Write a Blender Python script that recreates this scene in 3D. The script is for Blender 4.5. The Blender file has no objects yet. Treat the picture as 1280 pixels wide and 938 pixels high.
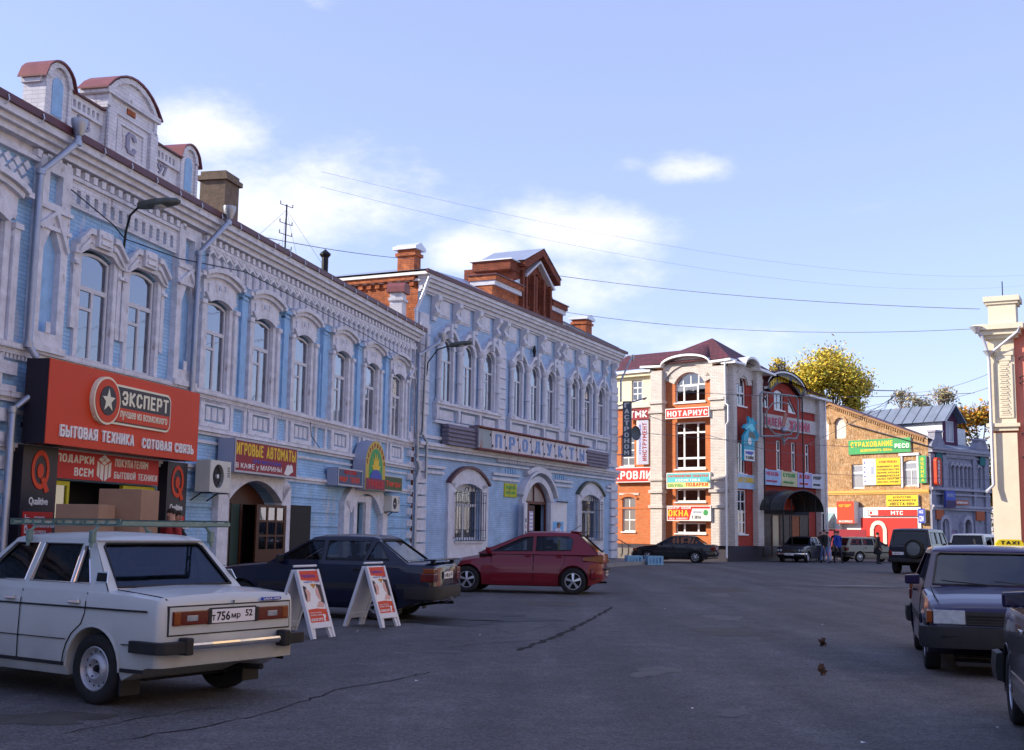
import bpy, bmesh, math, random
from mathutils import Vector, Matrix
from mathutils.geometry import tessellate_polygon
from math import sin, cos, pi, sqrt, radians as rad, atan2
rnd = random.Random(7)
S = bpy.context.scene
COL = S.collection

# ------------------------------------------------------------------ camera
cam = bpy.data.objects.new('camera', bpy.data.cameras.new('camera'))
COL.objects.link(cam)
cam.data.sensor_width = 36
cam.data.lens = 1500 / 1280 * 36
cam.data.clip_start = .1
cam.data.clip_end = 3000
cam.matrix_world = Matrix.Translation((0, 0, 1.5)) @ Matrix.Rotation(pi / 2 + rad(7.39), 4, 'X') @ Matrix.Rotation(.015, 4, 'Z')
S.camera = cam
S.render.resolution_x, S.render.resolution_y = 1024, 750

# ------------------------------------------------------------------ light
SUN_EL, SUN_AZ = rad(26), rad(87)          # the sun stands to the left, slightly behind the camera
sd = Vector((-sin(SUN_AZ) * cos(SUN_EL), -cos(SUN_AZ) * cos(SUN_EL), sin(SUN_EL)))
sun = bpy.data.objects.new('sun', bpy.data.lights.new('sun', 'SUN'))
COL.objects.link(sun)
sun.data.energy = 4.2
sun.data.angle = rad(.5)
sun.data.color = (1, .89, .72)
sun.rotation_euler = sd.to_track_quat('Z', 'Y').to_euler()
sun.location = (-40, -10, 30)

W = bpy.data.worlds.new('World'); S.world = W; W.use_nodes = True
nt = W.node_tree; nt.nodes.clear()
def N(t, **k):
    n = nt.nodes.new(t)
    for a, b in k.items():
        if a.startswith('i_'): n.inputs[a[2:]].default_value = b
        else: setattr(n, a, b)
    return n
def Lk(a, b): nt.links.new(a, b)
out = N('ShaderNodeOutputWorld'); bg = N('ShaderNodeBackground')
sky = N('ShaderNodeTexSky'); sky.sky_type = 'NISHITA'; sky.sun_disc = False
sky.sun_elevation = SUN_EL; sky.sun_rotation = atan2(sd.x, sd.y)
sky.air_density = 1.2; sky.dust_density = .3; sky.ozone_density = 2.2
bg.inputs['Strength'].default_value = .15
geo = N('ShaderNodeNewGeometry')
tc = N('ShaderNodeTexCoord')
# clouds: soft noise broken up, gathered around a few directions of the sky
def vdir(px, py):
    # direction of a cloud bank, as azimuth (deg right of north) and elevation (deg)
    a, e = rad(px), rad(py)
    return (sin(a) * cos(e), cos(a) * cos(e), sin(e))
noise = N('ShaderNodeTexNoise'); noise.inputs['Scale'].default_value = 8; noise.inputs['Detail'].default_value = 9; noise.inputs['Roughness'].default_value = .66
mp = N('ShaderNodeMapping'); mp.inputs['Scale'].default_value = (1, 1, 2.1)
Lk(tc.outputs['Generated'], mp.inputs['Vector']); Lk(mp.outputs[0], noise.inputs['Vector'])
total = None
BANKS = [(-11.5, 14.8, 8.5, 3.2, .92), (-15.3, 18.2, 3.6, 2.0, 1.15), (-9.0, 16.3, 5.5, 1.9, .8), (-1.8, 13.2, 3.6, 1.5, 1.15), (3.4, 14.2, 4.6, 1.8, 1.2), (1.5, 12.0, 6.0, 1.7, .9), (8.0, 17.0, 2.6, 1.0, .8), (5.7, 17.3, 1.2, .6, .7), (-9.8, 24.2, 1.3, .6, .62), (9, 9, 8, 1.4, .5), (-30, 14, 9, 3, 1), (40, 16, 10, 2.5, 1), (75, 22, 14, 4, 1.05), (-75, 18, 14, 4, 1), (140, 20, 16, 5, 1.1), (-140, 24, 16, 5, 1.1), (200, 14, 14, 3, 1), (100, 45, 12, 6, .9), (-40, 52, 12, 6, .9), (20, 60, 10, 6, .9)]
for az, el, rx, rz, amt in BANKS:
    a, e = rad(az), rad(el)
    c = Vector(vdir(az, el)); t = Vector((cos(a), -sin(a), 0)); u = t.cross(c); u = -u if u.z < 0 else u
    def dot(v, k):
        d = N('ShaderNodeVectorMath'); d.operation = 'DOT_PRODUCT'; d.inputs[1].default_value = v
        Lk(tc.outputs['Generated'], d.inputs[0])
        m = N('ShaderNodeMath'); m.operation = 'MULTIPLY'; m.inputs[1].default_value = 1 / k
        Lk(d.outputs['Value'], m.inputs[0])
        q = N('ShaderNodeMath'); q.operation = 'POWER'; q.inputs[1].default_value = 2
        ab = N('ShaderNodeMath'); ab.operation = 'ABSOLUTE'; Lk(m.outputs[0], ab.inputs[0]); Lk(ab.outputs[0], q.inputs[0])
        return q
    d1 = dot(t, sin(rad(rx)))
    # subtract the centre height for the vertical axis
    dz = N('ShaderNodeVectorMath'); dz.operation = 'DOT_PRODUCT'; dz.inputs[1].default_value = u; Lk(tc.outputs['Generated'], dz.inputs[0])
    m2 = N('ShaderNodeMath'); m2.operation = 'MULTIPLY'; m2.inputs[1].default_value = 1 / sin(rad(rz)); Lk(dz.outputs['Value'], m2.inputs[0])
    a2 = N('ShaderNodeMath'); a2.operation = 'ABSOLUTE'; Lk(m2.outputs[0], a2.inputs[0])
    q2 = N('ShaderNodeMath'); q2.operation = 'POWER'; q2.inputs[1].default_value = 2; Lk(a2.outputs[0], q2.inputs[0])
    sm = N('ShaderNodeMath'); sm.operation = 'ADD'; Lk(d1.outputs[0], sm.inputs[0]); Lk(q2.outputs[0], sm.inputs[1])
    g = N('ShaderNodeMath'); g.operation = 'MULTIPLY'; g.inputs[1].default_value = -1; Lk(sm.outputs[0], g.inputs[0])
    ex = N('ShaderNodeMath'); ex.operation = 'EXPONENT'; Lk(g.outputs[0], ex.inputs[0])
    fr = N('ShaderNodeVectorMath'); fr.operation = 'DOT_PRODUCT'; fr.inputs[1].default_value = c; Lk(tc.outputs['Generated'], fr.inputs[0])
    gt = N('ShaderNodeMath'); gt.operation = 'GREATER_THAN'; gt.inputs[1].default_value = 0; Lk(fr.outputs['Value'], gt.inputs[0])
    am = N('ShaderNodeMath'); am.operation = 'MULTIPLY'; am.inputs[1].default_value = amt; Lk(ex.outputs[0], am.inputs[0])
    am2 = N('ShaderNodeMath'); am2.operation = 'MULTIPLY'; Lk(am.outputs[0], am2.inputs[0]); Lk(gt.outputs[0], am2.inputs[1])
    if total is None: total = am2
    else:
        mx = N('ShaderNodeMath'); mx.operation = 'MAXIMUM'; Lk(total.outputs[0], mx.inputs[0]); Lk(am2.outputs[0], mx.inputs[1]); total = mx
# density = smoothstep(mask + noise)
n1 = N('ShaderNodeMath'); n1.operation = 'MULTIPLY_ADD'; n1.inputs[1].default_value = 1.8; n1.inputs[2].default_value = -.98
Lk(noise.outputs['Fac'], n1.inputs[0])
ad = N('ShaderNodeMath'); ad.operation = 'ADD'; Lk(total.outputs[0], ad.inputs[0]); Lk(n1.outputs[0], ad.inputs[1])
mr = N('ShaderNodeMapRange'); mr.interpolation_type = 'SMOOTHSTEP'; mr.inputs['From Min'].default_value = .2; mr.inputs['From Max'].default_value = 1.1
Lk(ad.outputs[0], mr.inputs['Value'])
md = N('ShaderNodeMath'); md.operation = 'MULTIPLY'; md.inputs[1].default_value = .74; Lk(mr.outputs[0], md.inputs[0])
tint = N('ShaderNodeMix', data_type='RGBA', blend_type='MULTIPLY'); tint.inputs['Factor'].default_value = 1
veil = N('ShaderNodeMix', data_type='RGBA'); veil.inputs['Factor'].default_value = .5; veil.inputs['B'].default_value = (2.15, 2.45, 4.1, 1)
Lk(sky.outputs[0], veil.inputs['A']); Lk(veil.outputs['Result'], tint.inputs['A']); tint.inputs['B'].default_value = (.97, .935, 1.06, 1)
mixc = N('ShaderNodeMix', data_type='RGBA')
Lk(md.outputs[0], mixc.inputs['Factor']); Lk(tint.outputs['Result'], mixc.inputs['A']); mixc.inputs['B'].default_value = (5.0, 4.85, 5.2, 1)
Lk(mixc.outputs['Result'], bg.inputs['Color']); Lk(bg.outputs[0], out.inputs[0])

S.view_settings.view_transform = 'Standard'; S.view_settings.look = 'None'
S.view_settings.exposure = .85; S.view_settings.gamma = 1
S.cycles.max_bounces = 6; S.cycles.transparent_max_bounces = 12
S.cycles.use_denoising = True

# ------------------------------------------------------------------ materials
MATS = {}
def mat(name, col, rough=.7, metal=0, spec=.28, coat=0, noise=None, bump=None, emit=None, brick=None, dirt=None, alpha=None):
    """noise=(scale, amount): brightness mottling. bump=(scale, strength). brick=(w, h, mortar colour, colour 2, mortar width).
    dirt=(colour, scale, threshold, amount)"""
    if name in MATS: return MATS[name]
    m = bpy.data.materials.new(name); MATS[name] = m; m.use_nodes = True
    t = m.node_tree; b = t.nodes['Principled BSDF']
    def n(k): return t.nodes.new(k)
    l = t.links.new
    b.inputs['Roughness'].default_value = rough; b.inputs['Metallic'].default_value = metal
    b.inputs['Specular IOR Level'].default_value = spec; b.inputs['Coat Weight'].default_value = coat
    b.inputs['Coat Roughness'].default_value = .06
    col = tuple(col) + (1,) if len(col) == 3 else col
    b.inputs['Base Color'].default_value = col
    co = n('ShaderNodeTexCoord')
    cur = None; h = None
    if brick:
        bw, bh, mc, c2, ms = brick[:5]
        br = n('ShaderNodeTexBrick'); mpn = n('ShaderNodeMapping')
        # facade sheets lie in local XZ (or YZ on side walls): use x+y as the running axis
        sx = n('ShaderNodeSeparateXYZ'); cx = n('ShaderNodeCombineXYZ'); ad = n('ShaderNodeMath')
        l(co.outputs['Object'], sx.inputs[0]); l(sx.outputs[0], ad.inputs[0]); l(sx.outputs[1], ad.inputs[1])
        l(ad.outputs[0], cx.inputs[0]); l(sx.outputs[2], cx.inputs[1])
        l(cx.outputs[0], br.inputs['Vector'])
        br.inputs['Scale'].default_value = 1; br.inputs['Brick Width'].default_value = bw; br.inputs['Row Height'].default_value = bh
        br.inputs['Mortar Size'].default_value = ms; br.inputs['Mortar Smooth'].default_value = .3; br.inputs['Bias'].default_value = 0
        br.inputs['Color1'].default_value = col; br.inputs['Color2'].default_value = tuple(c2) + (1,); br.inputs['Mortar'].default_value = tuple(mc) + (1,)
        cur = br.outputs['Color']; h = br.outputs['Fac']
    if noise:
        ns = n('ShaderNodeTexNoise'); ns.inputs['Scale'].default_value = noise[0]; ns.inputs['Detail'].default_value = 7; ns.inputs['Roughness'].default_value = .65
        l(co.outputs['Object'], ns.inputs['Vector'])
        mrn = n('ShaderNodeMapRange'); mrn.inputs['From Min'].default_value = .25; mrn.inputs['From Max'].default_value = .75
        mrn.inputs['To Min'].default_value = 1 - noise[1]; mrn.inputs['To Max'].default_value = 1 + noise[1]
        l(ns.outputs['Fac'], mrn.inputs['Value'])
        mx = n('ShaderNodeMix'); mx.data_type = 'RGBA'; mx.blend_type = 'MULTIPLY'; mx.inputs['Factor'].default_value = 1
        if cur: l(cur, mx.inputs['A'])
        else: mx.inputs['A'].default_value = col
        l(mrn.outputs[0], mx.inputs['B']); cur = mx.outputs['Result']
    if dirt:
        ds = n('ShaderNodeTexNoise'); ds.inputs['Scale'].default_value = dirt[1]; ds.inputs['Detail'].default_value = 8; ds.inputs['Roughness'].default_value = .7
        dm_ = n('ShaderNodeMapping'); dm_.inputs['Scale'].default_value = (1.2, 1.2, .42); l(co.outputs['Object'], dm_.inputs['Vector']); l(dm_.outputs[0], ds.inputs['Vector'])
        mr2 = n('ShaderNodeMapRange'); mr2.inputs['From Min'].default_value = dirt[2]; mr2.inputs['From Max'].default_value = dirt[2] + .08
        mr2.inputs['To Max'].default_value = dirt[3]
        l(ds.outputs['Fac'], mr2.inputs['Value'])
        mx = n('ShaderNodeMix'); mx.data_type = 'RGBA'
        if cur: l(cur, mx.inputs['A'])
        else: mx.inputs['A'].default_value = col
        l(mr2.outputs[0], mx.inputs['Factor']); mx.inputs['B'].default_value = tuple(dirt[0]) + (1,); cur = mx.outputs['Result']
    if cur: l(cur, b.inputs['Base Color'])
    if bump or brick:
        bp = n('ShaderNodeBump'); bp.inputs['Distance'].default_value = .02
        if brick:
            bp.inputs['Strength'].default_value = brick[5] if len(brick) > 5 else .5; bp.invert = True
            l(h, bp.inputs['Height'])
        if bump:
            b2 = n('ShaderNodeBump'); b2.inputs['Strength'].default_value = bump[1]; b2.inputs['Distance'].default_value = .01
            n2 = n('ShaderNodeTexNoise'); n2.inputs['Scale'].default_value = bump[0]; n2.inputs['Detail'].default_value = 4
            l(co.outputs['Object'], n2.inputs['Vector']); l(n2.outputs['Fac'], b2.inputs['Height'])
            if brick: l(bp.outputs[0], b2.inputs['Normal'])
            l(b2.outputs[0], b.inputs['Normal'])
        else: l(bp.outputs[0], b.inputs['Normal'])
    if emit:
        b.inputs['Emission Color'].default_value = tuple(emit[0]) + (1,); b.inputs['Emission Strength'].default_value = emit[1]
    return m

def glassmat(name, tint, refl=.12, rough=.03, gain=1.3):
    if name in MATS: return MATS[name]
    m = bpy.data.materials.new(name); MATS[name] = m; m.use_nodes = True
    t = m.node_tree; t.nodes.clear(); l = t.links.new
    o = t.nodes.new('ShaderNodeOutputMaterial'); tr = t.nodes.new('ShaderNodeBsdfTransparent'); gl = t.nodes.new('ShaderNodeBsdfGlossy')
    mx = t.nodes.new('ShaderNodeMixShader'); lw = t.nodes.new('ShaderNodeFresnel'); lw.inputs['IOR'].default_value = 1.5
    ad = t.nodes.new('ShaderNodeMath'); ad.operation = 'MULTIPLY_ADD'; ad.inputs[1].default_value = gain; ad.inputs[2].default_value = refl
    ad.use_clamp = True
    ns = t.nodes.new('ShaderNodeTexNoise'); ns.inputs['Scale'].default_value = 1.6
    co = t.nodes.new('ShaderNodeTexCoord'); l(co.outputs['Object'], ns.inputs['Vector'])
    bp = t.nodes.new('ShaderNodeBump'); bp.inputs['Strength'].default_value = .06; bp.inputs['Distance'].default_value = .05; l(ns.outputs['Fac'], bp.inputs['Height'])
    l(bp.outputs[0], gl.inputs['Normal'])
    tr.inputs['Color'].default_value = tuple(tint) + (1,); gl.inputs['Roughness'].default_value = rough; gl.inputs['Color'].default_value = (.9, .92, 1, 1)
    l(lw.outputs[0], ad.inputs[0]); l(ad.outputs[0], mx.inputs[0]); l(tr.outputs[0], mx.inputs[1]); l(gl.outputs[0], mx.inputs[2]); l(mx.outputs[0], o.inputs[0])
    return m

def paint(name, col, dusty=.5, metal=.0, rough=.34):
    """car paint under a thin uneven film of dust"""
    if name in MATS: return MATS[name]
    m = mat(name, col, rough, metal, .14, .6)
    t = m.node_tree; b = t.nodes['Principled BSDF']; l = t.links.new
    co = t.nodes.new('ShaderNodeTexCoord'); sp = t.nodes.new('ShaderNodeSeparateXYZ'); l(co.outputs['Object'], sp.inputs[0])
    ns = t.nodes.new('ShaderNodeTexNoise'); ns.inputs['Scale'].default_value = 3; ns.inputs['Detail'].default_value = 8; l(co.outputs['Object'], ns.inputs['Vector'])
    mr_ = t.nodes.new('ShaderNodeMapRange'); mr_.inputs['From Min'].default_value = .85; mr_.inputs['From Max'].default_value = .2; mr_.inputs['To Max'].default_value = 1
    l(sp.outputs[2], mr_.inputs['Value'])
    mu = t.nodes.new('ShaderNodeMath'); mu.operation = 'MULTIPLY'; l(mr_.outputs[0], mu.inputs[0]); l(ns.outputs['Fac'], mu.inputs[1])
    m2 = t.nodes.new('ShaderNodeMath'); m2.operation = 'MULTIPLY_ADD'; m2.inputs[1].default_value = dusty; m2.inputs[2].default_value = .015 * dusty; l(mu.outputs[0], m2.inputs[0])
    mx = t.nodes.new('ShaderNodeMix'); mx.data_type = 'RGBA'; mx.inputs['A'].default_value = tuple(col) + (1,); mx.inputs['B'].default_value = (.10, .088, .078, 1)
    l(m2.outputs[0], mx.inputs['Factor']); l(mx.outputs['Result'], b.inputs['Base Color'])
    r2 = t.nodes.new('ShaderNodeMath'); r2.operation = 'MULTIPLY_ADD'; r2.inputs[1].default_value = .5; r2.inputs[2].default_value = .035; l(m2.outputs[0], r2.inputs[0])
    l(r2.outputs[0], b.inputs['Coat Roughness'])
    return m

# ------------------------------------------------------------------ mesh helpers
class MB:
    def __init__(s): s.v = []; s.f = []; s.mi = []; s.cur = 0
    def add(s, vs, fs):
        k = len(s.v); s.v += [tuple(v) for v in vs]; s.f += [[i + k for i in f] for f in fs]; s.mi += [s.cur] * len(fs); return s
    def box(s, x0, x1, y0, y1, z0, z1):
        return s.add([(x0, y0, z0), (x1, y0, z0), (x1, y1, z0), (x0, y1, z0), (x0, y0, z1), (x1, y0, z1), (x1, y1, z1), (x0, y1, z1)],
                     [(0, 3, 2, 1), (4, 5, 6, 7), (0, 1, 5, 4), (1, 2, 6, 5), (2, 3, 7, 6), (3, 0, 4, 7)])
    def hexa(s, p):
        return s.add(p, [(0, 3, 2, 1), (4, 5, 6, 7), (0, 1, 5, 4), (1, 2, 6, 5), (2, 3, 7, 6), (3, 0, 4, 7)])
    def prism(s, pts, y0, y1):
        """polygon in XZ extruded from y0 (front) to y1"""
        n = len(pts)
        tri = tessellate_polygon([[Vector((p[0], p[1], 0)) for p in pts]])
        vs = [(p[0], y0, p[1]) for p in pts] + [(p[0], y1, p[1]) for p in pts]
        fs = []
        for a, b, c in tri:
            A, B, C = pts[a], pts[b], pts[c]
            cr = (B[0] - A[0]) * (C[1] - A[1]) - (B[1] - A[1]) * (C[0] - A[0])
            t = (a, b, c) if cr > 0 else (a, c, b)
            fs.append(t); fs.append((t[0] + n, t[2] + n, t[1] + n))
        area = sum(pts[i][0] * pts[(i + 1) % n][1] - pts[(i + 1) % n][0] * pts[i][1] for i in range(n))
        for i in range(n):
            j = (i + 1) % n
            fs.append((i, i + n, j + n, j) if area > 0 else (i, j, j + n, i + n))
        return s.add(vs, fs)
    def slab(s, pts, z0, z1):
        """polygon in XY extruded in z"""
        k = len(s.v); s.prism([(p[0], p[1]) for p in pts], 0, 1)
        for i in range(k, len(s.v)):
            x, y, z = s.v[i]; s.v[i] = (x, z, z1 if y == 0 else z0)
        return s
    def holed(s, outer, holes, y, depth, mapf=None, closed_outer=False, back=0.0):
        """sheet in XZ at y with holes whose reveals go back by depth"""
        loops = [outer] + holes
        flat = [p for L in loops for p in L]
        tri = tessellate_polygon([[Vector((p[0], p[1], 0)) for p in L] for L in loops])
        mp_ = mapf or (lambda x, yy, z: (x, yy, z))
        fs = []
        for a, b, c in tri:
            A, B, C = flat[a], flat[b], flat[c]
            cr = (B[0] - A[0]) * (C[1] - A[1]) - (B[1] - A[1]) * (C[0] - A[0])
            if abs(cr) < 1e-9: continue
            fs.append((a, b, c) if cr > 0 else (a, c, b))
        s.add([mp_(p[0], y, p[1]) for p in flat], fs)
        for L in (loops if closed_outer else holes):
            n = len(L); vs = [mp_(p[0], y, p[1]) for p in L] + [mp_(p[0], y + depth, p[1]) for p in L]
            ar = sum(L[i][0] * L[(i + 1) % n][1] - L[(i + 1) % n][0] * L[i][1] for i in range(n))
            o = (L is outer)
            fs = []
            for i in range(n):
                j = (i + 1) % n
                q = (i, j, j + n, i + n)
                if (ar > 0) == (not o): fs.append(q)
                else: fs.append(q[::-1])
            s.add(vs, fs)
        return s
    def tube(s, pts, r, n=8, caps=True):
        pts = [Vector(p) for p in pts]
        rr = r if isinstance(r, (list, tuple)) else [r] * len(pts)
        rings = []
        for i, p in enumerate(pts):
            d = (pts[min(i + 1, len(pts) - 1)] - pts[max(i - 1, 0)]).normalized()
            a = d.orthogonal().normalized() if i == 0 else (a - d * a.dot(d)).normalized()
            b = d.cross(a)
            rings.append([tuple(p + (a * cos(2 * pi * k / n) + b * sin(2 * pi * k / n)) * rr[i]) for k in range(n)])
        k0 = len(rings)
        fs = [(i * n + k, i * n + (k + 1) % n, (i + 1) * n + (k + 1) % n, (i + 1) * n + k) for i in range(k0 - 1) for k in range(n)]
        if caps: fs += [tuple(range(n))[::-1], tuple((k0 - 1) * n + k for k in range(n))]
        return s.add([v for R in rings for v in R], fs)
    def lathe(s, prof, n=24, axis='z', c=(0, 0, 0), cap=False):
        """prof: (radius, height) pairs"""
        vs = []
        for r, h in prof:
            for k in range(n):
                a = 2 * pi * k / n; x, y = r * cos(a), r * sin(a)
                p = (x, y, h) if axis == 'z' else ((x, h, y) if axis == 'y' else (h, x, y))
                vs.append((p[0] + c[0], p[1] + c[1], p[2] + c[2]))
        fs = [(i * n + k, i * n + (k + 1) % n, (i + 1) * n + (k + 1) % n, (i + 1) * n + k) for i in range(len(prof) - 1) for k in range(n)]
        if axis == 'y': fs = [f[::-1] for f in fs]
        if cap: fs += [tuple(range(n)), tuple((len(prof) - 1) * n + k for k in range(n))[::-1]]
        return s.add(vs, fs)
    def build(s, name, m, parent=None, smooth=None, bevel=0, loc=None, fix=False, kind=None):
        me = bpy.data.meshes.new(name); me.from_pydata(s.v, [], s.f)
        ms = m if isinstance(m, (list, tuple)) else [m]
        for q in ms: me.materials.append(q)
        if len(ms) > 1: me.polygons.foreach_set('material_index', s.mi)
        if bevel or fix:
            bm = bmesh.new(); bm.from_mesh(me)
            bmesh.ops.remove_doubles(bm, verts=bm.verts, dist=1e-5)
            if fix: bmesh.ops.recalc_face_normals(bm, faces=bm.faces)
            if bevel:
                ed = [e for e in bm.edges if len(e.link_faces) == 2 and e.calc_face_angle(0) > .6]
                bmesh.ops.bevel(bm, geom=ed, offset=bevel, segments=2, affect='EDGES', clamp_overlap=True, profile=.6)
            bm.to_mesh(me); bm.free()
        if smooth:
            me.shade_smooth(); me.set_sharp_from_angle(angle=rad(smooth))
        me.update()
        return link(name, me, parent, loc, kind)

def link(name, me, parent=None, loc=None, kind=None, rot=None, scale=None):
    o = bpy.data.objects.new(name, me); COL.objects.link(o)
    if parent: o.parent = parent
    if loc: o.location = loc
    if rot: o.rotation_euler = rot
    if scale: o.scale = scale
    if kind: o['kind'] = kind
    return o
def thing(name, label, cat, loc=(0, 0, 0), rz=0, group=None, parent=None):
    o = bpy.data.objects.new(name, None); COL.objects.link(o); o.empty_display_size = .2
    o.location = loc; o.rotation_euler = (0, 0, rz); o['label'] = label; o['category'] = cat
    if group: o['group'] = group
    return o
def tag(o, label, cat, group=None):
    o['label'] = label; o['category'] = cat
    if group: o['group'] = group
    return o
def copy_tree(o, parent=None):
    c = o.copy(); COL.objects.link(c)
    if parent: c.parent = parent
    for ch in [q for q in o.children]: copy_tree(ch, c)
    return c
def P(fn):                      # shorthand: a fresh MB filled by fn
    b = MB(); fn(b); return b

def archpts(xc, hw, z0, zs, rise, n=10):
    """opening outline counter-clockwise: flat sill z0, springing zs, arch of given rise"""
    pts = [(xc - hw, z0), (xc + hw, z0)]
    if rise < 1e-3: return pts + [(xc + hw, zs), (xc - hw, zs)]
    R = (hw * hw + rise * rise) / (2 * rise)
    a = atan2(hw, R - rise)
    return pts + [(xc + R * sin(a - 2 * a * i / n), zs + R * cos(a - 2 * a * i / n) - (R - rise)) for i in range(n + 1)]
def archz(x, xc, hw, zs, rise):
    if rise < 1e-3: return zs
    R = (hw * hw + rise * rise) / (2 * rise); return zs + sqrt(max(0, R * R - (x - xc) ** 2)) - (R - rise)
def arcband(b, xc, hw0, hw1, z0, rise0, z1, rise1, y0, y1, n=12):
    """moulding between a lower arc (half width hw0, springing z0) and an upper arc"""
    lo = [(xc - hw0 + 2 * hw0 * i / n, archz(xc - hw0 + 2 * hw0 * i / n, xc, hw0, z0, rise0)) for i in range(n + 1)]
    hi = [(xc - hw1 + 2 * hw1 * i / n, archz(xc - hw1 + 2 * hw1 * i / n, xc, hw1, z1, rise1)) for i in range(n + 1)]
    b.prism(lo + hi[::-1], y0, y1)

DG = None
_O = [(.25, 0), (.75, 0), (1, .2), (1, .8), (.75, 1), (.25, 1), (0, .8), (0, .2), (.25, 0)]
GL = {'А': (1, [[(0, 0), (.5, 1), (1, 0)], [(.22, .3), (.78, .3)]]), 'Б': (.95, [[(.95, 1), (0, 1), (0, 0), (.8, 0), (1, .15), (1, .4), (.8, .55), (0, .55)]]),
 'В': (.95, [[(0, 0), (0, 1), (.75, 1), (.95, .85), (.95, .65), (.75, .53), (0, .53)], [(.75, .53), (1, .38), (1, .15), (.8, 0), (0, 0)]]), 'Г': (.8, [[(0, 0), (0, 1), (1, 1)]]),
 'Д': (1.1, [[(.2, .12), (.32, 1), (.85, 1), (.85, .12)], [(0, -.08), (0, .08), (1, .08), (1, -.08)]]), 'Е': (.85, [[(1, 1), (0, 1), (0, 0), (1, 0)], [(0, .52), (.85, .52)]]),
 'Ж': (1.5, [[(.5, 0), (.5, 1)], [(0, 1), (.42, .5), (0, 0)], [(1, 1), (.58, .5), (1, 0)]]), 'З': (.9, [[(0, .85), (.25, 1), (.75, 1), (1, .82), (1, .66), (.75, .53), (.35, .53)], [(.75, .53), (1, .36), (1, .16), (.75, 0), (.25, 0), (0, .15)]]),
 'И': (1, [[(0, 1), (0, 0), (1, 1), (1, 0)]]), 'Й': (1, [[(0, 1), (0, 0), (1, 1), (1, 0)], [(.3, 1.22), (.7, 1.22)]]), 'К': (.95, [[(0, 0), (0, 1)], [(1, 1), (.12, .5), (1, 0)]]), 'Л': (1, [[(0, 0), (.18, .1), (.3, 1), (1, 1), (1, 0)]]),
 'М': (1.25, [[(0, 0), (0, 1), (.5, .4), (1, 1), (1, 0)]]), 'Н': (1, [[(0, 0), (0, 1)], [(1, 0), (1, 1)], [(0, .5), (1, .5)]]), 'О': (1, [_O]), 'П': (1, [[(0, 0), (0, 1), (1, 1), (1, 0)]]),
 'Р': (.92, [[(0, 0), (0, 1), (.8, 1), (1, .85), (1, .6), (.8, .45), (0, .45)]]), 'С': (.95, [[(1, .8), (.75, 1), (.25, 1), (0, .8), (0, .2), (.25, 0), (.75, 0), (1, .2)]]), 'Т': (.95, [[(0, 1), (1, 1)], [(.5, 0), (.5, 1)]]),
 'У': (.95, [[(0, 1), (.5, .42)], [(1, 1), (.42, 0), (.1, 0)]]), 'Ф': (1.25, [[(.5, 0), (.5, 1)], [(.2, .85), (.8, .85), (1, .7), (1, .4), (.8, .25), (.2, .25), (0, .4), (0, .7), (.2, .85)]]), 'Х': (1, [[(0, 0), (1, 1)], [(0, 1), (1, 0)]]),
 'Ц': (1.05, [[(0, 1), (0, .06), (.86, .06), (.86, 1)], [(.86, .06), (1, .06), (1, -.12)]]), 'Ч': (.95, [[(0, 1), (0, .6), (.2, .45), (1, .45)], [(1, 1), (1, 0)]]), 'Ш': (1.4, [[(0, 1), (0, 0), (1, 0), (1, 1)], [(.5, 0), (.5, 1)]]),
 'Ь': (.92, [[(0, 1), (0, 0), (.8, 0), (1, .15), (1, .38), (.8, .52), (0, .52)]]), 'Ы': (1.35, [[(0, 1), (0, 0), (.42, 0), (.58, .15), (.58, .38), (.42, .52), (0, .52)], [(1, 0), (1, 1)]]),
 'Э': (.95, [[(0, .8), (.25, 1), (.75, 1), (1, .8), (1, .2), (.75, 0), (.25, 0), (0, .2)], [(.4, .5), (1, .5)]]), 'Ю': (1.5, [[(0, 0), (0, 1)], [(0, .5), (.4, .5)], [(.4 + .6 * x, y) for x, y in _O]]),
 'Я': (.95, [[(1, 0), (1, 1), (.2, 1), (0, .85), (0, .6), (.2, .45), (1, .45)], [(.5, .45), (0, 0)]]), 'I': (.3, [[(.5, 0), (.5, 1)]]), 'Г_': (1, []), '-': (.6, [[(0, .5), (1, .5)]]), ' ': (.6, []), '«': (.7, [[(.5, .7), (.1, .45), (.5, .2)], [(1, .7), (.6, .45), (1, .2)]]), '»': (.7, [[(0, .7), (.4, .45), (0, .2)], [(.5, .7), (.9, .45), (.5, .2)]])}
for a_, b_ in zip('TAXHECOPKMB', 'ТАХНЕСОРКМВ'): GL[a_] = GL[b_]
def stroketext(s, t=.17):
    vs = []; fs = []; x = 0; W0 = .58; k = 0
    for ch in s:
        wf, lines = GL[ch]; w = W0 * wf
        for L in lines:
            P_ = [(x + t / 2 + px * (w - t), t / 2 + py * (1 - t)) for px, py in L]
            for (ax, ay), (bx, by) in zip(P_, P_[1:]):
                d = Vector((bx - ax, by - ay)); l_ = d.length
                if l_ < 1e-6: continue
                d /= l_; nn = Vector((-d.y, d.x)) * t / 2; e = d * t * .42; z = .01 + .0008 * (k % 3) - .0016; k += 1
                a = Vector((ax, ay)) - e; c = Vector((bx, by)) + e; n = len(vs)
                q = [a - nn, c - nn, c + nn, a + nn]; vs += [(v.x, v.y, z) for v in q] + [(v.x, v.y, -.01) for v in q]
                fs += [(n, n + 1, n + 2, n + 3)] + [(n + i, n + 4 + i, n + 4 + (i + 1) % 4, n + (i + 1) % 4) for i in range(4)]
        x += w + .13
    me = bpy.data.meshes.new('lettering'); me.from_pydata(vs, [], fs); return me
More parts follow.
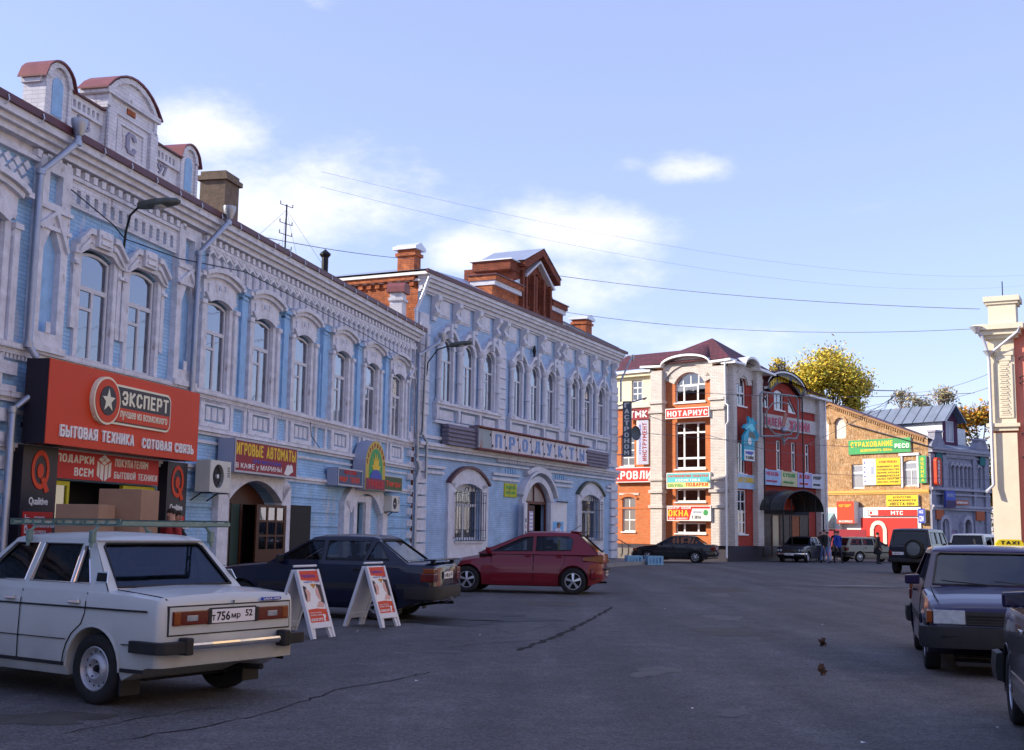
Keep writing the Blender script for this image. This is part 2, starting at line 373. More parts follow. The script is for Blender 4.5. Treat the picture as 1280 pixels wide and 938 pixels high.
def textmesh(s, bold=.0, res=3, extrude=.0, shear=0, space=1):
    if all(ch in GL for ch in s): return stroketext(s)
    c = bpy.data.curves.new('txt', 'FONT'); c.body = s; c.offset = bold; c.resolution_u = res; c.extrude = extrude; c.shear = shear; c.space_character = space
    c.align_x = 'LEFT'
    o = bpy.data.objects.new('txt', c); COL.objects.link(o)
    dg = bpy.context.evaluated_depsgraph_get(); me = bpy.data.meshes.new_from_object(o.evaluated_get(dg))
    bpy.data.objects.remove(o); bpy.data.curves.remove(c)
    return me
def text(parent, s, x0, x1, z0, z1, y, m, bold=.02, ex=.006, shear=0, name='lettering', rot=None, space=1):
    """lettering fitted into the rectangle x0..x1, z0..z1 of a facade-like parent (faces -y)"""
    me = textmesh(s, bold, 2 if len(s) > 12 else 3, .01, shear, space)
    vs = [v.co for v in me.vertices]
    if not vs: return None
    ax, bx = min(v.x for v in vs), max(v.x for v in vs); az, bz = min(v.y for v in vs), max(v.y for v in vs)
    for v in me.vertices:
        X = x0 + (v.co.x - ax) / (bx - ax) * (x1 - x0); Z = z0 + (v.co.y - az) / (bz - az) * (z1 - z0)
        v.co = (X, y - (v.co.z / .01 + 1) / 2 * ex, Z)
    me.materials.append(m); me.name = 'lettering'
    return link(name, me, parent)
def flat(name, m, x0, x1, z0, z1, y, parent, t=.004):
    b = MB(); b.box(x0, x1, y - t, y, z0, z1); return b.build(name, m, parent)
# ------------------------------------------------------------------ colours
BLUE = mat('blue limewash over brick', (.28, .47, .70), .85, noise=(1.3, .24), brick=(.26, .077, (.18, .32, .50), (.33, .53, .75), .006, .5), dirt=((.52, .52, .56), 1.8, .56, .65))
WHT = mat('aged white paint', (.62, .62, .675), .85, noise=(3, .2), brick=(.26, .077, (.42, .42, .47), (.66, .66, .71), .005, .45), bump=(40, .5), dirt=((.26, .17, .14), 3.2, .60, .75))
WHT2 = mat('aged white plaster', (.62, .62, .67), .85, noise=(5, .24), bump=(30, .4), dirt=((.27, .19, .15), 4, .61, .7))
BLUEP = mat('blue painted plaster', (.28, .47, .70), .85, noise=(4, .2), bump=(30, .4), dirt=((.43, .41, .46), 5, .63, .5))
GBLUE = mat('grey blue limewash over brick', (.32, .45, .64), .85, noise=(1.1, .25), brick=(.26, .077, (.21, .31, .46), (.37, .50, .69), .006, .5), dirt=((.42, .36, .36), 3, .63, .5))
GWHT = mat('grey white paint', (.58, .58, .64), .85, noise=(3, .2), bump=(36, .5), dirt=((.3, .2, .17), 4, .60, .65))
WOODW = mat('weathered white window paint', (.56, .56, .6), .6, noise=(8, .12))
GLASS = glassmat('window glass', (.66, .70, .76), .2)
CURT = mat('white net curtain', (.80, .80, .82), .9)
CURTD = mat('drawn dull curtain', (.36, .37, .42), .9)
TANC = mat('tan cloth', (.6, .38, .16), .9)
PLANT = mat('pot plant leaves', (.13, .25, .03), .6)
ROOFM = mat('dark red roof metal', (.10, .035, .045), .45, noise=(2, .2))
CAPM = mat('red brown cap metal', (.20, .07, .075), .5, noise=(3, .2))
GALV = mat('galvanised steel', (.32, .35, .42), .38, .7, noise=(3, .15), dirt=((.2, .16, .14), 5, .66, .4))
GALVW = mat('bright tin sheet', (.62, .66, .74), .45, .3, noise=(2, .1))
LAMPG = mat('dark lamp housing', (.09, .10, .09), .5, .3, noise=(6, .3))
IRON = mat('black iron', (.015, .015, .018), .5)
BRICK = mat('orange red brick', (.34, .085, .03), .85, noise=(5, .55), brick=(.26, .077, (.16, .09, .07), (.46, .14, .05), .008, .6), dirt=((.12, .06, .05), 3.5, .62, .5))
SOOT = mat('rough brown chimney render', (.16, .12, .09), .9, noise=(5, .35), bump=(18, 1))
BLACK = mat('matt black', (.012, .012, .015), .6)
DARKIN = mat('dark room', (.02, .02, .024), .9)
CRED = mat('signal red', (.50, .018, .012), .5, noise=(1.5, .08)); CORG = mat('sign orange red', (.56, .042, .007), .5, noise=(1.2, .08))
CBLK = mat('sign black', (.016, .013, .022), .4); CWHT = mat('sign white', (.72, .72, .70), .5, noise=(2, .1)); CCRM = mat('sign cream', (.74, .70, .52), .5)
CMAR = mat('sign maroon', (.24, .006, .02), .5, noise=(2, .15)); CYEL = mat('sign yellow', (.72, .48, .02), .5, noise=(1.5, .12)); CBLU = mat('sign blue', (.03, .06, .38), .45)
CGRN = mat('sign green', (.04, .30, .09), .5, noise=(1.5, .15)); CGRY = mat('sign grey side', (.30, .34, .45), .5); CGRY2 = mat('grey lettering', (.42, .43, .46), .5)
CYG = mat('acid yellow frame', (.55, .5, .01), .5)
BROWN = mat('varnished brown wood', (.060, .018, .007), .45, noise=(5, .3)); DOORG = mat('dark green door', (.01, .035, .03), .5)
CARDB = mat('cardboard', (.33, .20, .13), .85, noise=(3, .12))
PLASW = mat('cream plastic', (.55, .55, .50), .5, noise=(4, .08))

def window(parent, x, y, z, style, share={}):
    """a window unit placed with its sill centre at x, z; frame mesh with pane and curtain children, mesh data shared by style"""
    if style not in share: share[style] = STYLES[style]()
    fr, panes, cur = share[style]
    o = link('window', fr, parent, (x, y, z))
    for p in panes: link('pane', p, o)
    for nm, c in (cur or []): link(nm, c, o)
    return o
def mk_window(hw, h, rise, cells, mframe, mglass, t=.055, d=.07, curtains=(), zin=.07):
    """cells: (xa, xb, za, zb) glass rectangles; zb None follows the arch"""
    outer = archpts(0, hw, 0, h, rise)
    holes = []
    for xa, xb, za, zb in cells:
        if zb is None:
            n = 6; top = [(xb + (xa - xb) * i / n, archz(xb + (xa - xb) * i / n, 0, hw, h, rise) - t) for i in range(n + 1)]
            holes.append([(xa, za), (xb, za)] + top)
        else: holes.append([(xa, za), (xb, za), (xb, zb), (xa, zb)])
    b = MB(); b.holed(outer, holes, 0, d, closed_outer=True)
    me = b.build('window', mframe); fr = me.data; bpy.data.objects.remove(me)
    panes = []
    for hl in holes:
        b = MB(); b.prism([(p[0], p[1]) for p in hl], .03, .036); o = b.build('pane', mglass); panes.append(o.data); bpy.data.objects.remove(o)
    cur = []
    for xa, xb, za, zb, m in curtains:
        b = MB(); n = max(4, int((xb - xa) / .04)); vs = []; fs = []
        for i in range(n + 1):
            xx = xa + (xb - xa) * i / n; yy = zin + .02 * sin(i * 1.9) + .01 * sin(i * 4.1)
            vs += [(xx, yy, za), (xx, yy, zb)]
        for i in range(n): fs.append((2 * i, 2 * i + 2, 2 * i + 3, 2 * i + 1))
        b.add(vs, fs); o = b.build('curtain', m, smooth=60); cur.append(('curtain', o.data)); bpy.data.objects.remove(o)
    return fr, panes, cur
STYLES = {
    'b1': lambda: mk_window(.52, 1.98, .1, [(-.46, .46, 1.42, None), (-.46, -.02, 1.02, 1.33), (-.46, -.02, .06, .96), (.045, .46, .06, 1.33)], WOODW, GLASS, curtains=[(-.5, .02, .02, 1.95, CURT), (.3, .5, .02, 2.0, CURT)]),
    'b1b': lambda: mk_window(.52, 1.98, .1, [(-.46, .46, 1.42, None), (-.46, -.02, 1.02, 1.33), (-.46, -.02, .06, .96), (.045, .46, .06, 1.33)], WOODW, GLASS, curtains=[(-.5, .1, .02, 1.0, CURTD), (.0, .5, .9, 2.0, CURT)]),
    'b1c': lambda: mk_window(.52, 1.98, .1, [(-.46, .46, 1.42, None), (-.46, -.02, 1.02, 1.33), (-.46, -.02, .06, .96), (.045, .46, .06, 1.33)], WOODW, GLASS, curtains=[(-.5, -.2, .02, 1.95, CURT), (.1, .5, .02, .8, CURT)]),
    'b2': lambda: mk_window(.46, 1.95, .42, [(-.4, .4, 1.57, None), (-.4, -.04, 1.22, 1.5), (-.4, -.04, .06, 1.16), (.03, .4, .06, 1.5)], WOODW, GLASS, curtains=[(-.44, .1, .02, 1.5, CURTD), (.2, .44, .02, 1.9, CURT)]),
    'b2b': lambda: mk_window(.46, 1.95, .42, [(-.4, .4, 1.57, None), (-.4, .0, .06, 1.5), (.06, .4, .06, 1.5)], WOODW, GLASS, curtains=[(-.44, -.1, .02, 2.2, CURT), (.0, .44, .02, 1.2, CURTD)]),
}

# ================================================================== first building: long blue and white house
B1 = thing('merchant_house', 'long light blue and white brick house with a dated parapet on the left', 'building', (-3.4875, 42.0909, 0), rad(76.87))
WC = {'w': [(-20.0), (-18.3), (-14.97), (-12.5), (-9.95), (-7.05), (-4.42), (-1.83)]}
WX = WC['w']
MORE = [-23.38 - 2.75 * i for i in range(14)]
upper = [archpts(x, .55, 4.55, 6.58, .12, 6) for x in WX + MORE]
shop = [(-20.95, .15), (-17.3, .15), (-17.3, 2.3), (-20.95, 2.3)]
low = [shop, archpts(-12.8, 1.5, .15, 2.12, .5, 10), archpts(-5.12, .36, .15, 2.27, 0)] + [archpts(x, .6, 1.3, 2.3, .2, 6) for x in MORE[1::2]]
b = MB(); b.holed([(-62, 0), (0, 0), (0, 8.0), (-62, 8.0)], upper + low, 0, .3)
b.box(-62, -61.8, .3, 11, 0, 8); b.box(-62, 0, 10.8, 11, 0, 8.3); b.box(-.02, 0.0, .3, 11, 0, 8.0)
b.build('wall', BLUE, B1)
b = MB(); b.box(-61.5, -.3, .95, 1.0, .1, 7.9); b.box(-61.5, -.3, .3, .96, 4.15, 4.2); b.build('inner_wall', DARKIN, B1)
# roof
b = MB(); b.add([(-62.3, -.42, 8.56), (.1, -.42, 8.56), (.1, 5.5, 10.3), (-62.3, 5.5, 10.3), (.1, 11.3, 8.56), (-62.3, 11.3, 8.56)], [(0, 1, 2, 3), (3, 2, 4, 5), (1, 4, 2), (0, 3, 5)])
b.box(-62.3, .1, -.46, -.36, 8.44, 8.57)
b.build('roof', ROOFM, B1)
for i in range(26):
    x = -24.5 + i * .96
    link_b = MB(); link_b.tube([(0, -.36, 8.38), (0, -.44, 8.36), (0, -.5, 8.43), (0, -.47, 8.52)], .012, 5)
    if i == 0: gut = link_b.build('gutter_bracket', GALVW, B1, loc=(x, 0, 0)).data
    else: link('gutter_bracket', gut, B1, (x, 0, 0))
# cornice and belts
b = MB()
for z0, z1, y in ((8.3, 8.44, -.40), (8.2, 8.3, -.3), (8.08, 8.2, -.2), (7.83, 7.9, -.12), (7.9, 8.08, -.02)): b.box(-62, .02, y, .0, z0, z1)
b.build('cornice', WHT2, B1)
b = MB()
for z0, z1, y in ((4.45, 4.55, -.16), (4.36, 4.45, -.1), (3.62, 3.72, -.14), (3.55, 3.62, -.08), (3.36, 3.42, -.05), (2.78, 2.86, -.1), (2.72, 2.78, -.05)): b.box(-62, .0, y, .0, z0, z1)
b.build('string_course', WHT, B1)
for x0, x1 in ((-62, -22.3), (-16.3, -14.9), (-10.7, -6.85), (-2.85, -.02)): P(lambda q: q.box(x0, x1, -.08, 0, .15, .75)).build('plinth', WHT, B1)
b = MB()
for i in range(230): b.box(-24.5 + i * .106, -24.5 + i * .106 + .055, -.08, 0, 4.28, 4.36)
b.build('corbel_table', WHT2, B1, kind='stuff')
# dentils between the mouldings: one block repeated
b = MB(); b.box(-.07, .07, -.14, -.02, 7.91, 8.05); dn = b.build('dentil', WHT2, B1, loc=(-.5, 0, 0)).data
for i in range(1, 52): link('dentil', dn, B1, (-.5 - .3 * i, 0, 0))
for i in range(19): link('dentil', dn, B1, (-16.9 - .29 * i, 0, 0))
# frieze of small pointed arches along the main range
b = MB()
b.prism([(-.2, 7.83), (-.2, 7.72), (0, 7.83)], -.11, 0); b.prism([(.2, 7.83), (0, 7.83), (.2, 7.72)], -.11, 0)
b.prism([(-.2, 7.70), (-.2, 7.62), (0, 7.75), (.2, 7.62), (.2, 7.70), (0, 7.82)], -.1, 0)
b.box(-.2, -.14, -.08, 0, 7.3, 7.66); b.box(.14, .2, -.08, 0, 7.3, 7.66); b.prism([(-.1, 7.3), (.1, 7.3), (.1, 7.58), (0, 7.66), (-.1, 7.58)], -.035, 0)
fa = b.build('frieze_arch', WHT2, B1, loc=(-.85, 0, 0)).data
for i in range(1, 36): link('frieze_arch', fa, B1, (-.85 - .417 * i, 0, 0))
# lattice on the far-left bay and further ranges behind the camera
b = MB()
for i in range(10):
    for j in range(3):
        x = -22.35 - i * .27 - (j % 2) * .13; z = 7.42 + j * .14
        b.prism([(x - .11, z), (x, z - .09), (x + .11, z), (x, z + .09)], -.06, 0)
b.build('lattice_frieze', WHT2, B1)
# recessed slots over the paired windows, built as raised white panel with holes
sl = [[(x, 7.42), (x + .13, 7.42), (x + .13, 7.68), (x, 7.68)] for x in [-20.86 + .29 * i for i in range(14)]]
b = MB(); b.holed([(-21.15, 7.34), (-16.75, 7.34), (-16.75, 7.83), (-21.15, 7.83)], sl, -.07, .07, closed_outer=True); b.build('slotted_frieze', WHT, B1)

def surround(kind):
    b = MB(); b.box(-.552, -.54, .0, .04, 4.56, 6.6); b.box(.54, .552, 0, .04, 4.56, 6.6)
    if kind == 'arched':
        for s in (-1, 1):
            b.box(min(s * .55, s * .72), max(s * .55, s * .72), -.055, 0, 4.55, 6.62); b.box(min(s * .74, s * .9), max(s * .74, s * .9), -.11, 0, 4.55, 6.5)
            b.box(min(s * .72, s * .95), max(s * .72, s * .95), -.14, 0, 6.5, 6.6); b.box(min(s * .72, s * .92), max(s * .72, s * .92), -.1, 0, 6.36, 6.46)
        arcband(b, 0, .55, .78, 6.58, .12, 6.76, .16, -.13, 0)
        arcband(b, 0, .8, .84, 6.66, .16, 7.12, .16, -.07, 0)
        arcband(b, 0, .86, .9, 7.05, .16, 7.14, .17, -.16, 0)
        arcband(b, 0, .92, .96, 7.14, .17, 7.22, .2, -.24, 0)
        # raised panels and the medallion between
        for s in (-1, 1):
            b.prism([(s * .18, 6.84), (s * .62, 6.79), (s * .64, 7.0), (s * .18, 7.08)][::s], -.11, -.06)
        b.lathe([(.0, -.14), (.07, -.14), (.1, -.1), (.1, -.06)], 14, 'y', (0, 0, 6.97))
        for s in (-1, 1): b.box(min(s * .94, s * 1.1), max(s * .94, s * 1.1), -.2, 0, 7.1, 7.2)
    else:
        for s in (-1, 1):
            b.box(min(s * .55, s * .68), max(s * .55, s * .68), -.06, 0, 4.55, 6.65); b.box(min(s * .69, s * .82), max(s * .69, s * .82), -.07, 0, 5.1, 6.75)
        b.prism([(-.84, 6.5), (-.66, 6.52), (-.4, 6.68), (.4, 6.68), (.66, 6.52), (.84, 6.5), (.84, 6.72), (.5, 6.98), (.3, 6.98), (.3, 7.06), (-.3, 7.06), (-.3, 6.98), (-.5, 6.98), (-.84, 6.72)], -.12, 0)
        b.box(-.24, .24, -.2, 0, 6.74, 7.08); b.box(-.17, .17, -.23, -.2, 6.8, 6.86); b.box(-.17, .17, -.23, -.2, 6.93, 6.99)
        for s in (-1, 1):
            b.prism([(s * .34, 6.93), (s * .5, 6.93), (s * .84, 6.66), (s * .84, 6.74), (s * .5, 7.04), (s * .34, 7.04)][::s], -.2, -.12)
            b.prism([(s * .34, 6.78), (s * .45, 6.78), (s * .76, 6.54), (s * .76, 6.6), (s * .46, 6.86), (s * .34, 6.86)][::s], -.17, -.12)
            b.box(min(s * .7, s * .84), max(s * .7, s * .84), -.12, 0, 6.3, 6.36)
    return b
sa = surround('arched').build('window_surround', WHT2, B1, loc=(WX[2], 0, 0)).data
for x in WX[3:] + MORE[:3]: link('window_surround', sa, B1, (x, 0, 0))
sb = surround('stepped').build('window_surround', WHT2, B1, loc=(WX[0], 0, 0)).data
link('window_surround', sb, B1, (WX[1], 0, 0))
for i, x in enumerate(WX + MORE): window(B1, x, .04, 4.56, 'b1b' if i in (2, 7) else ('b1c' if i in (1, 4, 5) else 'b1'))
# things standing on window sills inside
b = MB(); b.lathe([(.0, 0), (.13, .02), (.2, .3), (.16, .62), (.0, .75)], 10, 'z', (-14.98 - .22, .45, 4.62)); b.build('cloth_bundle', TANC, B1, smooth=60)
b = MB()
for i in range(40):
    a = rnd.random() * 6.28; x = -14.72 + rnd.uniform(-.14, .14); z = 4.75 + rnd.random() * .5; r = .07
    b.add([(x, .42, z), (x + r * cos(a), .40, z + r * sin(a)), (x + r * cos(a + .8), .43, z + r * sin(a + .8))], [(0, 1, 2)])
b.build('pot_plant', PLANT, B1)
# narrow pilasters between the windows
gaps = [(-13.72, .32), (-11.22, .32), (-8.5, .4), (-5.72, .32), (-3.1, .32)]
for i, (x, w) in enumerate(gaps):
    b = MB(); b.box(-.15, .15, -.1, 0, 4.55, 7.06); b.box(-.2, .2, -.16, 0, 7.06, 7.14); b.box(-.15, .15, -.13, 0, 6.95, 7.0)
    b.box(-.24, -.17, -.05, 0, 4.55, 6.4)
    if i == 0: pil = b.build('pilaster', BLUEP, B1, loc=(x, 0, 0)).data
    else: link('pilaster', pil, B1, (x, 0, 0))
# broad niche pilasters framing the paired windows, right end pilaster
def niche(x, w, name='niche_pilaster'):
    h = w / 2
    hole = [(x - .26, 4.85), (x + .26, 4.85), (x + .26, 6.35), (x, 6.85), (x - .26, 6.35)]
    b = MB(); b.holed([(x - h, 4.55), (x + h, 4.55), (x + h, 8.0), (x - h, 8.0)], [hole, [(x - .2, 7.2), (x + .2, 7.2), (x + .2, 7.75), (x - .2, 7.75)]], -.14, .14, closed_outer=True)
    b.prism([(x - .5, 6.72), (x - .4, 6.66), (x, 7.0), (x + .4, 6.36), (x + .46, 6.42), (x + .06, 7.12)], -.2, -.14)
    b.box(x - h - .04, x + h + .04, -.19, -.14, 7.05, 7.12); b.box(x - h - .04, x + h + .04, -.18, -.14, 6.7, 6.78); b.box(x - .07, x + .07, -.16, -.14, 4.85, 5.05)
    b.box(x - h - .03, x + h + .03, -.2, 0, 4.5, 4.62)
    b.build(name, WHT2, B1)
    b = MB(); b.box(x - .26, x + .26, -.02, 0, 4.85, 6.8); b.build('niche_field', BLUEP, B1)
niche(-21.6, .95); niche(-16.62, .95); niche(-.5, .6, 'end_pilaster')
# coffered panels below the sills
b = MB(); b.holed([(-.72, 3.74), (.72, 3.74), (.72, 4.34), (-.72, 4.34)], [[(-.5, 3.85), (.5, 3.85), (.5, 4.24), (-.5, 4.24)]], -.08, .08, closed_outer=True)
for k in (-.3, 0, .3): b.box(k - .11, k + .11, -.06, 0, 3.9, 4.19)
cp = b.build('sill_panel', WHT2, B1, loc=(WX[2], 0, 0)).data
for x in WX[3:] + [WX[0], WX[1]] + MORE[:2]: link('sill_panel', cp, B1, (x, 0, 0))
b = MB()
for x in [-13.72, -11.22, -8.5, -5.72, -3.1]:
    for s in (-1, 1): P(lambda q: q.box(x + s * .36 - .07, x + s * .36 + .07, -.06, 0, 3.72, 4.36)).build('pier_edge', WHT2, B1)
# ground floor: banded blue stonework
b = MB()
for x0, x1 in ((-62, -22.35), (-16.2, -14.75), (-10.75, -6.95), (-2.75, 0)):
    z = .76
    while z < 2.7:
        P(lambda q: q.box(x0, x1, -.045, 0, z, z + .33)).build('stone_band', BLUE, B1); z += .385
b = MB()
for x in (-.3, -22.55):
    for k in range(9): P(lambda q: q.box(x - .25, x + .25, -.1, 0, .8 + k * .4, 1.02 + k * .4)).build('quoin', WHT2, B1)
# door arches
b = MB(); arcband(b, -12.8, 1.5, 2.05, 2.12, .5, 2.55, .5, -.2, 0, 16); b.box(-14.85, -14.3, -.2, 0, .15, 2.55); b.box(-11.3, -10.75, -.2, 0, .15, 2.55); b.build('door_arch', WHT2, B1)
b = MB(); arcband(b, -4.85, 1.35, 1.95, 1.95, .62, 2.3, .7, -.18, 0, 16); b.box(-6.8, -6.35, -.18, 0, .15, 2.3); b.box(-3.35, -2.9, -.18, 0, .15, 2.3)
b.box(-5.78, -5.5, -.1, 0, .15, 2.5); b.box(-4.74, -4.3, -.1, 0, .15, 2.5); b.box(-5.78, -4.3, -.12, 0, 2.3, 2.48)
b.build('door_arch', WHT2, B1)
b = MB(); b.box(-14.3, -11.3, .3, .34, 2.05, 2.62); b.box(-12.87, -12.75, .2, .3, .15, 2.05)
b.build('door_frame', BROWN, B1)
# opened leaves of the arched entrance
L = [(-.0, .15), (0, .15)]
b = MB()
gl = [[(.14 + c * .42, .95 + r * .36), (.50 + c * .42, .95 + r * .36), (.50 + c * .42, 1.26 + r * .36), (.14 + c * .42, 1.26 + r * .36)] for c in range(3) for r in range(3)]
b.holed([(0, .17), (1.45, .17), (1.45, 2.05), (0, 2.05)], gl, 0, .05, closed_outer=True)
dl = b.build('door_leaf', BROWN, B1, loc=(-12.75, -.18, 0)); dl.rotation_euler = (0, 0, rad(-6))
for hl in gl: P(lambda q: q.prism(hl, .02, .026)).build('pane', GLASS, dl)
b = MB(); b.box(0, .95, 0, .05, .17, 2.08); dl = b.build('door_leaf', BLACK, B1, loc=(-10.75, -.22, 0)); dl.rotation_euler = (0, 0, rad(-10))
b = MB(); b.box(-14.28, -13.9, .1, .16, .17, 2.05); b.box(-13.45, -13.0, .16, .22, .17, 2.05); b.build('door_leaf', DOORG, B1)
b = MB(); b.box(-14.2, -14.05, .05, .1, .17, 2.05); b.box(-13.85, -13.62, .1, .15, .17, 2.03); b.build('door_post', BROWN, B1)
b = MB(); b.box(-5.44, -4.8, .1, .14, .15, 2.25); b.build('door_leaf', DOORG, B1)
# downpipes
def pipe(parent, pts, r=.06, m=None, funnel=None):
    b = MB(); b.tube(pts, r, 10)
    for p in pts[1:-1]:
        b.tube([(p[0] - .0, p[1], p[2] - .05), (p[0], p[1], p[2] + .05)], r * 1.25, 10)
    if funnel:
        x, y, z = funnel; b.lathe([(r * 1.1, -.12), (r * 2.2, .08), (r * 2.3, .18), (r * 2.0, .18)], 12, 'z', (x, y, z))
    z = pts[-1][2]
    zz = max(p[2] for p in pts) - 1.2
    return b.build('downpipe', m or GALV, parent, smooth=50)
pipe(B1, [(-21.65, -.56, 8.7), (-21.65, -.54, 8.3), (-22.2, -.22, 7.62), (-22.22, -.22, 4.55), (-22.1, -.34, 4.3), (-22.1, -.36, 3.75), (-22.5, -.2, 3.4), (-22.5, -.2, .5)], .065, None, (-21.65, -.56, 8.55))
pipe(B1, [(-15.72, -.58, 8.7), (-15.72, -.56, 8.35), (-16.4, -.24, 7.5), (-16.42, -.24, 4.4)], .065, None, (-15.72, -.58, 8.55))
pipe(B1, [(.55, -.85, 8.35), (.45, -.75, 8.1), (-.3, -.3, 7.6), (-.32, -.3, 3.9), (-.15, -.36, 3.6), (-.3, -.3, 3.2), (-.34, -.3, .3)], .065, None, (.55, -.86, 8.3))
# chimneys and vents
def chimney(parent, x, y, z0, z1, wx, wy, m, capm=None, cap=.12, tin=None):
    b = MB(); b.box(x - wx / 2, x + wx / 2, y - wy / 2, y + wy / 2, z0, z1); b.box(x - wx / 2 - .07, x + wx / 2 + .07, y - wy / 2 - .07, y + wy / 2 + .07, z1 - cap * 2, z1 - cap)
    b.box(x - wx / 2 - .05, x + wx / 2 + .05, y - wy / 2 - .05, y + wy / 2 + .05, z0, z0 + .2)
    c = b.build('chimney', m, parent)
    if tin:
        h = .14; X0, X1, Y0, Y1 = x - wx / 2 - .14, x + wx / 2 + .14, y - wy / 2 - .14, y + wy / 2 + .14
        b = MB(); b.box(X0, X1, Y0, Y1, z1, z1 + .1); b.add([(X0, Y0, z1 + .1), (X1, Y0, z1 + .1), (X1, Y1, z1 + .1), (X0, Y1, z1 + .1), (x, Y0, z1 + .28), (x, Y1, z1 + .28)], [(0, 1, 4), (2, 3, 5), (1, 2, 5, 4), (3, 0, 4, 5)])
        b.build('chimney_cap', tin, c)
    return c
chimney(B1, -12.6, 1.3, 8.8, 10.5, .78, .7, SOOT)
b = MB(); b.lathe([(.0, 9.9), (.16, 9.9), (.16, 10.2), (0, 10.25)], 10, 'z', (-15.3, .7, -.55)); b.build('vent_stub', BLACK, B1, smooth=50)
b = MB(); b.lathe([(.12, 9.6), (.12, 11.15)], 10, 'z', (1.2 - 1.9, 3.2, 0)); b.lathe([(.2, 11.25), (0, 11.42)], 10, 'z', (-.7, 3.2, 0)); b.lathe([(.14, 11.12), (.2, 11.2), (.2, 11.25)], 10, 'z', (-.7, 3.2, 0)); b.build('flue', BLACK, B1)
# small brick pier with a red cap at the far end of the roof
b = MB(); b.box(-.75, -.25, .25, .7, 8.6, 9.75); b.box(-.8, -.2, .2, .75, 9.45, 9.55); pr = b.build('end_pier', WHT, B1)
b = MB(); b.prism([(-.85, 9.75), (-.15, 9.75), (-.18, 9.95), (-.3, 10.1), (-.7, 10.1), (-.82, 9.95)], .15, .8); b.build('pier_cap', CAPM, pr)

# ---- dated parapet
def arch_top(x0, x1, zs, rise, n=10):
    xc, hw = (x0 + x1) / 2, (x1 - x0) / 2
    return [(x1 - 2 * hw * i / n, archz(x1 - 2 * hw * i / n, xc, hw, zs, rise)) for i in range(n + 1)]
def pier(x0, x1, zb, zs, rise, y0, y1, over=.14, ledge=None):
    b = MB(); b.prism([(x0, zb), (x1, zb)] + arch_top(x0, x1, zs, rise), y0, y1)
    # rim moulding round the head, recessed panel below it
    t = arch_top(x0, x1, zs, rise); u = arch_top(x0 + .12, x1 - .12, zs - .02, rise * .8)
    b.prism(t + u[::-1], y0 - .06, y0)
    b.box(x0 - .05, x1 + .05, y0 + .05, y1 + .02, zs - .14, zs - .02)
    b.box(x0 - .0, x0 + .1, y0 - .04, y0, zb, zs); b.box(x1 - .1, x1, y0 - .04, y0, zb, zs)
    o = b.build('parapet_pier', WHT, B1)
    t = arch_top(x0 - over, x1 + over, zs - .02, rise + .06); u = arch_top(x0 - over, x1 + over, zs - .055, rise + .06)
    b = MB(); b.prism(t + u[::-1], y0 - .1, y1 + .07); b.build('parapet_cap', CAPM, o)
    if x1 - x0 > 1.2: return o
    b = MB(); xc = (x0 + x1) / 2; b.prism([(xc - .16, zb + .3), (xc + .16, zb + .3)] + arch_top(xc - .16, xc + .16, zs - .05, .12), y0 - .012, y0); b.build('pier_panel', BLUEP, o)
    return o
pier(-22.1, -21.3, 8.5, 9.45, .34, -.1, .32, .09)
pier(-17.2, -16.45, 8.5, 9.48, .34, -.1, .32, .09)
cb = pier(-20.22, -18.38, 8.5, 9.92, .44, -.16, .34, .13)
b = MB(); b.box(-20.3, -18.3, -.24, .38, 9.80, 9.91); b.box(-20.26, -18.34, -.2, .36, 9.5, 9.57); b.box(-20.22, -19.95, -.24, -.16, 8.6, 9.5); b.box(-18.65, -18.38, -.24, -.16, 8.6, 9.5)
b.holed([(-19.85, 8.7), (-18.75, 8.7), (-18.75, 9.42), (-19.85, 9.42)], [[(-19.72, 8.8), (-18.88, 8.8), (-18.88, 9.33), (-19.72, 9.33)]], -.2, .04, closed_outer=True)
b.build('parapet_moulding', WHT, B1)
b = MB(); b.box(-19.5, -19.2, -.185, -.165, 9.62, 9.74); b.build('bare_brick_patch', BRICK, B1)
for x0, x1, z in ((-21.3, -20.22, 9.42), (-18.38, -17.2, 9.42)):
    b = MB(); b.box(x0, x1, -.05, .35, 8.5, z)
    sl = [[(x0 + .08 + i * .155, z - .24), (x0 + .17 + i * .155, z - .24), (x0 + .17 + i * .155, z - .1), (x0 + .08 + i * .155, z - .1)] for i in range(int((x1 - x0 - .1) / .155))]
    b.holed([(x0, z - .3), (x1, z - .3), (x1, z), (x0, z)], sl, -.11, .06, closed_outer=True)
    w = b.build('parapet_wall', WHT2, B1)
    b = MB(); b.box(x0, x1, -.17, .42, z, z + .035); b.build('wall_coping', ROOFM, w)
RELF = mat('shadowed relief paint', (.30, .30, .40), .8)
text(B1, '18', -20.98, -20.58, 8.86, 9.1, -.05, RELF, .02, .03, name='date_relief')
text(B1, 'С', -19.5, -19.1, 8.84, 9.28, -.16, RELF, .03, .04, name='date_relief')
text(B1, '97', -18.05, -17.65, 8.86, 9.1, -.05, RELF, .02, .03, name='date_relief')
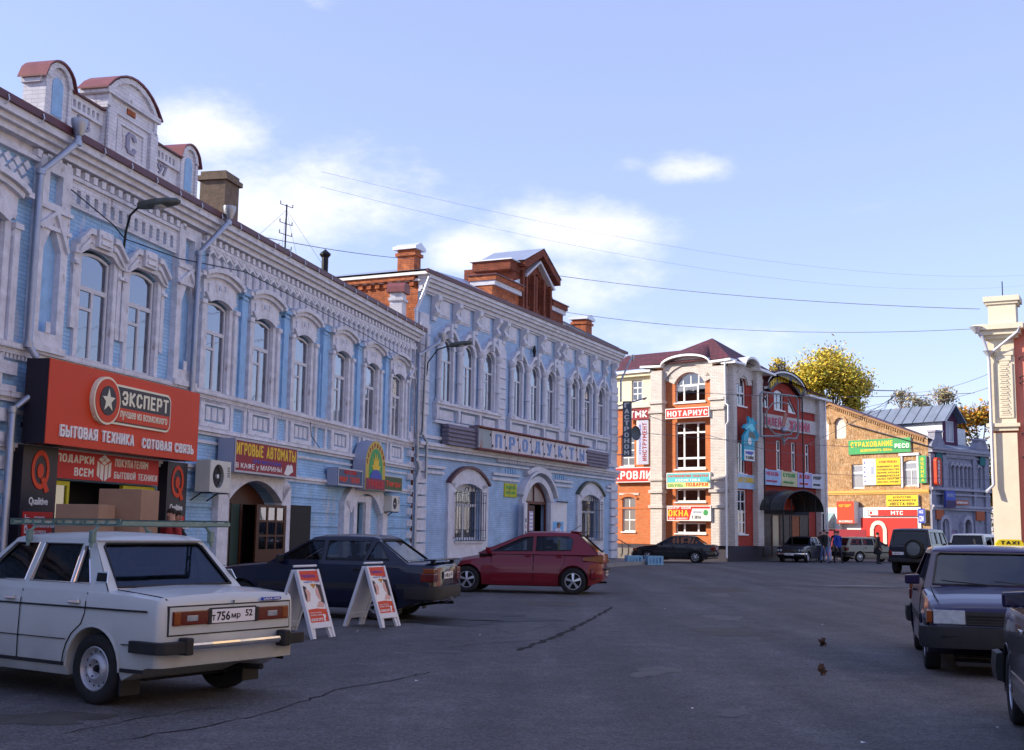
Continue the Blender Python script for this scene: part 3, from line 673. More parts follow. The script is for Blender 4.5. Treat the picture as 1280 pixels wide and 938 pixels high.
# ================================================================== shop front and signs on the first building
def local_thing(name, label, cat, F, x, y, z=0, group=None):
    """a thing placed in the frame of facade F (x along it, y into it), turned like the facade"""
    a = F.rotation_euler.z; L = F.location
    return thing(name, label, cat, (L.x + x * cos(a) - y * sin(a), L.y + x * sin(a) + y * cos(a), L.z + z), a, group)
def lightbox(name, label, F, x0, x1, z0, z1, y, depth, face, side, rim=None, group=None, cat='sign'):
    """sign box with its front at y; origin at the lower left front corner"""
    t = local_thing(name, label, cat, F, x0, y, z0, group)
    w, h = x1 - x0, z1 - z0
    P(lambda b: b.box(0, w, .012, depth, 0, h)).build('casing', side, t)
    P(lambda b: b.box(.0, w, 0, .012, 0, h)).build('face_panel', face, t)
    if rim:
        b = MB(); r = .045; b.box(0, w, -.012, 0, 0, r); b.box(0, w, -.012, 0, h - r, h); b.box(0, r, -.012, 0, r, h - r); b.box(w - r, w, -.012, 0, r, h - r); b.build('rim', rim, t)
    return t, w, h
# big orange electronics-shop sign
t, w, h = lightbox('shop_sign', 'huge orange-red shop sign with a star badge and white lettering over the shop window', B1, -22.27, -16.92, 2.85, 4.3, -.7, .45, CORG, CBLK)
P(lambda b: (b.box(.3, .38, .45, .7, .3, .38), b.box(4.9, 4.98, .45, .7, .3, .38))).build('bracket', IRON, t)
def rrect(x0, x1, z0, z1, r, n=5):
    c = [(x1 - r, z0 + r, -90), (x1 - r, z1 - r, 0), (x0 + r, z1 - r, 90), (x0 + r, z0 + r, 180)]
    return [(cx + r * cos(rad(a + 90 * i / n)), cz + r * sin(rad(a + 90 * i / n))) for cx, cz, a in c for i in range(n + 1)]
def disc(cx, cz, r, n=28, sx=1): return [(cx + r * sx * cos(2 * pi * i / n), cz + r * sin(2 * pi * i / n)) for i in range(n)]
def plate(pts, y0, y1, m, par, name): return P(lambda b: b.prism(pts, y0, y1)).build(name, m, par)
plate(rrect(1.35, 4.06, .50, 1.25, .16), -.05, 0, CCRM, t, 'badge_rim')
plate(rrect(1.39, 4.02, .54, 1.21, .14), -.06, -.05, CBLK, t, 'badge_plate')
plate([(1.39, .56), (3.98, .56), (4.0, .82), (1.39, .82)], -.066, -.06, CORG, t, 'badge_strip')
plate(disc(1.68, .9, .44), -.09, 0, CCRM, t, 'badge_ring'); plate(disc(1.68, .9, .40), -.1, -.09, CORG, t, 'badge_disc'); plate(disc(1.68, .9, .27), -.11, -.1, CBLK, t, 'badge_centre')
plate([(1.68 + (.22 if i % 2 == 0 else .09) * cos(rad(90 + 36 * i)), .9 + (.22 if i % 2 == 0 else .09) * sin(rad(90 + 36 * i))) for i in range(10)], -.12, -.11, CCRM, t, 'star')
text(t, 'ЭКСПЕРТ', 2.2, 3.93, .87, 1.15, -.062, CCRM, .0)
text(t, 'лучшее из возможного', 2.15, 3.9, .6, .77, -.068, CCRM, .015)
text(t, 'БЫТОВАЯ ТЕХНИКА', .38, 2.78, .14, .36, -.0, CWHT, .004, .03)
text(t, 'СОТОВАЯ СВЯЗЬ', 3.08, 5.14, .13, .33, -.0, CWHT, .004, .03)
# banner with the parcel
t, w, h = lightbox('shop_banner', 'red banner with a white parcel drawing and white lettering under the orange sign', B1, -21.1, -17.45, 2.32, 2.83, -.12, .06, CRED, CBLK)
text(t, 'ПОДАРКИ', .05, 1.25, .29, .45, 0, CWHT, .01); text(t, 'ВСЕМ', .62, 1.25, .06, .22, 0, CWHT, .01)
text(t, 'ПОКУПАТЕЛЯМ', 1.98, 3.22, .30, .46, 0, CWHT, .01); text(t, 'БЫТОВОЙ ТЕХНИКИ', 1.96, 3.6, .07, .23, 0, CWHT, .01)
for q in ([(1.36, .1), (1.44, .06), (1.44, .34), (1.36, .38)], [(1.47, .05), (1.58, .0), (1.58, .3), (1.47, .335)], [(1.62, .0), (1.72, .05), (1.72, .335), (1.62, .3)], [(1.75, .06), (1.84, .1), (1.84, .38), (1.75, .34)], [(1.4, .41), (1.5, .36), (1.59, .41), (1.5, .455)], [(1.61, .41), (1.7, .36), (1.8, .41), (1.7, .455)], [(1.51, .35), (1.6, .31), (1.69, .35), (1.6, .395)], [(1.51, .465), (1.6, .42), (1.69, .465), (1.6, .505)]):
    plate(q, -.008, 0, CWHT, t, 'parcel_facet')
# black advertising piers either side
for x0, x1, lab in ((-22.15, -21.15, 'black and red advertising pillar left of the shop window'), (-17.25, -16.4, 'black and red advertising pillar right of the shop window')):
    t, w, h = lightbox('advertising_pillar', lab, B1, x0, x1, .15, 2.84, -.22, .22, CBLK, CBLK, group='advertising pillars of the electronics shop')
    cx = w / 2
    b = MB(); o = disc(cx, 2.28, .34, 24, .75); i_ = disc(cx, 2.28, .25, 24, .72); b.holed(o, [i_], -.012, .012, closed_outer=True); b.prism([(cx + .02, 2.12), (cx + .12, 2.16), (cx + .27, 1.92), (cx + .16, 1.88)], -.014, 0); b.prism(disc(cx, 2.26, .13, 14, .7), -.012, 0)
    b.build('ring_emblem', CORG, t)
    text(t, 'Qualitive', cx - .27, cx + .27, 1.65, 1.8, 0, CWHT, .02)
    P(lambda b: b.box(.08, w - .06, -.006, 0, .25, 1.55)).build('red_panel', CRED, t)
    tt = textmesh('ЭКСПЕРТ', .02, 2, .01)
    me = tt; ax = max(v.co.x for v in me.vertices); az = max(v.co.y for v in me.vertices)
    for v in me.vertices: v.co = (.14 + (1 - v.co.y / az) * .13 + .0, -.006 - (v.co.z / .01 + 1) / 2 * .006, .28 + v.co.x / ax * 1.22)
    me.materials.append(CWHT); link('lettering', me, t)
    for k, s in enumerate(('лидер', 'технологий', 'успеха', 'техника')): text(t, s, .4, .4 + .06 * len(s), 1.4 - k * .12, 1.47 - k * .12, -.006, CWHT, .01)
# shop window frames
b = MB()
for x0, x1 in ((-20.93, -20.38), (-18.55, -17.32)):
    b.box(x0, x0 + .07, .02, .1, .2, 2.28); b.box(x1 - .07, x1, .02, .1, .2, 2.28); b.box(x0 + .07, x1 - .07, .02, .1, 2.2, 2.28); b.box(x0 + .07, x1 - .07, .02, .1, .2, .3)
b.build('shop_window_frame', CYG, B1)
P(lambda b: b.box(-20.86, -20.45, .05, .056, .3, 2.2)).build('pane', GLASS, B1); P(lambda b: b.box(-18.48, -17.39, .05, .056, .3, 2.2)).build('pane', GLASS, B1)
P(lambda b: (b.box(-20.75, -20.5, .3, .32, 1.6, 2.15), b.box(-18.0, -17.45, .4, .42, 1.2, 2.1))).build('window_poster', CWHT, B1)
# cardboard cartons stacked on the pavement
def carton(label, x, y, w, d, h, z=.15, rz=0):
    t = local_thing('carton', label, 'cardboard box', B1, x, y, z, 'cartons outside the electronics shop')
    t.rotation_euler.z += rz
    P(lambda b: b.box(-w / 2, w / 2, -d / 2, d / 2, 0, h)).build('box_body', CARDB, t, bevel=.012)
    TAPE = mat('parcel tape', (.42, .33, .22), .3)
    P(lambda b: b.box(-w / 2 + .01, w / 2 - .01, -.03, .03, h, h + .004)).build('tape', TAPE, t)
    PR = mat('printed brown', (.12, .06, .04), .8)
    P(lambda b: b.box(-w / 2 + .08, w / 2 - .12, -d / 2 - .004, -d / 2, .05, .1)).build('print', PR, t)
carton('tall brown carton standing on another in front of the shop window', -20.85, -1.5, .76, .9, .9, 1.22, rad(-80))
carton('lower wide carton under the tall one by the shop window', -20.85, -1.5, .8, 1.0, 1.065, .15, rad(-82))
carton('brown carton left of the tall carton stack', -21.95, -1.35, .72, .8, 1.68, .15, rad(-78))
# cafe sign
t, w, h = lightbox('cafe_sign', 'maroon cafe and arcade sign with yellow and white lettering above the arched door', B1, -14.75, -11.15, 2.75, 3.53, -.5, .42, CMAR, CGRY, CGRY2)
text(t, 'ИГРОВЫЕ АВТОМАТЫ', .08, 3.5, .4, .7, 0, CYEL, .0); text(t, 'КРУГЛОСУТОЧНО', 1.0, 2.6, .25, .34, 0, CBLU, .02)
text(t, 'В КАФЕ у МАРИНЫ', .08, 2.65, .07, .23, 0, CWHT, .01)
plate([(2.8, .08), (3.05, .05), (3.35, .16), (3.3, .3), (3.2, .34), (3.14, .28), (3.05, .33), (2.95, .3), (2.9, .2)], -.01, 0, CWHT, t, 'cup_drawing')
# sun sign group
t, w, h = lightbox('picture_sign', 'low dark sign with red and yellow wording left of the sunburst sign', B1, -8.02, -6.0, 2.71, 3.22, -.42, .34, mat('sign slate', (.05, .08, .16), .5), CGRY, CGRY2)
text(t, 'МИР ТВОЙ', .12, 1.75, .1, .3, 0, CORG, .05); text(t, 'магазин', .5, 1.5, .34, .46, 0, CRED, .02)
t, w, h = lightbox('picture_sign', 'low dark sign with red and yellow wording right of the sunburst sign', B1, -4.1, -2.2, 2.69, 3.2, -.42, .34, mat('sign olive', (.05, .09, .03), .5), CGRY, CGRY2)
text(t, 'Товары', .25, 1.7, .12, .34, 0, CORG, .05)
t = local_thing('sunburst_sign', 'tall arched sign with a yellow sunburst on green above a blue globe', 'sign', B1, -5.05, -.48, 2.66)
ar = [(-.92, 0), (.92, 0)] + [(.92 * cos(rad(a)), .75 + .78 * sin(rad(a))) for a in range(0, 181, 12)]
plate(ar, 0, .4, CGRY, t, 'casing'); plate([(x * .97, z * .985 + .01) for x, z in ar], -.012, 0, mat('sign gold', (.5, .36, .05), .45), t, 'face_panel')
plate([(.66 * x, z * .84) for x, z in ar], -.02, -.012, CGRN, t, 'green_arch')
plate([((.42 if i % 2 else .24) * cos(rad(i * 15)), .62 + (.56 if i % 2 else .3) * sin(rad(i * 15))) for i in range(13)], -.028, -.02, CYEL, t, 'sunburst')
plate([(.52 * cos(rad(a)), .36 + .28 * sin(rad(a))) for a in range(0, 181, 15)], -.034, -.028, CBLU, t, 'globe')
plate([(-.86, .02), (.86, .02), (.86, .36), (-.86, .36)], -.026, -.02, mat('sign wine', (.22, .02, .06), .5), t, 'lower_panel')
text(t, 'ТРИОД', -.7, .7, .08, .3, -.026, CRED, .04)
for k, ch in enumerate('ТОВАРЫДОМА'):
    a = rad(168 - k * 17.3); cx, cz = .78 * cos(a), .72 + .66 * sin(a); text(t, ch, cx - .06, cx + .06, cz - .07, cz + .07, -.012, CMAR, .02)
# air conditioners
def aircon(label, F, x, y, z, w, h, d):
    t = local_thing('air_conditioner', label, 'air conditioner', F, x, y, z, 'air conditioners on the blue house')
    fx, fz, r = w * .4, h * .5, h * .38
    b = MB(); b.holed([(0, 0), (w, 0), (w, h), (0, h)], [disc(fx, fz, r, 24)], 0, .08); b.box(0, w, .08, d, 0, h)
    b.add([(0, 0, 0), (0, .08, 0), (0, .08, h), (0, 0, h)], [(0, 3, 2, 1)]); b.add([(w, 0, 0), (w, .08, 0), (w, .08, h), (w, 0, h)], [(0, 1, 2, 3)])
    b.add([(0, 0, h), (w, 0, h), (w, .08, h), (0, .08, h)], [(0, 1, 2, 3)]); b.add([(0, 0, 0), (w, 0, 0), (w, .08, 0), (0, .08, 0)], [(3, 2, 1, 0)])
    b.build('casing', PLASW, t)
    FAN = mat('fan grille grey', (.05, .055, .06), .5)
    b = MB()
    for k in range(1, 6): b.lathe([(r * k / 5 - .006, 0), (r * k / 5, -.004), (r * k / 5, .004)], 24, 'y', (fx, .012, fz))
    for k in range(12): a = k * pi / 6; b.tube([(fx, .012, fz), (fx + r * cos(a), .012, fz + r * sin(a))], .004, 4)
    b.build('grille', FAN, t)
    b = MB(); b.lathe([(0, 0), (r, 0)], 20, 'y', (fx, .075, fz)); b.build('fan_well', CBLK, t)
    b = MB(); b.lathe([(0, -.01), (r * .2, 0), (r * .2, .05)], 12, 'y', (fx, .01, fz)); b.build('hub', CWHT, t)
    b = MB()
    for k in range(6): b.box(w * .83, w * .95, -.004, 0, h * .5 + k * .04, h * .5 + k * .04 + .02)
    b.build('louvres', FAN, t)
    P(lambda b: (b.tube([(.12, d + .25, -.25), (.12, d - .1, -.02), (.12, 0, -.02)], .015, 6), b.tube([(w - .12, d + .25, -.25), (w - .12, d - .1, -.02), (w - .12, 0, -.02)], .015, 6))).build('bracket', IRON, t)
    return t
aircon('large cream air conditioner on the wall right of the orange sign', B1, -16.0, -.55, 2.25, 1.0, .7, .35)
aircon('small air conditioner under the sunburst sign by the downpipe', B1, -3.3, -.45, 2.06, .8, .5, .3)
# street lamps on curved arms
def lamp(label, F, pts, head, heading):
    t = local_thing('street_lamp', label, 'street lamp', F, *pts[0][:2], pts[0][2], 'street lamps on wall arms')
    p0 = Vector(pts[0]); q = [Vector(p) - p0 for p in pts]
    P(lambda b: b.tube(q, .025, 8)).build('arm', IRON, t, smooth=60)
    hd = Vector(head) - p0
    b = MB(); n = 12
    prof = [(0, .0, .07), (.08, .07, .1), (.3, .15, .12), (.6, .17, .11), (.78, .12, .08), (.86, .0, .03)]
    vs = []; fs = []
    for x, wy, hz in prof:
        for k in range(n):
            a = 2 * pi * k / n; vs.append((x, wy * cos(a), (hz if sin(a) > 0 else hz * .7) * sin(a)))
    for i in range(len(prof) - 1):
        for k in range(n): fs.append((i * n + k, i * n + (k + 1) % n, (i + 1) * n + (k + 1) % n, (i + 1) * n + k))
    b.add(vs, fs); o = b.build('lamp_head', LAMPG, t, smooth=60, fix=True); o.location = hd; o.rotation_euler = (0, rad(-8), heading)
    b = MB(); b.lathe([(0, -.05), (.12, -.03), (.14, 0)], 12, 'z', (.45, 0, -.05)); g = b.build('lamp_glass', mat('milky glass', (.4, .4, .36), .2), o, smooth=60)
    return t
lamp('dark street lamp on a curved arm between the paired upper windows', B1, [(-19.15, -.05, 6.85), (-19.18, -.1, 7.3), (-19.3, -.25, 7.6), (-19.4, -.5, 7.74)], (-19.4, -.45, 7.74), rad(-75))
b = MB(); b.tube([(-21.3, -.24, 7.55), (-19.8, -.2, 7.28), (-19.2, -.1, 7.15), (-17.2, -.2, 7.2), (-14.2, -.3, 7.55), (-6, -.3, 7.4), (-1, -.3, 7.2)], .012, 5); b.tube([(-9.4, -.1, 4.4), (-9.3, -.1, 4.0), (-8.6, -.1, 3.7), (-3, -.1, 3.68)], .01, 5); b.build('wall_cable', BLACK, B1)
# ================================================================== second building: grey-blue grocer's house
B2 = thing('grocer_house', 'grey-blue two-storey house with tall arched windows and a brick dormer', 'building', (-3.4427, 42.7113, 0), rad(65))
X2 = [2.25, 4.05, 5.88, 8.62, 10.42, 12.25, 15.02, 16.85, 18.68]
up = [archpts(x, .48, 6.22, 8.2, .44, 10) for x in X2]
lw = [archpts(4.2, 1.15, 1.15, 3.05, .22, 10), archpts(10.75, 1.35, .15, 2.75, .85, 12), archpts(17.2, 1.2, 1.15, 3.05, .22, 10)]
b = MB(); b.holed([(0, 0), (20.9, 0), (20.9, 10.1), (0, 10.1)], up + lw, 0, .32)
b.build('wall', GBLUE, B2)
b = MB(); b.box(-.0, .02, .01, 8.4, 0, 10.6); b.box(20.88, 20.9, .32, 8.4, 0, 10.6); b.box(.02, 20.88, 8.3, 8.4, 0, 10.6); b.box(.0, 20.9, .02, .1, 10.1, 10.6)
b.build('brick_wall', BRICK, B2)
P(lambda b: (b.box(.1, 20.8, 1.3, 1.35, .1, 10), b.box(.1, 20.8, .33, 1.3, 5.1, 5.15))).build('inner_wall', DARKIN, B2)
# brick side wall dressing: corbels and white eave board
b = MB()
for i in range(24): b.box(-.1, 0, .15 + i * .36, .33 + i * .36, 10.25, 10.45)
b.build('brick_corbels', BRICK, B2, kind='stuff')
P(lambda b: (b.box(-.25, 0, -.5, 8.5, 10.62, 10.72), b.box(-.1, .02, -.1, 3.2, 10.42, 10.5))).build('eave_board', mat('clean white board', (.78, .78, .78), .6), B2)
P(lambda b: b.box(-.18, 0, .1, 8.4, 10.45, 10.62)).build('brick_cornice', BRICK, B2)
ROOFB = mat('pale zinc roof', (.34, .39, .50), .4, .4, noise=(1.5, .12))
b = MB(); b.add([(-.3, -.52, 10.78), (21.2, -.52, 10.78), (15.0, 4.7, 13.5), (7.0, 4.7, 12.7), (21.2, 8.7, 10.78), (-.3, 8.7, 10.78)], [(0, 1, 2, 3), (3, 2, 4, 5), (1, 4, 2), (0, 3, 5)])
b.build('roof', ROOFB, B2)
P(lambda b: b.box(-.3, 21.2, -.56, -.48, 10.66, 10.8)).build('gutter_edge', ROOFM, B2)
b = MB()
for i in range(14):
    x = .6 + i * 1.5
    if i % 1 == 0:
        xr = min(max(x, 7.0), 15.0)
        b.tube([(x, -.45, 10.84), (xr, 4.65, 12.73 + (xr - 7) * .1)], .03, 4)
b.build('roof_seams', mat('dark roof seam', (.14, .15, .18), .5), B2, kind='stuff')  # seams are dark in their own colour
# cornice in steps
b = MB()
for z0, z1, y in ((10.52, 10.66, -.5), (10.4, 10.52, -.42), (10.26, 10.4, -.3), (10.12, 10.26, -.18), (10.05, 10.12, -.1)): b.box(0 if y > -.5 else -.05, 20.95, y, 0, z0, z1)
b.build('cornice', GWHT, B2)
# frieze: square panels and scrolled brackets
b = MB(); b.box(-.4, .4, -.06, 0, 9.45, 9.98); b.box(-.47, .47, -.03, 0, 9.38, 10.04)
fp = b.build('frieze_panel', GWHT, B2, loc=(1.95, 0, 0)).data
xs = [1.95 + k * .0 for k in range(1)]
fx = [3.65, 5.45, 8.0, 9.05 + .95, 11.8, 14.45, 16.3, 18.1]
for x in [3.65, 5.45, 8.05, 9.98, 11.8, 14.43, 16.27, 18.1]: link('frieze_panel', fp, B2, (x, 0, 0))
b = MB()
pr = [(-.02, 10.05), (-.34, 10.05), (-.34, 9.9), (-.24, 9.8), (-.15, 9.66), (-.24, 9.56), (-.27, 9.45), (-.2, 9.36), (-.12, 9.3), (-.12, 9.14), (-.02, 9.14)]
n = len(pr); vs = [(-.13, y, z) for y, z in pr] + [(.13, y, z) for y, z in pr]
tri = tessellate_polygon([[Vector((y, z, 0)) for y, z in pr]])
b.add(vs, [t for t in tri] + [tuple(i + n for i in t)[::-1] for t in tri] + [(i, (i + 1) % n, (i + 1) % n + n, i + n) for i in range(n)])
br = b.build('scroll_bracket', GWHT, B2, loc=(1.1, 0, 0), fix=True).data
for x in [2.8, 4.55, 6.35, 7.1, 9.0, 10.9, 12.75, 13.45, 15.35, 17.2, 19.05, 20.3]: link('scroll_bracket', br, B2, (x, 0, 0))
# arched hoods with keystones, colonnettes, balusters under the sills
b = MB()
arcband(b, 0, .48, .66, 8.2, .44, 8.24, .56, -.09, 0, 12)
b.prism([(-.9, 8.5), (-.66, 8.5), (-.62, 8.62), (-.3, 8.88), (0, 8.95), (.3, 8.88), (.62, 8.62), (.66, 8.5), (.9, 8.5), (.9, 8.6), (.74, 8.66), (.4, 9.0), (.1, 9.07), (-.1, 9.07), (-.4, 9.0), (-.74, 8.66), (-.9, 8.6)], -.2, 0)
b.prism([(-.66, 8.24), (.66, 8.24), (.62, 8.6), (.3, 8.85), (-.3, 8.85), (-.62, 8.6)][::1], -.08, -.0) if False else None
b.box(-.08, .08, -.26, 0, 8.66, 9.2)
for s in (-1, 1): b.box(min(s * .465, s * .6), max(s * .465, s * .6), -.06, .04, 6.2, 8.22)
wd = b.build('window_hood', GWHT, B2, loc=(X2[0], 0, 0)).data
for x in X2[1:]: link('window_hood', wd, B2, (x, 0, 0))
b = MB(); b.lathe([(.16, 6.2), (.16, 6.32), (.1, 6.36), (.1, 7.0), (.13, 7.03), (.13, 7.08), (.1, 7.1), (.1, 8.1), (.13, 8.14), (.13, 8.2), (.11, 8.24), (.2, 8.4), (.2, 8.52), (0, 8.52)], 12, 'z', (0, -.1, 0))
cl = b.build('colonnette', GWHT, B2, loc=(X2[0] + .9, 0, 0), smooth=40).data
for x in (X2[1] + .9, X2[0] - .72, X2[2] + .68, X2[3] - .72, X2[3] + .9, X2[4] + .9, X2[5] + .68, X2[6] - .72, X2[6] + .9, X2[7] + .9, X2[8] + .68): link('colonnette', cl, B2, (x, 0, 0))
for i, x in enumerate(X2): window(B2, x, .035, 6.24, 'b2' if i % 3 else 'b2b')
for g in (0, 3, 6):
    x0, x1 = X2[g] - .95, X2[g + 2] + .9
    P(lambda b: (b.box(x0, x1, -.22, 0, 6.1, 6.2), b.box(x0 + .03, x1 - .03, -.15, 0, 5.98, 6.1), b.box(x0, x1, -.12, 0, 5.28 + .12, 5.5))).build('sill_course', GWHT, B2)
    for k in range(3):
        P(lambda b: b.box(X2[g + k] - .55, X2[g + k] + .55, -.07, 0, 5.56, 5.9)).build('sill_panel', GWHT, B2)
    for xx in (x0 + .12, X2[g] + .9, X2[g + 1] + .9, x1 - .12):
        P(lambda b: (b.box(xx - .09, xx + .09, -.16, 0, 5.6, 5.98), b.lathe([(0, 5.5), (.09, 5.53), (.09, 5.6)], 8, 'z', (xx, -.08, 0)))).build('sill_bracket', GWHT, B2)
# rusticated piers
def rust(x0, x1, zs, y=-.14, name='rusticated_block'):
    z0, z1, dz = zs; n = int((z1 - z0) / dz)
    me = None
    for k in range(n):
        if me is None: me = P(lambda b: b.box(x0, x1, y, 0, 0, dz - .05)).build(name, GWHT, B2, loc=(0, 0, z0), bevel=.02).data
        else: link(name, me, B2, (0, 0, z0 + k * dz))
for x0, x1 in ((.05, .75), (6.62, 7.28), (12.95, 13.65), (19.95, 20.88)):
    rust(x0, x1, (5.6, 9.2, .42)); P(lambda b: b.box(x0 + .02, x1 - .02, -.08, 0, 4.9, 9.3)).build('pier', GWHT, B2)
for x0, x1 in ((.05, .75), (19.95, 20.88)): rust(x0, x1, (.2, 4.0, .42))
# lower storey mouldings
b = MB()
for z0, z1, y in ((4.78, 4.9, -.1), (4.5, 4.62, -.26), (4.4, 4.5, -.18), (4.1, 4.18, -.1)): b.box(0, 20.95, y, 0, z0, z1)
b.build('string_course', GWHT, B2)
b = MB()
for i in range(92): b.box(6.7 + i * .155, 6.7 + i * .155 + .08, -.14, 0, 4.26, 4.38)
b.build('dentil_band', GWHT, B2, kind='stuff')
for x0, x1 in ((.75, 2.2), (6.3, 8.9), (12.6, 14.8), (19.4, 20.9)):
    P(lambda b: (b.box(x0, x1, -.12, 0, 3.72, 3.82), b.box(x0, x1, -.07, 0, 3.52, 3.62))).build('short_moulding', GWHT, B2)
b = MB()
for x, hw, zb, z0, ri in ((4.2, 1.15, 1.15, 3.05, .22), (17.2, 1.2, 1.15, 3.05, .22)):
    b = MB(); arcband(b, x, hw, hw + .55, z0, ri, z0 + .2, .62, -.1, 0, 14); b.box(x - hw - .55, x - hw, -.1, 0, .15, z0 + .2); b.box(x + hw, x + hw + .55, -.1, 0, .15, z0 + .2)
    b.box(x - hw, x + hw, -.1, 0, .15, 1.0); b.box(x - hw - .05, x + hw + .05, -.18, 0, 1.0, 1.12); b.build('window_surround', GWHT, B2)
    b = MB(); arcband(b, x, hw + .53, hw + .62, z0 + .18, .62, z0 + .24, .66, -.2, 0, 14); b.build('hood_mould', ROOFM if x < 5 else LAMPG, B2)
b = MB(); arcband(b, 10.75, 1.35, 1.75, 2.75, .85, 2.8, 1.05, -.16, 0, 16); b.box(9.0, 9.4, -.16, 0, .15, 2.8); b.box(12.1, 12.5, -.16, 0, .15, 2.8); b.build('door_surround', GWHT, B2)
b = MB(); arcband(b, 10.75, 1.85, 1.95, 2.95, 1.05, 3.05, 1.05, -.3, 0, 16); arcband(b, 10.75, 1.2, 1.35, 3.85, .25, 4.0, .28, -.22, 0, 10); b.build('door_hood', GWHT, B2)
for i in range(5):
    for xo in (7.6, 12.9): P(lambda b: b.box(xo + i * .24, xo + i * .24 + .1, -.05, 0, 3.86, 4.06)).build('slot_block', BLUEP, B2)
# shop windows behind grilles
ORL = mat('orange shop curtain', (.5, .27, .12), .8, noise=(6, .3))  # orange is the curtain's own colour
def shopwin(x, hw, m, seed):
    o = P(lambda b: b.holed(archpts(x, hw, 1.15, 3.05, .22, 8), [[(x - hw + .08, 1.22), (x - .05, 1.22), (x - .05, 2.4), (x - hw + .08, 2.4)], [(x + .05, 1.22), (x + hw - .08, 1.22), (x + hw - .08, 2.4), (x + .05, 2.4)], [(x - hw + .08, 2.5), (x + hw - .08, 2.5), (x + hw - .08, 3.0), (x - hw + .08, 3.0)]], .16, .06, closed_outer=True)).build('window', WOODW, B2)
    P(lambda b: b.box(x - hw, x + hw, .18, .19, 1.16, 3.1)).build('pane', GLASS, o)
    r = random.Random(seed); b = MB(); n = 40; vs = []; fs = []
    for i in range(n + 1):
        xx = x - hw + 2 * hw * i / n; yy = .45 + .05 * sin(i * 1.3) + .02 * r.random(); vs += [(xx, yy, 1.16), (xx, yy, 3.0)]
    for i in range(n): fs.append((2 * i, 2 * i + 2, 2 * i + 3, 2 * i + 1))
    b.add(vs, fs); b.build('curtain', m, o)
    g = bpy.data.objects.new('window_grille', None)
    b = MB()
    x0, x1, z0, z1, y = x - hw - .12, x + hw + .08, 1.1, 2.95, -.22
    for k in range(13): xx = x0 + (x1 - x0) * k / 12; b.tube([(xx, y, z0), (xx, y, z1)], .013, 4)
    for z in (z0, 1.5, 2.55, z1): b.tube([(x0, y, z), (x1, y, z)], .016, 4)
    for xx in (x0, x1):
        for z in (z0 + .1, z1 - .1): b.tube([(xx, y, z), (xx, 0, z)], .016, 4)
    for k in range(4):
        cx = x - .45 + k * .3; b.tube([(cx + .16 * cos(a * pi / 6), y, z1 + .02 + (.3 - .1 * abs(k - 1.5)) * sin(a * pi / 6)) for a in range(7)], .014, 4)
    b.build('window_grille', IRON, B2)
shopwin(4.2, 1.15, ORL, 1); shopwin(17.2, 1.2, mat('dim shop goods', (.14, .16, .10), .8, noise=(5, .7)), 2)
# entrance
b = MB(); arcband(b, 10.75, 1.3, 1.35, 2.72, .72, 2.75, .84, .06, .14, 14); b.box(9.4, 12.1, .06, .14, 2.66, 2.78); b.box(10.72, 10.78, .06, .14, 2.78, 3.55); b.box(9.4, 9.5, .06, .14, .15, 2.66); b.box(12.0, 12.1, .06, .14, .15, 2.66); b.box(10.1, 10.22, .06, .14, .15, 2.66)
b.build('door_frame', mat('dark red brown wood', (.10, .03, .02), .5), B2)
P(lambda b: b.prism([(9.46, 2.78), (12.04, 2.78)] + arch_top(9.46, 12.04, 2.8, .68), .11, .12)).build('fanlight', mat('frosted brown fanlight', (.28, .22, .20), .3, noise=(3, .15)), B2)
P(lambda b: b.box(10.24, 11.0, .14, .18, .2, 2.6)).build('door_leaf', BROWN, B2); P(lambda b: b.box(10.4, 10.82, .13, .139, 1.5, 2.35)).build('door_notice', mat('violet notice', (.42, .36, .6), .6), B2)
for k in range(5): P(lambda b: b.box(10.43, 10.79, .122, .13, 1.56 + k * .16, 1.64 + k * .16)).build('notice_line', CWHT, B2)
DW = mat('white painted door', (.66, .66, .70), .5, noise=(4, .1))
dl = P(lambda b: (b.box(0, .72, 0, .05, 0, 2.5))).build('door_leaf', DW, B2, loc=(8.55, -.5, .18)); dl.rotation_euler = (0, 0, rad(16))
for k in range(4): P(lambda b: b.box(.15, .45, -.006, 0, .9 + k * .26, 1.06 + k * .26)).build('door_notice', CBLK if k % 2 else mat('pink notice', (.5, .3, .36), .6), dl)
dl = P(lambda b: b.box(0, 1.2, 0, .05, 0, 2.6)).build('door_leaf', DW, B2, loc=(12.15, -.1, .18)); dl.rotation_euler = (0, 0, rad(-16))
P(lambda b: b.box(.15, .95, -.008, 0, 1.2, 1.75)).build('poster', mat('sky blue poster', (.18, .42, .72), .6), dl); P(lambda b: b.box(.15, .7, -.008, 0, .45, .95)).build('poster', CYG, dl)
P(lambda b: (b.box(12.1, 13.4, -.46, -.42, 2.78, 2.84))).build('door_rail', IRON, B2)
t, w, h = lightbox('wall_plaque', 'yellow green notice board on the wall left of the grocery door', B2, 7.5, 8.7, 2.88, 3.44, -.05, .05, mat('plaque acid', (.42, .45, .03), .6, dirt=((.25, .12, .02), 3, .55, .9)), CYG)
text(t, 'ПРОДУКТЫ', .12, 1.05, .32, .46, 0, CGRN, .02); text(t, 'МАГАЗИН', .12, 1.0, .12, .24, 0, CGRN, .02)
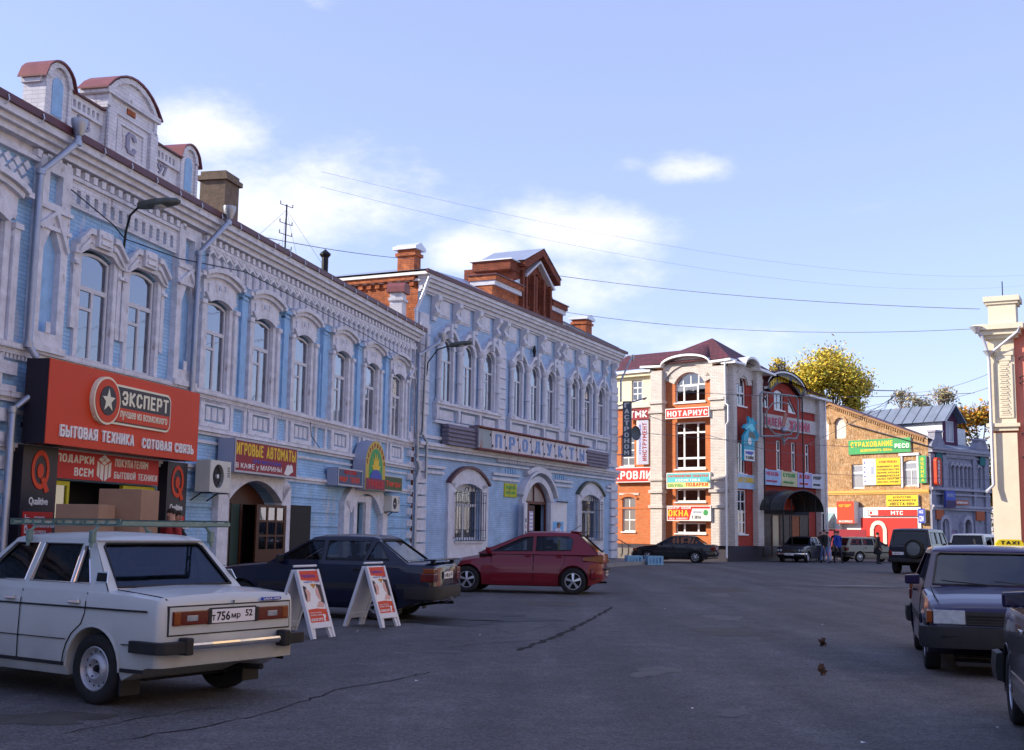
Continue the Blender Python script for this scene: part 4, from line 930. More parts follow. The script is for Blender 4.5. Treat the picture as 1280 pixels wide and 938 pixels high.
# grocery sign with letter panels between louvred boards
t = local_thing('grocery_sign', 'long weathered sign of nine letter panels between grey louvred boards', 'sign', B2, 1.85, -.42, 4.62)
SLAT = mat('weathered grey slat', (.17, .15, .19), .8, noise=(4, .2)); LPAN = mat('worn letter panel', (.58, .54, .58), .7, noise=(4, .2), dirt=((.30, .10, .05), 3, .6, .8))
sl = None
for x0, x1 in ((0, 2.25), (13.95, 17.0)):
    for k in range(5):
        P(lambda b: b.hexa([(x0, 0, k * .155), (x1, 0, k * .155), (x1, .3, k * .155 + .02), (x0, .3, k * .155 + .02), (x0, .06, k * .155 + .15), (x1, .06, k * .155 + .15), (x1, .3, k * .155 + .15), (x0, .3, k * .155 + .15)])).build('slat', SLAT, t)
P(lambda b: (b.box(2.25, 13.95, .1, .35, .02, .84), b.box(2.2, 2.27, -.08, .35, 0, .88))).build('backing', SLAT, t)
P(lambda b: (b.box(2.22, 14.0, -.1, .1, .84, .9), b.box(2.22, 14.0, -.12, .1, -.03, .03))).build('frame_rail', mat('rusty red rail', (.16, .035, .03), .7), t)
blue_l = mat('faded blue letter', (.16, .27, .50), .7, noise=(6, .3))
for k, ch in enumerate(' ПРОДУКТЫ'):
    x0 = 2.3 + k * 1.295
    pnl = P(lambda b: b.box(x0, x0 + 1.22, .0, .1, .06, .81)).build('letter_panel', LPAN if k else mat('rusted picture panel', (.30, .34, .36), .7, dirt=((.32, .08, .03), 1.8, .5, .9)), t)
    if k: text(pnl, ch, x0 + .33, x0 + .9, .16, .7, 0, blue_l, .01, .02)
    for q in ((x0 + .06, .2), (x0 + 1.16, .62)): P(lambda b: b.box(q[0] - .035, q[0] + .035, -.03, 0, q[1] - .05, q[1] + .05)).build('lamp_holder', IRON, pnl)
# vertical corner sign on its bracket
t = local_thing('corner_sign', 'tall narrow dark sign with white letters down the corner of the grocery', 'sign', B2, 20.95, -.9, 5.35)
P(lambda b: b.box(0, .14, .1, .55, 0, 2.85)).build('casing', mat('sign dark slate', (.10, .12, .14), .6), t)
b = MB(); b.tube([(.08, .9, 2.6), (.08, -.7, 3.0)], .04, 6); b.tube([(.08, .9, .1), (.08, 0, .1)], .03, 6); b.tube([(.08, -.7, 3.0), (.3, -.5, 2.95)], .05, 6); b.build('bracket', GALV, t)
for k, ch in enumerate('ГАСТРОНОМ'):
    me = textmesh(ch, .03, 2, .01); ax = max(v.co.x for v in me.vertices); az = max(v.co.y for v in me.vertices); a0 = min(v.co.x for v in me.vertices)
    for v in me.vertices: v.co = (-.002 - (v.co.z / .01 + 1) / 2 * .01, .46 - (v.co.x - a0) / (ax - a0) * .27, 2.52 - k * .305 + v.co.y / az * .24)
    me.materials.append(CWHT); link('lettering', me, t)
t = local_thing('satellite_dish', 'round grey dish fixed at the corner of the grocery beside its vertical sign', 'satellite dish', B2, 21.1, -1.0, 6.55)
b = MB(); b.lathe([(0, .1), (.2, .07), (.36, 0), (.38, -.03), (.36, .0), (.2, .09), (0, .12)], 22, 'y'); o = b.build('dish', mat('dark grey dish', (.09, .1, .11), .5), t, smooth=60); o.rotation_euler = (0, 0, rad(-20))
P(lambda b: (b.tube([(0, .1, 0), (-.1, .5, -.2), (-.15, 1.0, -.2)], .02, 6), b.tube([(0, 0, -.3), (0, -.4, 0)], .012, 5))).build('arm', GALV, t)
# downpipes
pipe(B2, [(-.25, -.6, 10.5), (-.15, -.3, 9.9), (-.32, -.12, 9.3), (-.3, -.12, 8.4)], .06, GALVW)
pipe(B2, [(.2, -.3, 8.6), (.2, -.2, 4.9), (.45, -.25, 4.6), (.45, -.25, 3.3)], .05, GALV)
pipe(B2, [(21.5, -.7, 10.6), (21.3, -.6, 10.3), (21.1, -.2, 9.3), (21.1, -.2, 8.2)], .05, GALV, (21.5, -.7, 10.5))
# chimneys
chimney(B2, .5, .7, 10.7, 11.7, .5, .7, BRICK, tin=GALVW)
chimney(B2, 22.3 - 3.2, 1.2, 10.9, 12.2, .85, .75, BRICK, tin=GALVW)
# ---- brick dormer over the cornice
def dslab(pts, y0, y1, name, m, par): return P(lambda b: b.prism(pts, y0, y1)).build(name, m, par)
BRICK_SHADED = mat('shaded dormer brick', (.19, .045, .025), .85, noise=(3, .35), brick=(.26, .077, (.08, .05, .045), (.28, .07, .03), .01, .8))  # dormer brick with the shade of its front mixed into the colour
hl = [archpts(9.45, .28, 11.2, 12.3, .28, 6), archpts(10.55, .3, 11.2, 12.5, .3, 6), archpts(11.4, .2, 11.2, 12.2, .2, 5)]
b = MB(); b.holed([(8.6, 10.75), (12.0, 10.75), (12.0, 12.75), (10.35, 13.62), (8.6, 12.75)], hl, -.05, .3); b.box(8.6, 8.75, .25, 2.6, 10.75, 12.8); b.box(11.85, 12.0, .25, 2.6, 10.75, 12.8); b.box(8.75, 11.85, .35, .4, 10.75, 12.7)
dm = b.build('dormer', BRICK_SHADED, B2)
for x in (8.75, 9.1, 9.9, 10.15, 11.0, 11.75): P(lambda b: b.box(x - .09, x + .09, -.22, -.05, 10.75, 12.6)).build('brick_shaft', BRICK_SHADED, dm)
for pts in ([(8.4, 12.72), (8.7, 12.72), (10.35, 13.55), (10.35, 13.86), (8.4, 12.95)], [(10.35, 13.55), (12.0, 12.72), (12.35, 12.6), (12.35, 12.85), (10.35, 13.86)]): dslab(pts, -.42, .2, 'gable_cornice', BRICK_SHADED, dm)
for pts in ([(8.9, 12.35), (10.35, 13.25), (10.35, 13.36), (8.9, 12.48)], [(10.35, 13.25), (11.9, 12.3), (12.1, 12.36), (10.35, 13.36)]): dslab(pts, -.3, -.05, 'white_string', GWHT, dm)
P(lambda b: b.add([(8.3, -.46, 12.96), (10.35, -.46, 13.9), (10.35, 2.0, 13.9), (8.3, 2.0, 12.96), (12.42, -.46, 12.86), (12.42, 2.0, 12.86)], [(0, 1, 2, 3), (1, 4, 5, 2)])).build('dormer_roof', ROOFB, dm)
P(lambda b: b.box(7.6, 8.6, -.1, 1.7, 12.45, 12.85)).build('side_cornice', BRICK_SHADED, dm); P(lambda b: b.box(7.95, 8.6, -.05, 1.5, 12.0, 12.45)).build('side_block', BRICK_SHADED, dm)
P(lambda b: b.box(7.5, 8.62, -.2, 1.8, 12.85, 12.9)).build('tin_flashing', GALVW, dm); P(lambda b: b.hexa([(7.7, -.1, 11.9), (8.6, -.1, 12.0), (8.6, 1.6, 12.0), (7.7, 1.6, 11.9), (7.9, -.1, 11.97), (8.6, -.1, 12.2), (8.6, 1.6, 12.2), (7.9, 1.6, 11.97)])).build('tin_flashing', GALVW, dm)
for x0, x1, s in ((6.0, 8.6, 1), (12.0, 13.55, -1)):
    P(lambda b: (b.box(x0, x1, -.05, .9, 10.75, 11.45), b.box(x0 - .1, x1 + .1, -.25, 1.0, 11.65, 11.85))).build('dormer_wing', BRICK if s > 0 else BRICK_SHADED, dm)  # left wing wears the sunlit brick colour, right wing the shaded one
    P(lambda b: (b.box(x0 - .04, x1 + .04, -.18, .95, 11.45, 11.65))).build('wing_string', GWHT, dm)
    P(lambda b: b.box(x0 - .16, x1 + .16, -.3, 1.05, 11.85, 11.9)).build('tin_flashing', ROOFM, dm)
P(lambda b: b.prism([(12.0, 11.9), (12.9, 11.9), (12.45, 12.05), (12.15, 12.35), (12.0, 12.8)], .0, .4)).build('volute', BRICK_SHADED, dm)
lamp('dark street lamp on a curved arm at the first windows of the grey-blue house', B2, [(.55, -.1, 6.9), (.5, -.2, 7.5), (.75, -.45, 8.0), (1.1, -.8, 8.18)], (1.0, -.8, 8.15), rad(-70))
crow = MB(); crow.lathe([(0, 0), (.06, .05), (.09, .14), (.07, .26), (.045, .33), (.05, .38), (.0, .42)], 8, 'z'); crow.hexa([(-.03, .02, -.12), (.03, .02, -.12), (.04, .08, -.1), (-.04, .08, -.1), (-.04, -.03, .12), (.04, -.03, .12), (.05, .06, .14), (-.05, .06, .14)]); crow.prism([(-.01, .36), (.1, .35), (.0, .4)], -.015, .015)
o = crow.build('pigeon', BLACK, smooth=60); tag(o, 'dark pigeon perched on a window hood of the grey-blue house', 'bird'); q = facpt0 = None
a = B2.rotation_euler.z; o.location = (B2.location.x + 10.1 * cos(a) + .15 * sin(a), B2.location.y + 10.1 * sin(a) - .15 * cos(a), 9.12)
# ================================================================== red brick shopping centre on the corner
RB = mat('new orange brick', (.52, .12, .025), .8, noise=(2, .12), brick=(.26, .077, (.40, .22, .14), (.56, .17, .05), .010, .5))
RB_SHADED = mat('shaded red brick', (.36, .035, .022), .8, noise=(2, .12), brick=(.26, .077, (.26, .06, .05), (.40, .05, .03), .010, .5))  # right front's shade is put into this darker copy of the brick
WB = mat('white facing brick', (.58, .53, .48), .8, noise=(3, .1), brick=(.26, .085, (.46, .42, .42), (.68, .62, .56), .012, .8))
CREAM = mat('cream facing brick', (.72, .66, .46), .8, noise=(3, .06), brick=(.5, .15, (.6, .54, .36), (.74, .68, .5), .006, .3))
PVC = mat('white window plastic', (.78, .78, .78), .4)
GRAN = mat('dark granite plinth', (.05, .045, .06), .35, noise=(20, .3))
TILE = mat('dark red roof tile', (.085, .030, .034), .7, noise=(6, .2), brick=(.35, .22, (.05, .015, .02), (.13, .035, .05), .015, .8))
GLD = glassmat('dark shop glass', (.12, .13, .16), .14)
RL = thing('shopping_centre', 'red and white brick corner shopping centre with a dark red roof and arched gables', 'building', (11.9866, 66, 0), rad(-40))
XL = -8.6
RW = 11.6
# left front: local x from XL to 0 (corner); right front uses the turned helper frame (x' = along, y' = into)
def TR(x, y, z):  # right-front coordinates into the house frame (turned by 90 degrees)
    return (-y, x, z)
def rbuild(b, name, m, parent=None, **k):
    b.v = [TR(*v) for v in b.v]
    return b.build(name, m, parent or RL, **k)
WL = {'far': (-6.55, .48), 'main': (-2.45, .98)}
holes = [archpts(-6.62, .46, 1.55, 3.42, .14, 6), archpts(-6.7, .46, 5.35, 7.1, .14, 6), archpts(-2.45, .98, 1.5, 2.1, 0), archpts(-2.45, .98, 3.25, 3.98, 0), archpts(-2.45, .98, 5.1, 7.75, 0)]
b = MB(); b.holed([(XL, .85), (0, .85), (0, 8.85), (XL, 8.85)], holes, 0, .25); b.build('wall', RB, RL)
b = MB(); b.holed([(XL, 8.85), (-4.8, 8.85), (-4.8, 10.55), (XL, 10.55)], [[(-6.4, 9.12), (-5.65, 9.12), (-5.65, 10.35), (-6.4, 10.35)]], -.06, .25, closed_outer=True); b.build('cream_wall', CREAM, RL)
b = MB(); b.holed([(-4.8, 8.85), (0, 8.85), (0, 10.2), (-.9, 11.0), (-1.4, 11.25), (-2.5, 11.5), (-3.6, 11.25), (-4.1, 11.0), (-4.8, 10.9)], [archpts(-2.45, .98, 8.85, 9.95, .62, 10)], 0, .25); b.build('gable_wall', RB, RL)
P(lambda b: (b.box(XL, -.02, .02, .3, 0, .85), b.box(-4.9, .06, -.14, .0, 0, .85))).build('plinth', GRAN, RL)
P(lambda b: b.box(XL, XL + .1, .25, 9, .5, 10.5)).build('end_wall', RB, RL)
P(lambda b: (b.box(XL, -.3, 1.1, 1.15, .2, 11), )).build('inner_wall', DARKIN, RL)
# white brick piers
for x0, x1 in ((-4.85, -4.08), (-.9, 0)):
    P(lambda b: b.box(x0, x1, -.42, 0, .85, 10.75)).build('white_pier', WB, RL)
    for z in (2.9, 3.75, 4.45, 8.3, 8.85): P(lambda b: b.box(x0 - .09, x1 + (.09 if x1 < 0 else .0), -.52, 0, z, z + .16)).build('pier_moulding', WB, RL)
P(lambda b: (b.box(-3.98 - .1, -3.5, -.03, 0, 8.85, 10.3), b.box(-1.45, -.9, -.03, 0, 8.85, 10.3))).build('side_panel', RB, RL) if False else None
b = MB(); arcband(b, -2.45, 1.0, 1.55, 9.95, .62, 10.2, .9, -.12, 0, 16); arcband(b, -2.5, 1.6, 1.62, 10.1, .9, 10.95, .5, -.2, 0, 16)
b.prism([(-4.08, 10.25), (-3.5, 10.25), (-3.95, 10.9), (-4.08, 10.9)], -.12, 0); b.prism([(-1.4, 10.25), (-.9, 10.25), (-.9, 10.9), (-.95, 10.9)], -.12, 0); b.prism([(-4.0, 10.3), (-3.48, 10.3), (-3.2, 10.75), (-2.45, 11.05), (-1.7, 10.75), (-1.42, 10.3), (-.9, 10.3), (-.9, 11.0), (-1.45, 11.3), (-2.45, 11.52), (-3.45, 11.3), (-4.0, 11.0)], -.06, 0)
b.build('gable_arch', WB, RL)
# eaves: straight, curved over the gable, straight
def eave(pts, y0, y1, t=.12, name='eave_board', m=None, tr=False):
    up = pts; dn = [(x, z - t) for x, z in pts]
    b = MB(); b.prism(up + dn[::-1], y0, y1)
    return rbuild(b, name, m or PVC) if tr else b.build(name, m or PVC, RL)
arcp = [(-2.5 + 1.6 * cos(rad(a)), 11.05 + .52 * sin(rad(a))) for a in range(180, -1, -12)]
eave([(-5.5, 11.1)] + arcp + [(.45, 11.1)], -.55, .2)
eave([(XL - .3, 10.86), (-4.85, 10.86)], -.5, .2); P(lambda b: (b.box(XL, -4.85, -.35, 0, 10.55, 10.74))).build('eave_board', CREAM, RL)
P(lambda b: (b.box(XL, -4.1, -.16, 0, 8.72, 8.87), b.box(-7.3, -5.9, -.04, 0, 3.66, 3.78))).build('string_course', WB, RL)
b = MB()
for x, zt in ((-6.62, 3.42), (-6.7, 7.1)): arcband(b, x, .5, .68, zt, .14, zt + .04, .3, -.08, 0, 10)
P(lambda b: b.box(XL, -4.85, -.03, 0, 2.86, 2.96)).build('brick_string', RB, RL); b.build('brick_arch', RB, RL)
# windows with plastic frames
def pvc(name, cx, z0, w, h, cells, parent, y=.1, tr=False, arch=0, curt=False):
    hw = w / 2
    hl = []
    for xa, xb, za, zb in cells:
        if zb is None: hl.append([(xa, za), (xb, za)] + [(xb + (xa - xb) * i / 4, archz(xb + (xa - xb) * i / 4, 0, hw, h, arch) - .07) for i in range(5)])
        else: hl.append([(xa, za), (xb, za), (xb, zb), (xa, zb)])
    f = lambda q: [(x + cx, z + z0) for x, z in q]
    b = MB(); b.holed(f(archpts(0, hw, 0, h, arch, 8)), [f(q) for q in hl], y, .06, closed_outer=True); b.box(cx - hw - .06, cx + hw + .06, -.08, .02, z0 - .07, z0)
    o = rbuild(b, name, PVC) if tr else b.build(name, PVC, RL)
    for q in hl:
        b = MB(); b.prism(f(q), y + .03, y + .035)
        if tr: rbuild(b, 'pane', GLD, o)
        else: b.build('pane', GLD, o)
    if curt:
        b = MB(); b.box(cx - hw + .05, cx + hw - .05, y + .3, y + .31, z0 + .1, z0 + h)
        rbuild(b, 'curtain', CURT, o) if tr else b.build('curtain', CURT, o)
    return o
grid = lambda w, h, c, r, m=.06: [(-w / 2 + .07 + (w - .14) / c * i + m / 2 * (i > 0), -w / 2 + .07 + (w - .14) / c * (i + 1) - m / 2 * (i < c - 1), .07 + (h - .14) / r * j + m / 2 * (j > 0), .07 + (h - .14) / r * (j + 1) - m / 2 * (j < r - 1)) for i in range(c) for j in range(r)]
pvc('window', -6.62, 1.55, .92, 1.95, grid(.92, 1.95, 2, 3), RL); pvc('window', -6.7, 5.35, .92, 1.85, grid(.92, 1.85, 2, 4), RL); pvc('window', -6.02, 9.14, .72, 1.2, grid(.72, 1.2, 2, 3), RL, y=.02)
w3 = [(-.92, -.5), (-.4, .4), (.5, .92)]
pvc('window', -2.45, 1.5, 1.96, .6, [(a, c, .08, .52) for a, c in w3], RL); pvc('window', -2.45, 3.25, 1.96, .73, [(a, c, .08, .65) for a, c in w3], RL)
pvc('window', -2.45, 5.1, 1.96, 2.65, [(a, c, z0, z1) for a, c in w3 for z0, z1 in ((.1, .55), (.66, 2.0), (2.1, 2.55))], RL)
pvc('window', -2.45, 8.87, 1.96, 1.08, [(-.92, -.5, .08, .95), (-.4, .4, .08, .9), (.5, .92, .08, .95), (-.9, -.55, 1.03, None), (-.47, -.03, 1.03, None), (.03, .47, 1.03, None), (.55, .9, 1.03, None)], RL, arch=.62)
# ---- right front
rh = [archpts(1.45, .5, 1.5, 3.95, 0), archpts(1.45, .45, 4.85, 6.6, 0), archpts(1.45, .52, 8.62, 9.85, .5, 8)]
for x in (3.9, 5.85, 7.75, 9.55): rh.append(archpts(x, .3, 5.25, 7.0, 0))
rh += [[(3.75, 8.8), (4.75, 8.8), (4.75, 9.75), (4.3, 9.5)], archpts(5.95, .62, 8.78, 9.8, .2, 6), [(7.1, 8.75), (8.3, 8.72), (7.2, 9.75), (7.1, 9.75)], [(3.6, .2), (9.6, .2), (9.6, 2.9), (3.6, 2.9)]]
b = MB(); b.holed([(0, .85), (3.6, .85), (3.6, .2), (9.6, .2), (9.6, .85), (RW, .85), (RW, 9.95), (9.4, 9.95), (8.6, 10.5), (7.4, 11.0), (6.0, 11.15), (4.6, 10.9), (3.9, 10.5), (0, 10.9)], rh[:-1], 0, .25)
rbuild(b, 'wall', RB_SHADED)
# entrance cut is closed by a flush sheet coloured as a shaded recess
b = MB(); b.box(3.6, 9.6, -.02, .0, .2, 2.95); rbuild(b, 'shop_front', DARKIN)
for x0, x1 in ((-.0, .35), (2.65, 3.3), (10.6, 11.3)):
    b = MB(); b.box(x0, x1, -.34, 0, .85, 10.0 if x0 > 3 else 10.85); rbuild(b, 'white_pier', WB)
for x0, x1, z0, z1 in ((3.3, 10.6, 7.62, 8.45), (8.7, 10.6, 8.95, 9.9), (2.65, 3.9, 9.3, 10.4), (.35, 2.65, 10.2, 10.9)):
    b = MB(); b.box(x0, x1, -.1, 0, z0, z1); rbuild(b, 'white_band', WB)
b = MB(); arcband(b, 1.45, .54, 1.0, 9.85, .5, 9.9, .85, -.16, 0, 12); rbuild(b, 'window_arch', WB)
b = MB(); b.box(0, RW, -.06, .0, .0, .85); rbuild(b, 'plinth', GRAN)
arc2 = [(1.6 + .85 * cos(rad(a)), 10.85 + .55 * sin(rad(a))) for a in range(180, -1, -15)]
eave([(-.45, 10.95), (.7, 10.95)] + arc2 + [(4.3, 10.72)], -.7, .2, tr=True)
arc3 = [(6.35 + 2.5 * cos(rad(a)), 9.95 + 1.15 * sin(rad(a))) for a in range(180, -1, -10)]
eave(arc3, -.36, .2, .1, tr=True); eave([(8.8, 9.98), (11.9, 9.9)], -.6, .2, tr=True)
b = MB(); arcband(b, 6.35, 1.9, 2.4, 9.75, .7, 9.95, 1.05, -.3, .0, 14); rbuild(b, 'arch_fascia', CBLK)
for k, ch in enumerate('ТОРГОВЫЙ ЦЕНТР'):
    if ch == ' ': continue
    a = rad(158 - k * 10.3); cx, cz = 6.35 + 2.1 * cos(a), 9.8 + .82 * sin(a)
    me = textmesh(ch, .03, 2, .01); X = max(v.co.x for v in me.vertices); Z = max(v.co.y for v in me.vertices)
    for v in me.vertices: v.co = TR(cx - .13 + v.co.x / X * .26, -.3 - (v.co.z / .01 + 1) / 2 * .02, cz - .16 + v.co.y / Z * .34)
    me.materials.append(CYEL); link('lettering', me, RL)
def rtext(s, x0, x1, z0, z1, y, m, bold=.02, par=None):
    me = textmesh(s, bold, 2, .01); X0 = min(v.co.x for v in me.vertices); X = max(v.co.x for v in me.vertices); Z0 = min(v.co.y for v in me.vertices); Z = max(v.co.y for v in me.vertices)
    for v in me.vertices: v.co = TR(x0 + (v.co.x - X0) / (X - X0) * (x1 - x0), y - (v.co.z / .01 + 1) / 2 * .02, z0 + (v.co.y - Z0) / (Z - Z0) * (z1 - z0))
    me.materials.append(m); link('lettering', me, par or RL)
PINK = mat('faded pink letters', (.50, .08, .14), .6)
rtext('ДИЛЕЙ', 3.8, 6.0, 7.75, 8.35, -.1, PINK); rtext('ЖИНИИ', 7.0, 9.7, 7.7, 8.3, -.1, PINK)
pvc('window', 1.45, 1.5, 1.0, 2.45, grid(1.0, 2.45, 2, 4), RL, tr=True); pvc('window', 1.45, 4.85, .9, 1.75, grid(.9, 1.75, 2, 2), RL, tr=True)
pvc('window', 1.45, 8.64, 1.04, 1.2, [(-.45, -.03, .08, .7), (.03, .45, .08, .7), (-.42, -.03, .78, None), (.03, .42, .78, None)], RL, tr=True, arch=.5, curt=True)
for x in (3.9, 5.85, 7.75, 9.55): pvc('window', x, 5.25, .6, 1.75, [(-.23, .23, .07, 1.1), (-.23, .23, 1.2, 1.68)], RL, tr=True)
pvc('window', 5.95, 8.8, 1.24, 1.0, [(-.55, -.03, .08, .95), (.03, .55, .08, .95)], RL, tr=True, arch=.2, curt=True)
for q in ([(3.75, 8.8), (4.75, 8.8), (4.75, 9.75), (4.3, 9.5)], [(7.1, 8.75), (8.3, 8.72), (7.2, 9.75), (7.1, 9.75)]):
    cx = sum(p[0] for p in q) / 4; cz = sum(p[1] for p in q) / 4; inn = [(cx + (x - cx) * .78, cz + (z - cz) * .78) for x, z in q]
    b = MB(); b.holed(q, [inn], .08, .06, closed_outer=True); o = rbuild(b, 'window', PVC); b = MB(); b.prism(inn, .11, .115); rbuild(b, 'pane', GLD, o)
# shop front doors below the canopy
GDS = mat('dim shop interior', (.05, .03, .03), .4, noise=(4, .9), spec=.2)
for x0, x1, m in ((3.75, 4.7, GDS), (4.85, 5.6, mat('poster cream', (.55, .45, .3), .6)), (5.8, 7.0, GDS), (7.15, 8.2, mat('poster rust', (.30, .08, .02), .6, noise=(8, .6))), (8.3, 9.4, GDS)):
    b = MB(); b.box(x0, x1, -.05, -.02, .3, 2.6); rbuild(b, 'shop_pane', m)
    b = MB(); b.holed([(x0 - .07, .25), (x1 + .07, .25), (x1 + .07, 2.67), (x0 - .07, 2.67)], [[(x0, .3), (x1, .3), (x1, 2.6), (x0, 2.6)]], -.08, .06, closed_outer=True); rbuild(b, 'shop_frame', BROWN)
# curved entrance canopy
t = thing('entrance_canopy', 'dark translucent barrel canopy on iron arches over the shopping centre entrance', 'canopy', RL.location, RL.rotation_euler.z)
CANG = mat('smoked canopy sheet', (.045, .05, .05), .25, noise=(2, .3))
n = 14; vs = []; fs = []
for i in range(n + 1):
    a = pi * i / n
    for y in (-1.8, 0): vs.append(TR(5.3 + 2.5 * cos(a), y, 2.85 + 1.15 * sin(a)))
for i in range(n): fs.append((2 * i, 2 * i + 1, 2 * i + 3, 2 * i + 2))
P(lambda b: b.add(vs, fs)).build('canopy_sheet', CANG, t, smooth=60)
for y in (-1.8, -.9, -.05):
    b = MB(); b.tube([TR(5.3 + 2.52 * cos(pi * i / 14), y, 2.85 + 1.17 * sin(pi * i / 14)) for i in range(15)], .04, 6); b.build('arch_rib', IRON, t)
for x in (2.8, 7.8): P(lambda b: b.tube([TR(x, -1.8, 0), TR(x, -1.8, 2.75)], .05, 6)).build('post', IRON, t)
for x in (3.8, 6.8): P(lambda b: (b.tube([TR(x, -1.8, .0), TR(x, -1.8, 3.55)], .025, 6))).build('bar', IRON, t)
# roof
b = MB()
A_ = [(XL - .3, -.5, 10.88), (-4.6, -.6, 11.15), (.5, -.85, 11.12), (-.2, 4.2, 10.8), (.6, 12, 9.95)]
b.add([(XL - .3, -.5, 10.9), (-4.9, -.5, 10.95), (-3.2, 3.2, 12.45), (XL - .3, 3.2, 12.45), (-3.2, 8, 11.5), (XL - .3, 8, 11.5)], [(0, 1, 2, 3), (3, 2, 4, 5)])
b.add([(-5.5, -.45, 11.12), (.4, -.45, 11.12), (-2.4, 2.4, 12.85)], [(0, 1, 2)])
b.add([(.4, -.45, 11.12), (.4, 4.6, 10.85), (-2.4, 4.0, 12.6), (-2.4, 2.4, 12.85)], [(0, 1, 2, 3)])
b.add([(-5.5, -.45, 11.12), (-2.4, 2.4, 12.85), (-2.4, 4.0, 12.6), (-5.5, 3.4, 12.3)], [(0, 1, 2, 3)])
b.add([(.6, 4.2, 10.75), (.6, 12.0, 9.95), (-4.5, 12.0, 11.6), (-4.5, 4.2, 12.1)], [(0, 1, 2, 3)])
b.add([(-4.5, 12.0, 11.6), (-9, 12, 9.9), (-9, 4.2, 11.5), (-4.5, 4.2, 12.1)], [(0, 1, 2, 3)])
b.build('roof', TILE, RL)
# barrel roofs behind the curved gables
for (cx, hw, zb, ri) in ((-2.5, 1.6, 11.05, .52),):
    vs = []; fs = []
    for i in range(13):
        a = pi * i / 12; vs += [(cx + hw * cos(a), -.55, zb + .02 + ri * sin(a)), (cx + hw * cos(a) * .3, 1.6, 12.2 + .2 * sin(a))]
    for i in range(12): fs.append((2 * i, 2 * i + 1, 2 * i + 3, 2 * i + 2))
    P(lambda b: b.add(vs, fs)).build('barrel_roof', TILE, RL)
vs = []; fs = []
for i in range(19):
    a = pi * i / 18; vs += [TR(6.35 + 2.55 * cos(a), -.42, 9.98 + 1.17 * sin(a)), TR(6.35 + 2.55 * cos(a), 3.5, 9.98 + 1.17 * sin(a))]
for i in range(18): fs.append((2 * i, 2 * i + 1, 2 * i + 3, 2 * i + 2))
P(lambda b: b.add(vs, fs)).build('barrel_roof', TILE, RL)
b = MB(); b.tube([(.12, -.55, 10.9), (.12, -.5, 8.6), (.3, -.55, 8.5), (.3, -.55, 7.6), (.12, -.5, 7.4), (.12, -.5, .2)], .05, 6); b.build('downpipe', PVC, RL)
b = MB(); b.tube([TR(11.3, -.4, 9.8), TR(11.3, -.4, .4)], .05, 6); b.build('downpipe', GALVW, RL)
# signs on the left front
def simple_sign(label, F, x0, x1, z0, z1, y, face, lines, d=.14, side=None, rim=None, name='shop_sign', tr=False, group=None):
    if tr:
        t = thing(name, label, 'sign', RL.location, RL.rotation_euler.z, group)
        b = MB(); b.box(x0, x1, y, y + d, z0, z1); b.v = [TR(*v) for v in b.v]; b.build('board', face, t)
        for s, a, c, e, f_, m in lines: rtext(s, a, c, e, f_, y, m, .015, t)
        return t
    t, w, h = lightbox(name, label, F, x0, x1, z0, z1, y, d, face, side or CWHT, rim, group)
    for s, a, c, e, f_, m in lines: text(t, s, a - x0, c - x0, e - z0, f_ - z0, 0, m, .015)
    return t
simple_sign('red sign with white notary lettering between the white piers', RL, -3.75, -.9, 7.92, 8.5, -.55, CRED, [('НОТАРИУС', -3.62, -.98, 8.03, 8.36, CWHT)], rim=CWHT)
t = simple_sign('turquoise and yellow sign for cosmetics, shoes and gifts', RL, -3.68, -.85, 3.98, 4.86, -.55, mat('sign pale yellow', (.66, .60, .22), .5), [('ОБУВЬ', -3.58, -2.6, 4.06, 4.25, CGRN), ('ПОДАРКИ', -2.4, -1.0, 4.08, 4.3, CORG)], rim=CWHT)
P(lambda b: b.box(.05, 2.78, -.004, 0, .34, .83)).build('turquoise_panel', mat('sign turquoise', (.10, .48, .52), .5), t); text(t, 'КОСМЕТИКА', .6, 2.2, .38, .54, -.004, CWHT, .015); text(t, 'ПАРФЮМЕРИЯ ПОДАРКИ', .12, 2.7, .62, .76, -.004, CORG, .01)
t = simple_sign('red, orange and white sign advertising windows and wallpaper', RL, -3.65, -.82, 2.18, 3.02, -.55, CRED, [('ЦЕНТР ОБОИ', -3.58, -2.1, 2.83, 2.98, CWHT), ('ОКНА', -3.58, -2.25, 2.42, 2.8, CYEL), ('БЕЗ ХЛОПОТ', -3.5, -2.3, 2.26, 2.36, CWHT)], rim=CWHT)
P(lambda b: b.prism([(1.45, .05), (2.78, .05), (2.78, .68), (1.65, .68)], -.004, 0)).build('white_panel', CWHT, t); text(t, 'К ОКНА', 1.62, 2.2, .12, .3, -.004, CBLK, .02); text(t, 'пластиковые', 1.7, 2.25, .44, .54, -.004, CGRY, .01); P(lambda b: b.prism(disc(2.5, .46, .16, 14), -.008, -.004)).build('balloon', CGRN, t)
simple_sign('short maroon sign with three white letters high on the left bay', RL, -6.6, -4.98, 8.0, 8.62, -.4, CMAR, [('ТМК', -6.3, -5.08, 8.1, 8.52, CWHT)])
simple_sign('red roofing sign with white letters on the left bay', RL, -7.55, -4.7, 4.38, 5.25, -.3, CRED, [('КРОВЛИ', -7.45, -4.85, 4.55, 5.05, CWHT)], rim=CWHT)
t, w, h = lightbox('vertical_sign', 'tall lilac-white vertical sign for tools beside the white pier', RL, -5.85, -5.05, 5.4, 7.95, -.35, .1, mat('sign lilac white', (.42, .42, .55), .5), CWHT)
me = textmesh('ИНСТРУМЕНТ', .02, 2, .01); ax = max(v.co.x for v in me.vertices); az = max(v.co.y for v in me.vertices)
for v in me.vertices: v.co = (.4 + (1 - v.co.y / az) * .3, -(v.co.z / .01 + 1) / 2 * .006, .2 + v.co.x / ax * 2.2)
me.materials.append(CMAR); link('lettering', me, t)
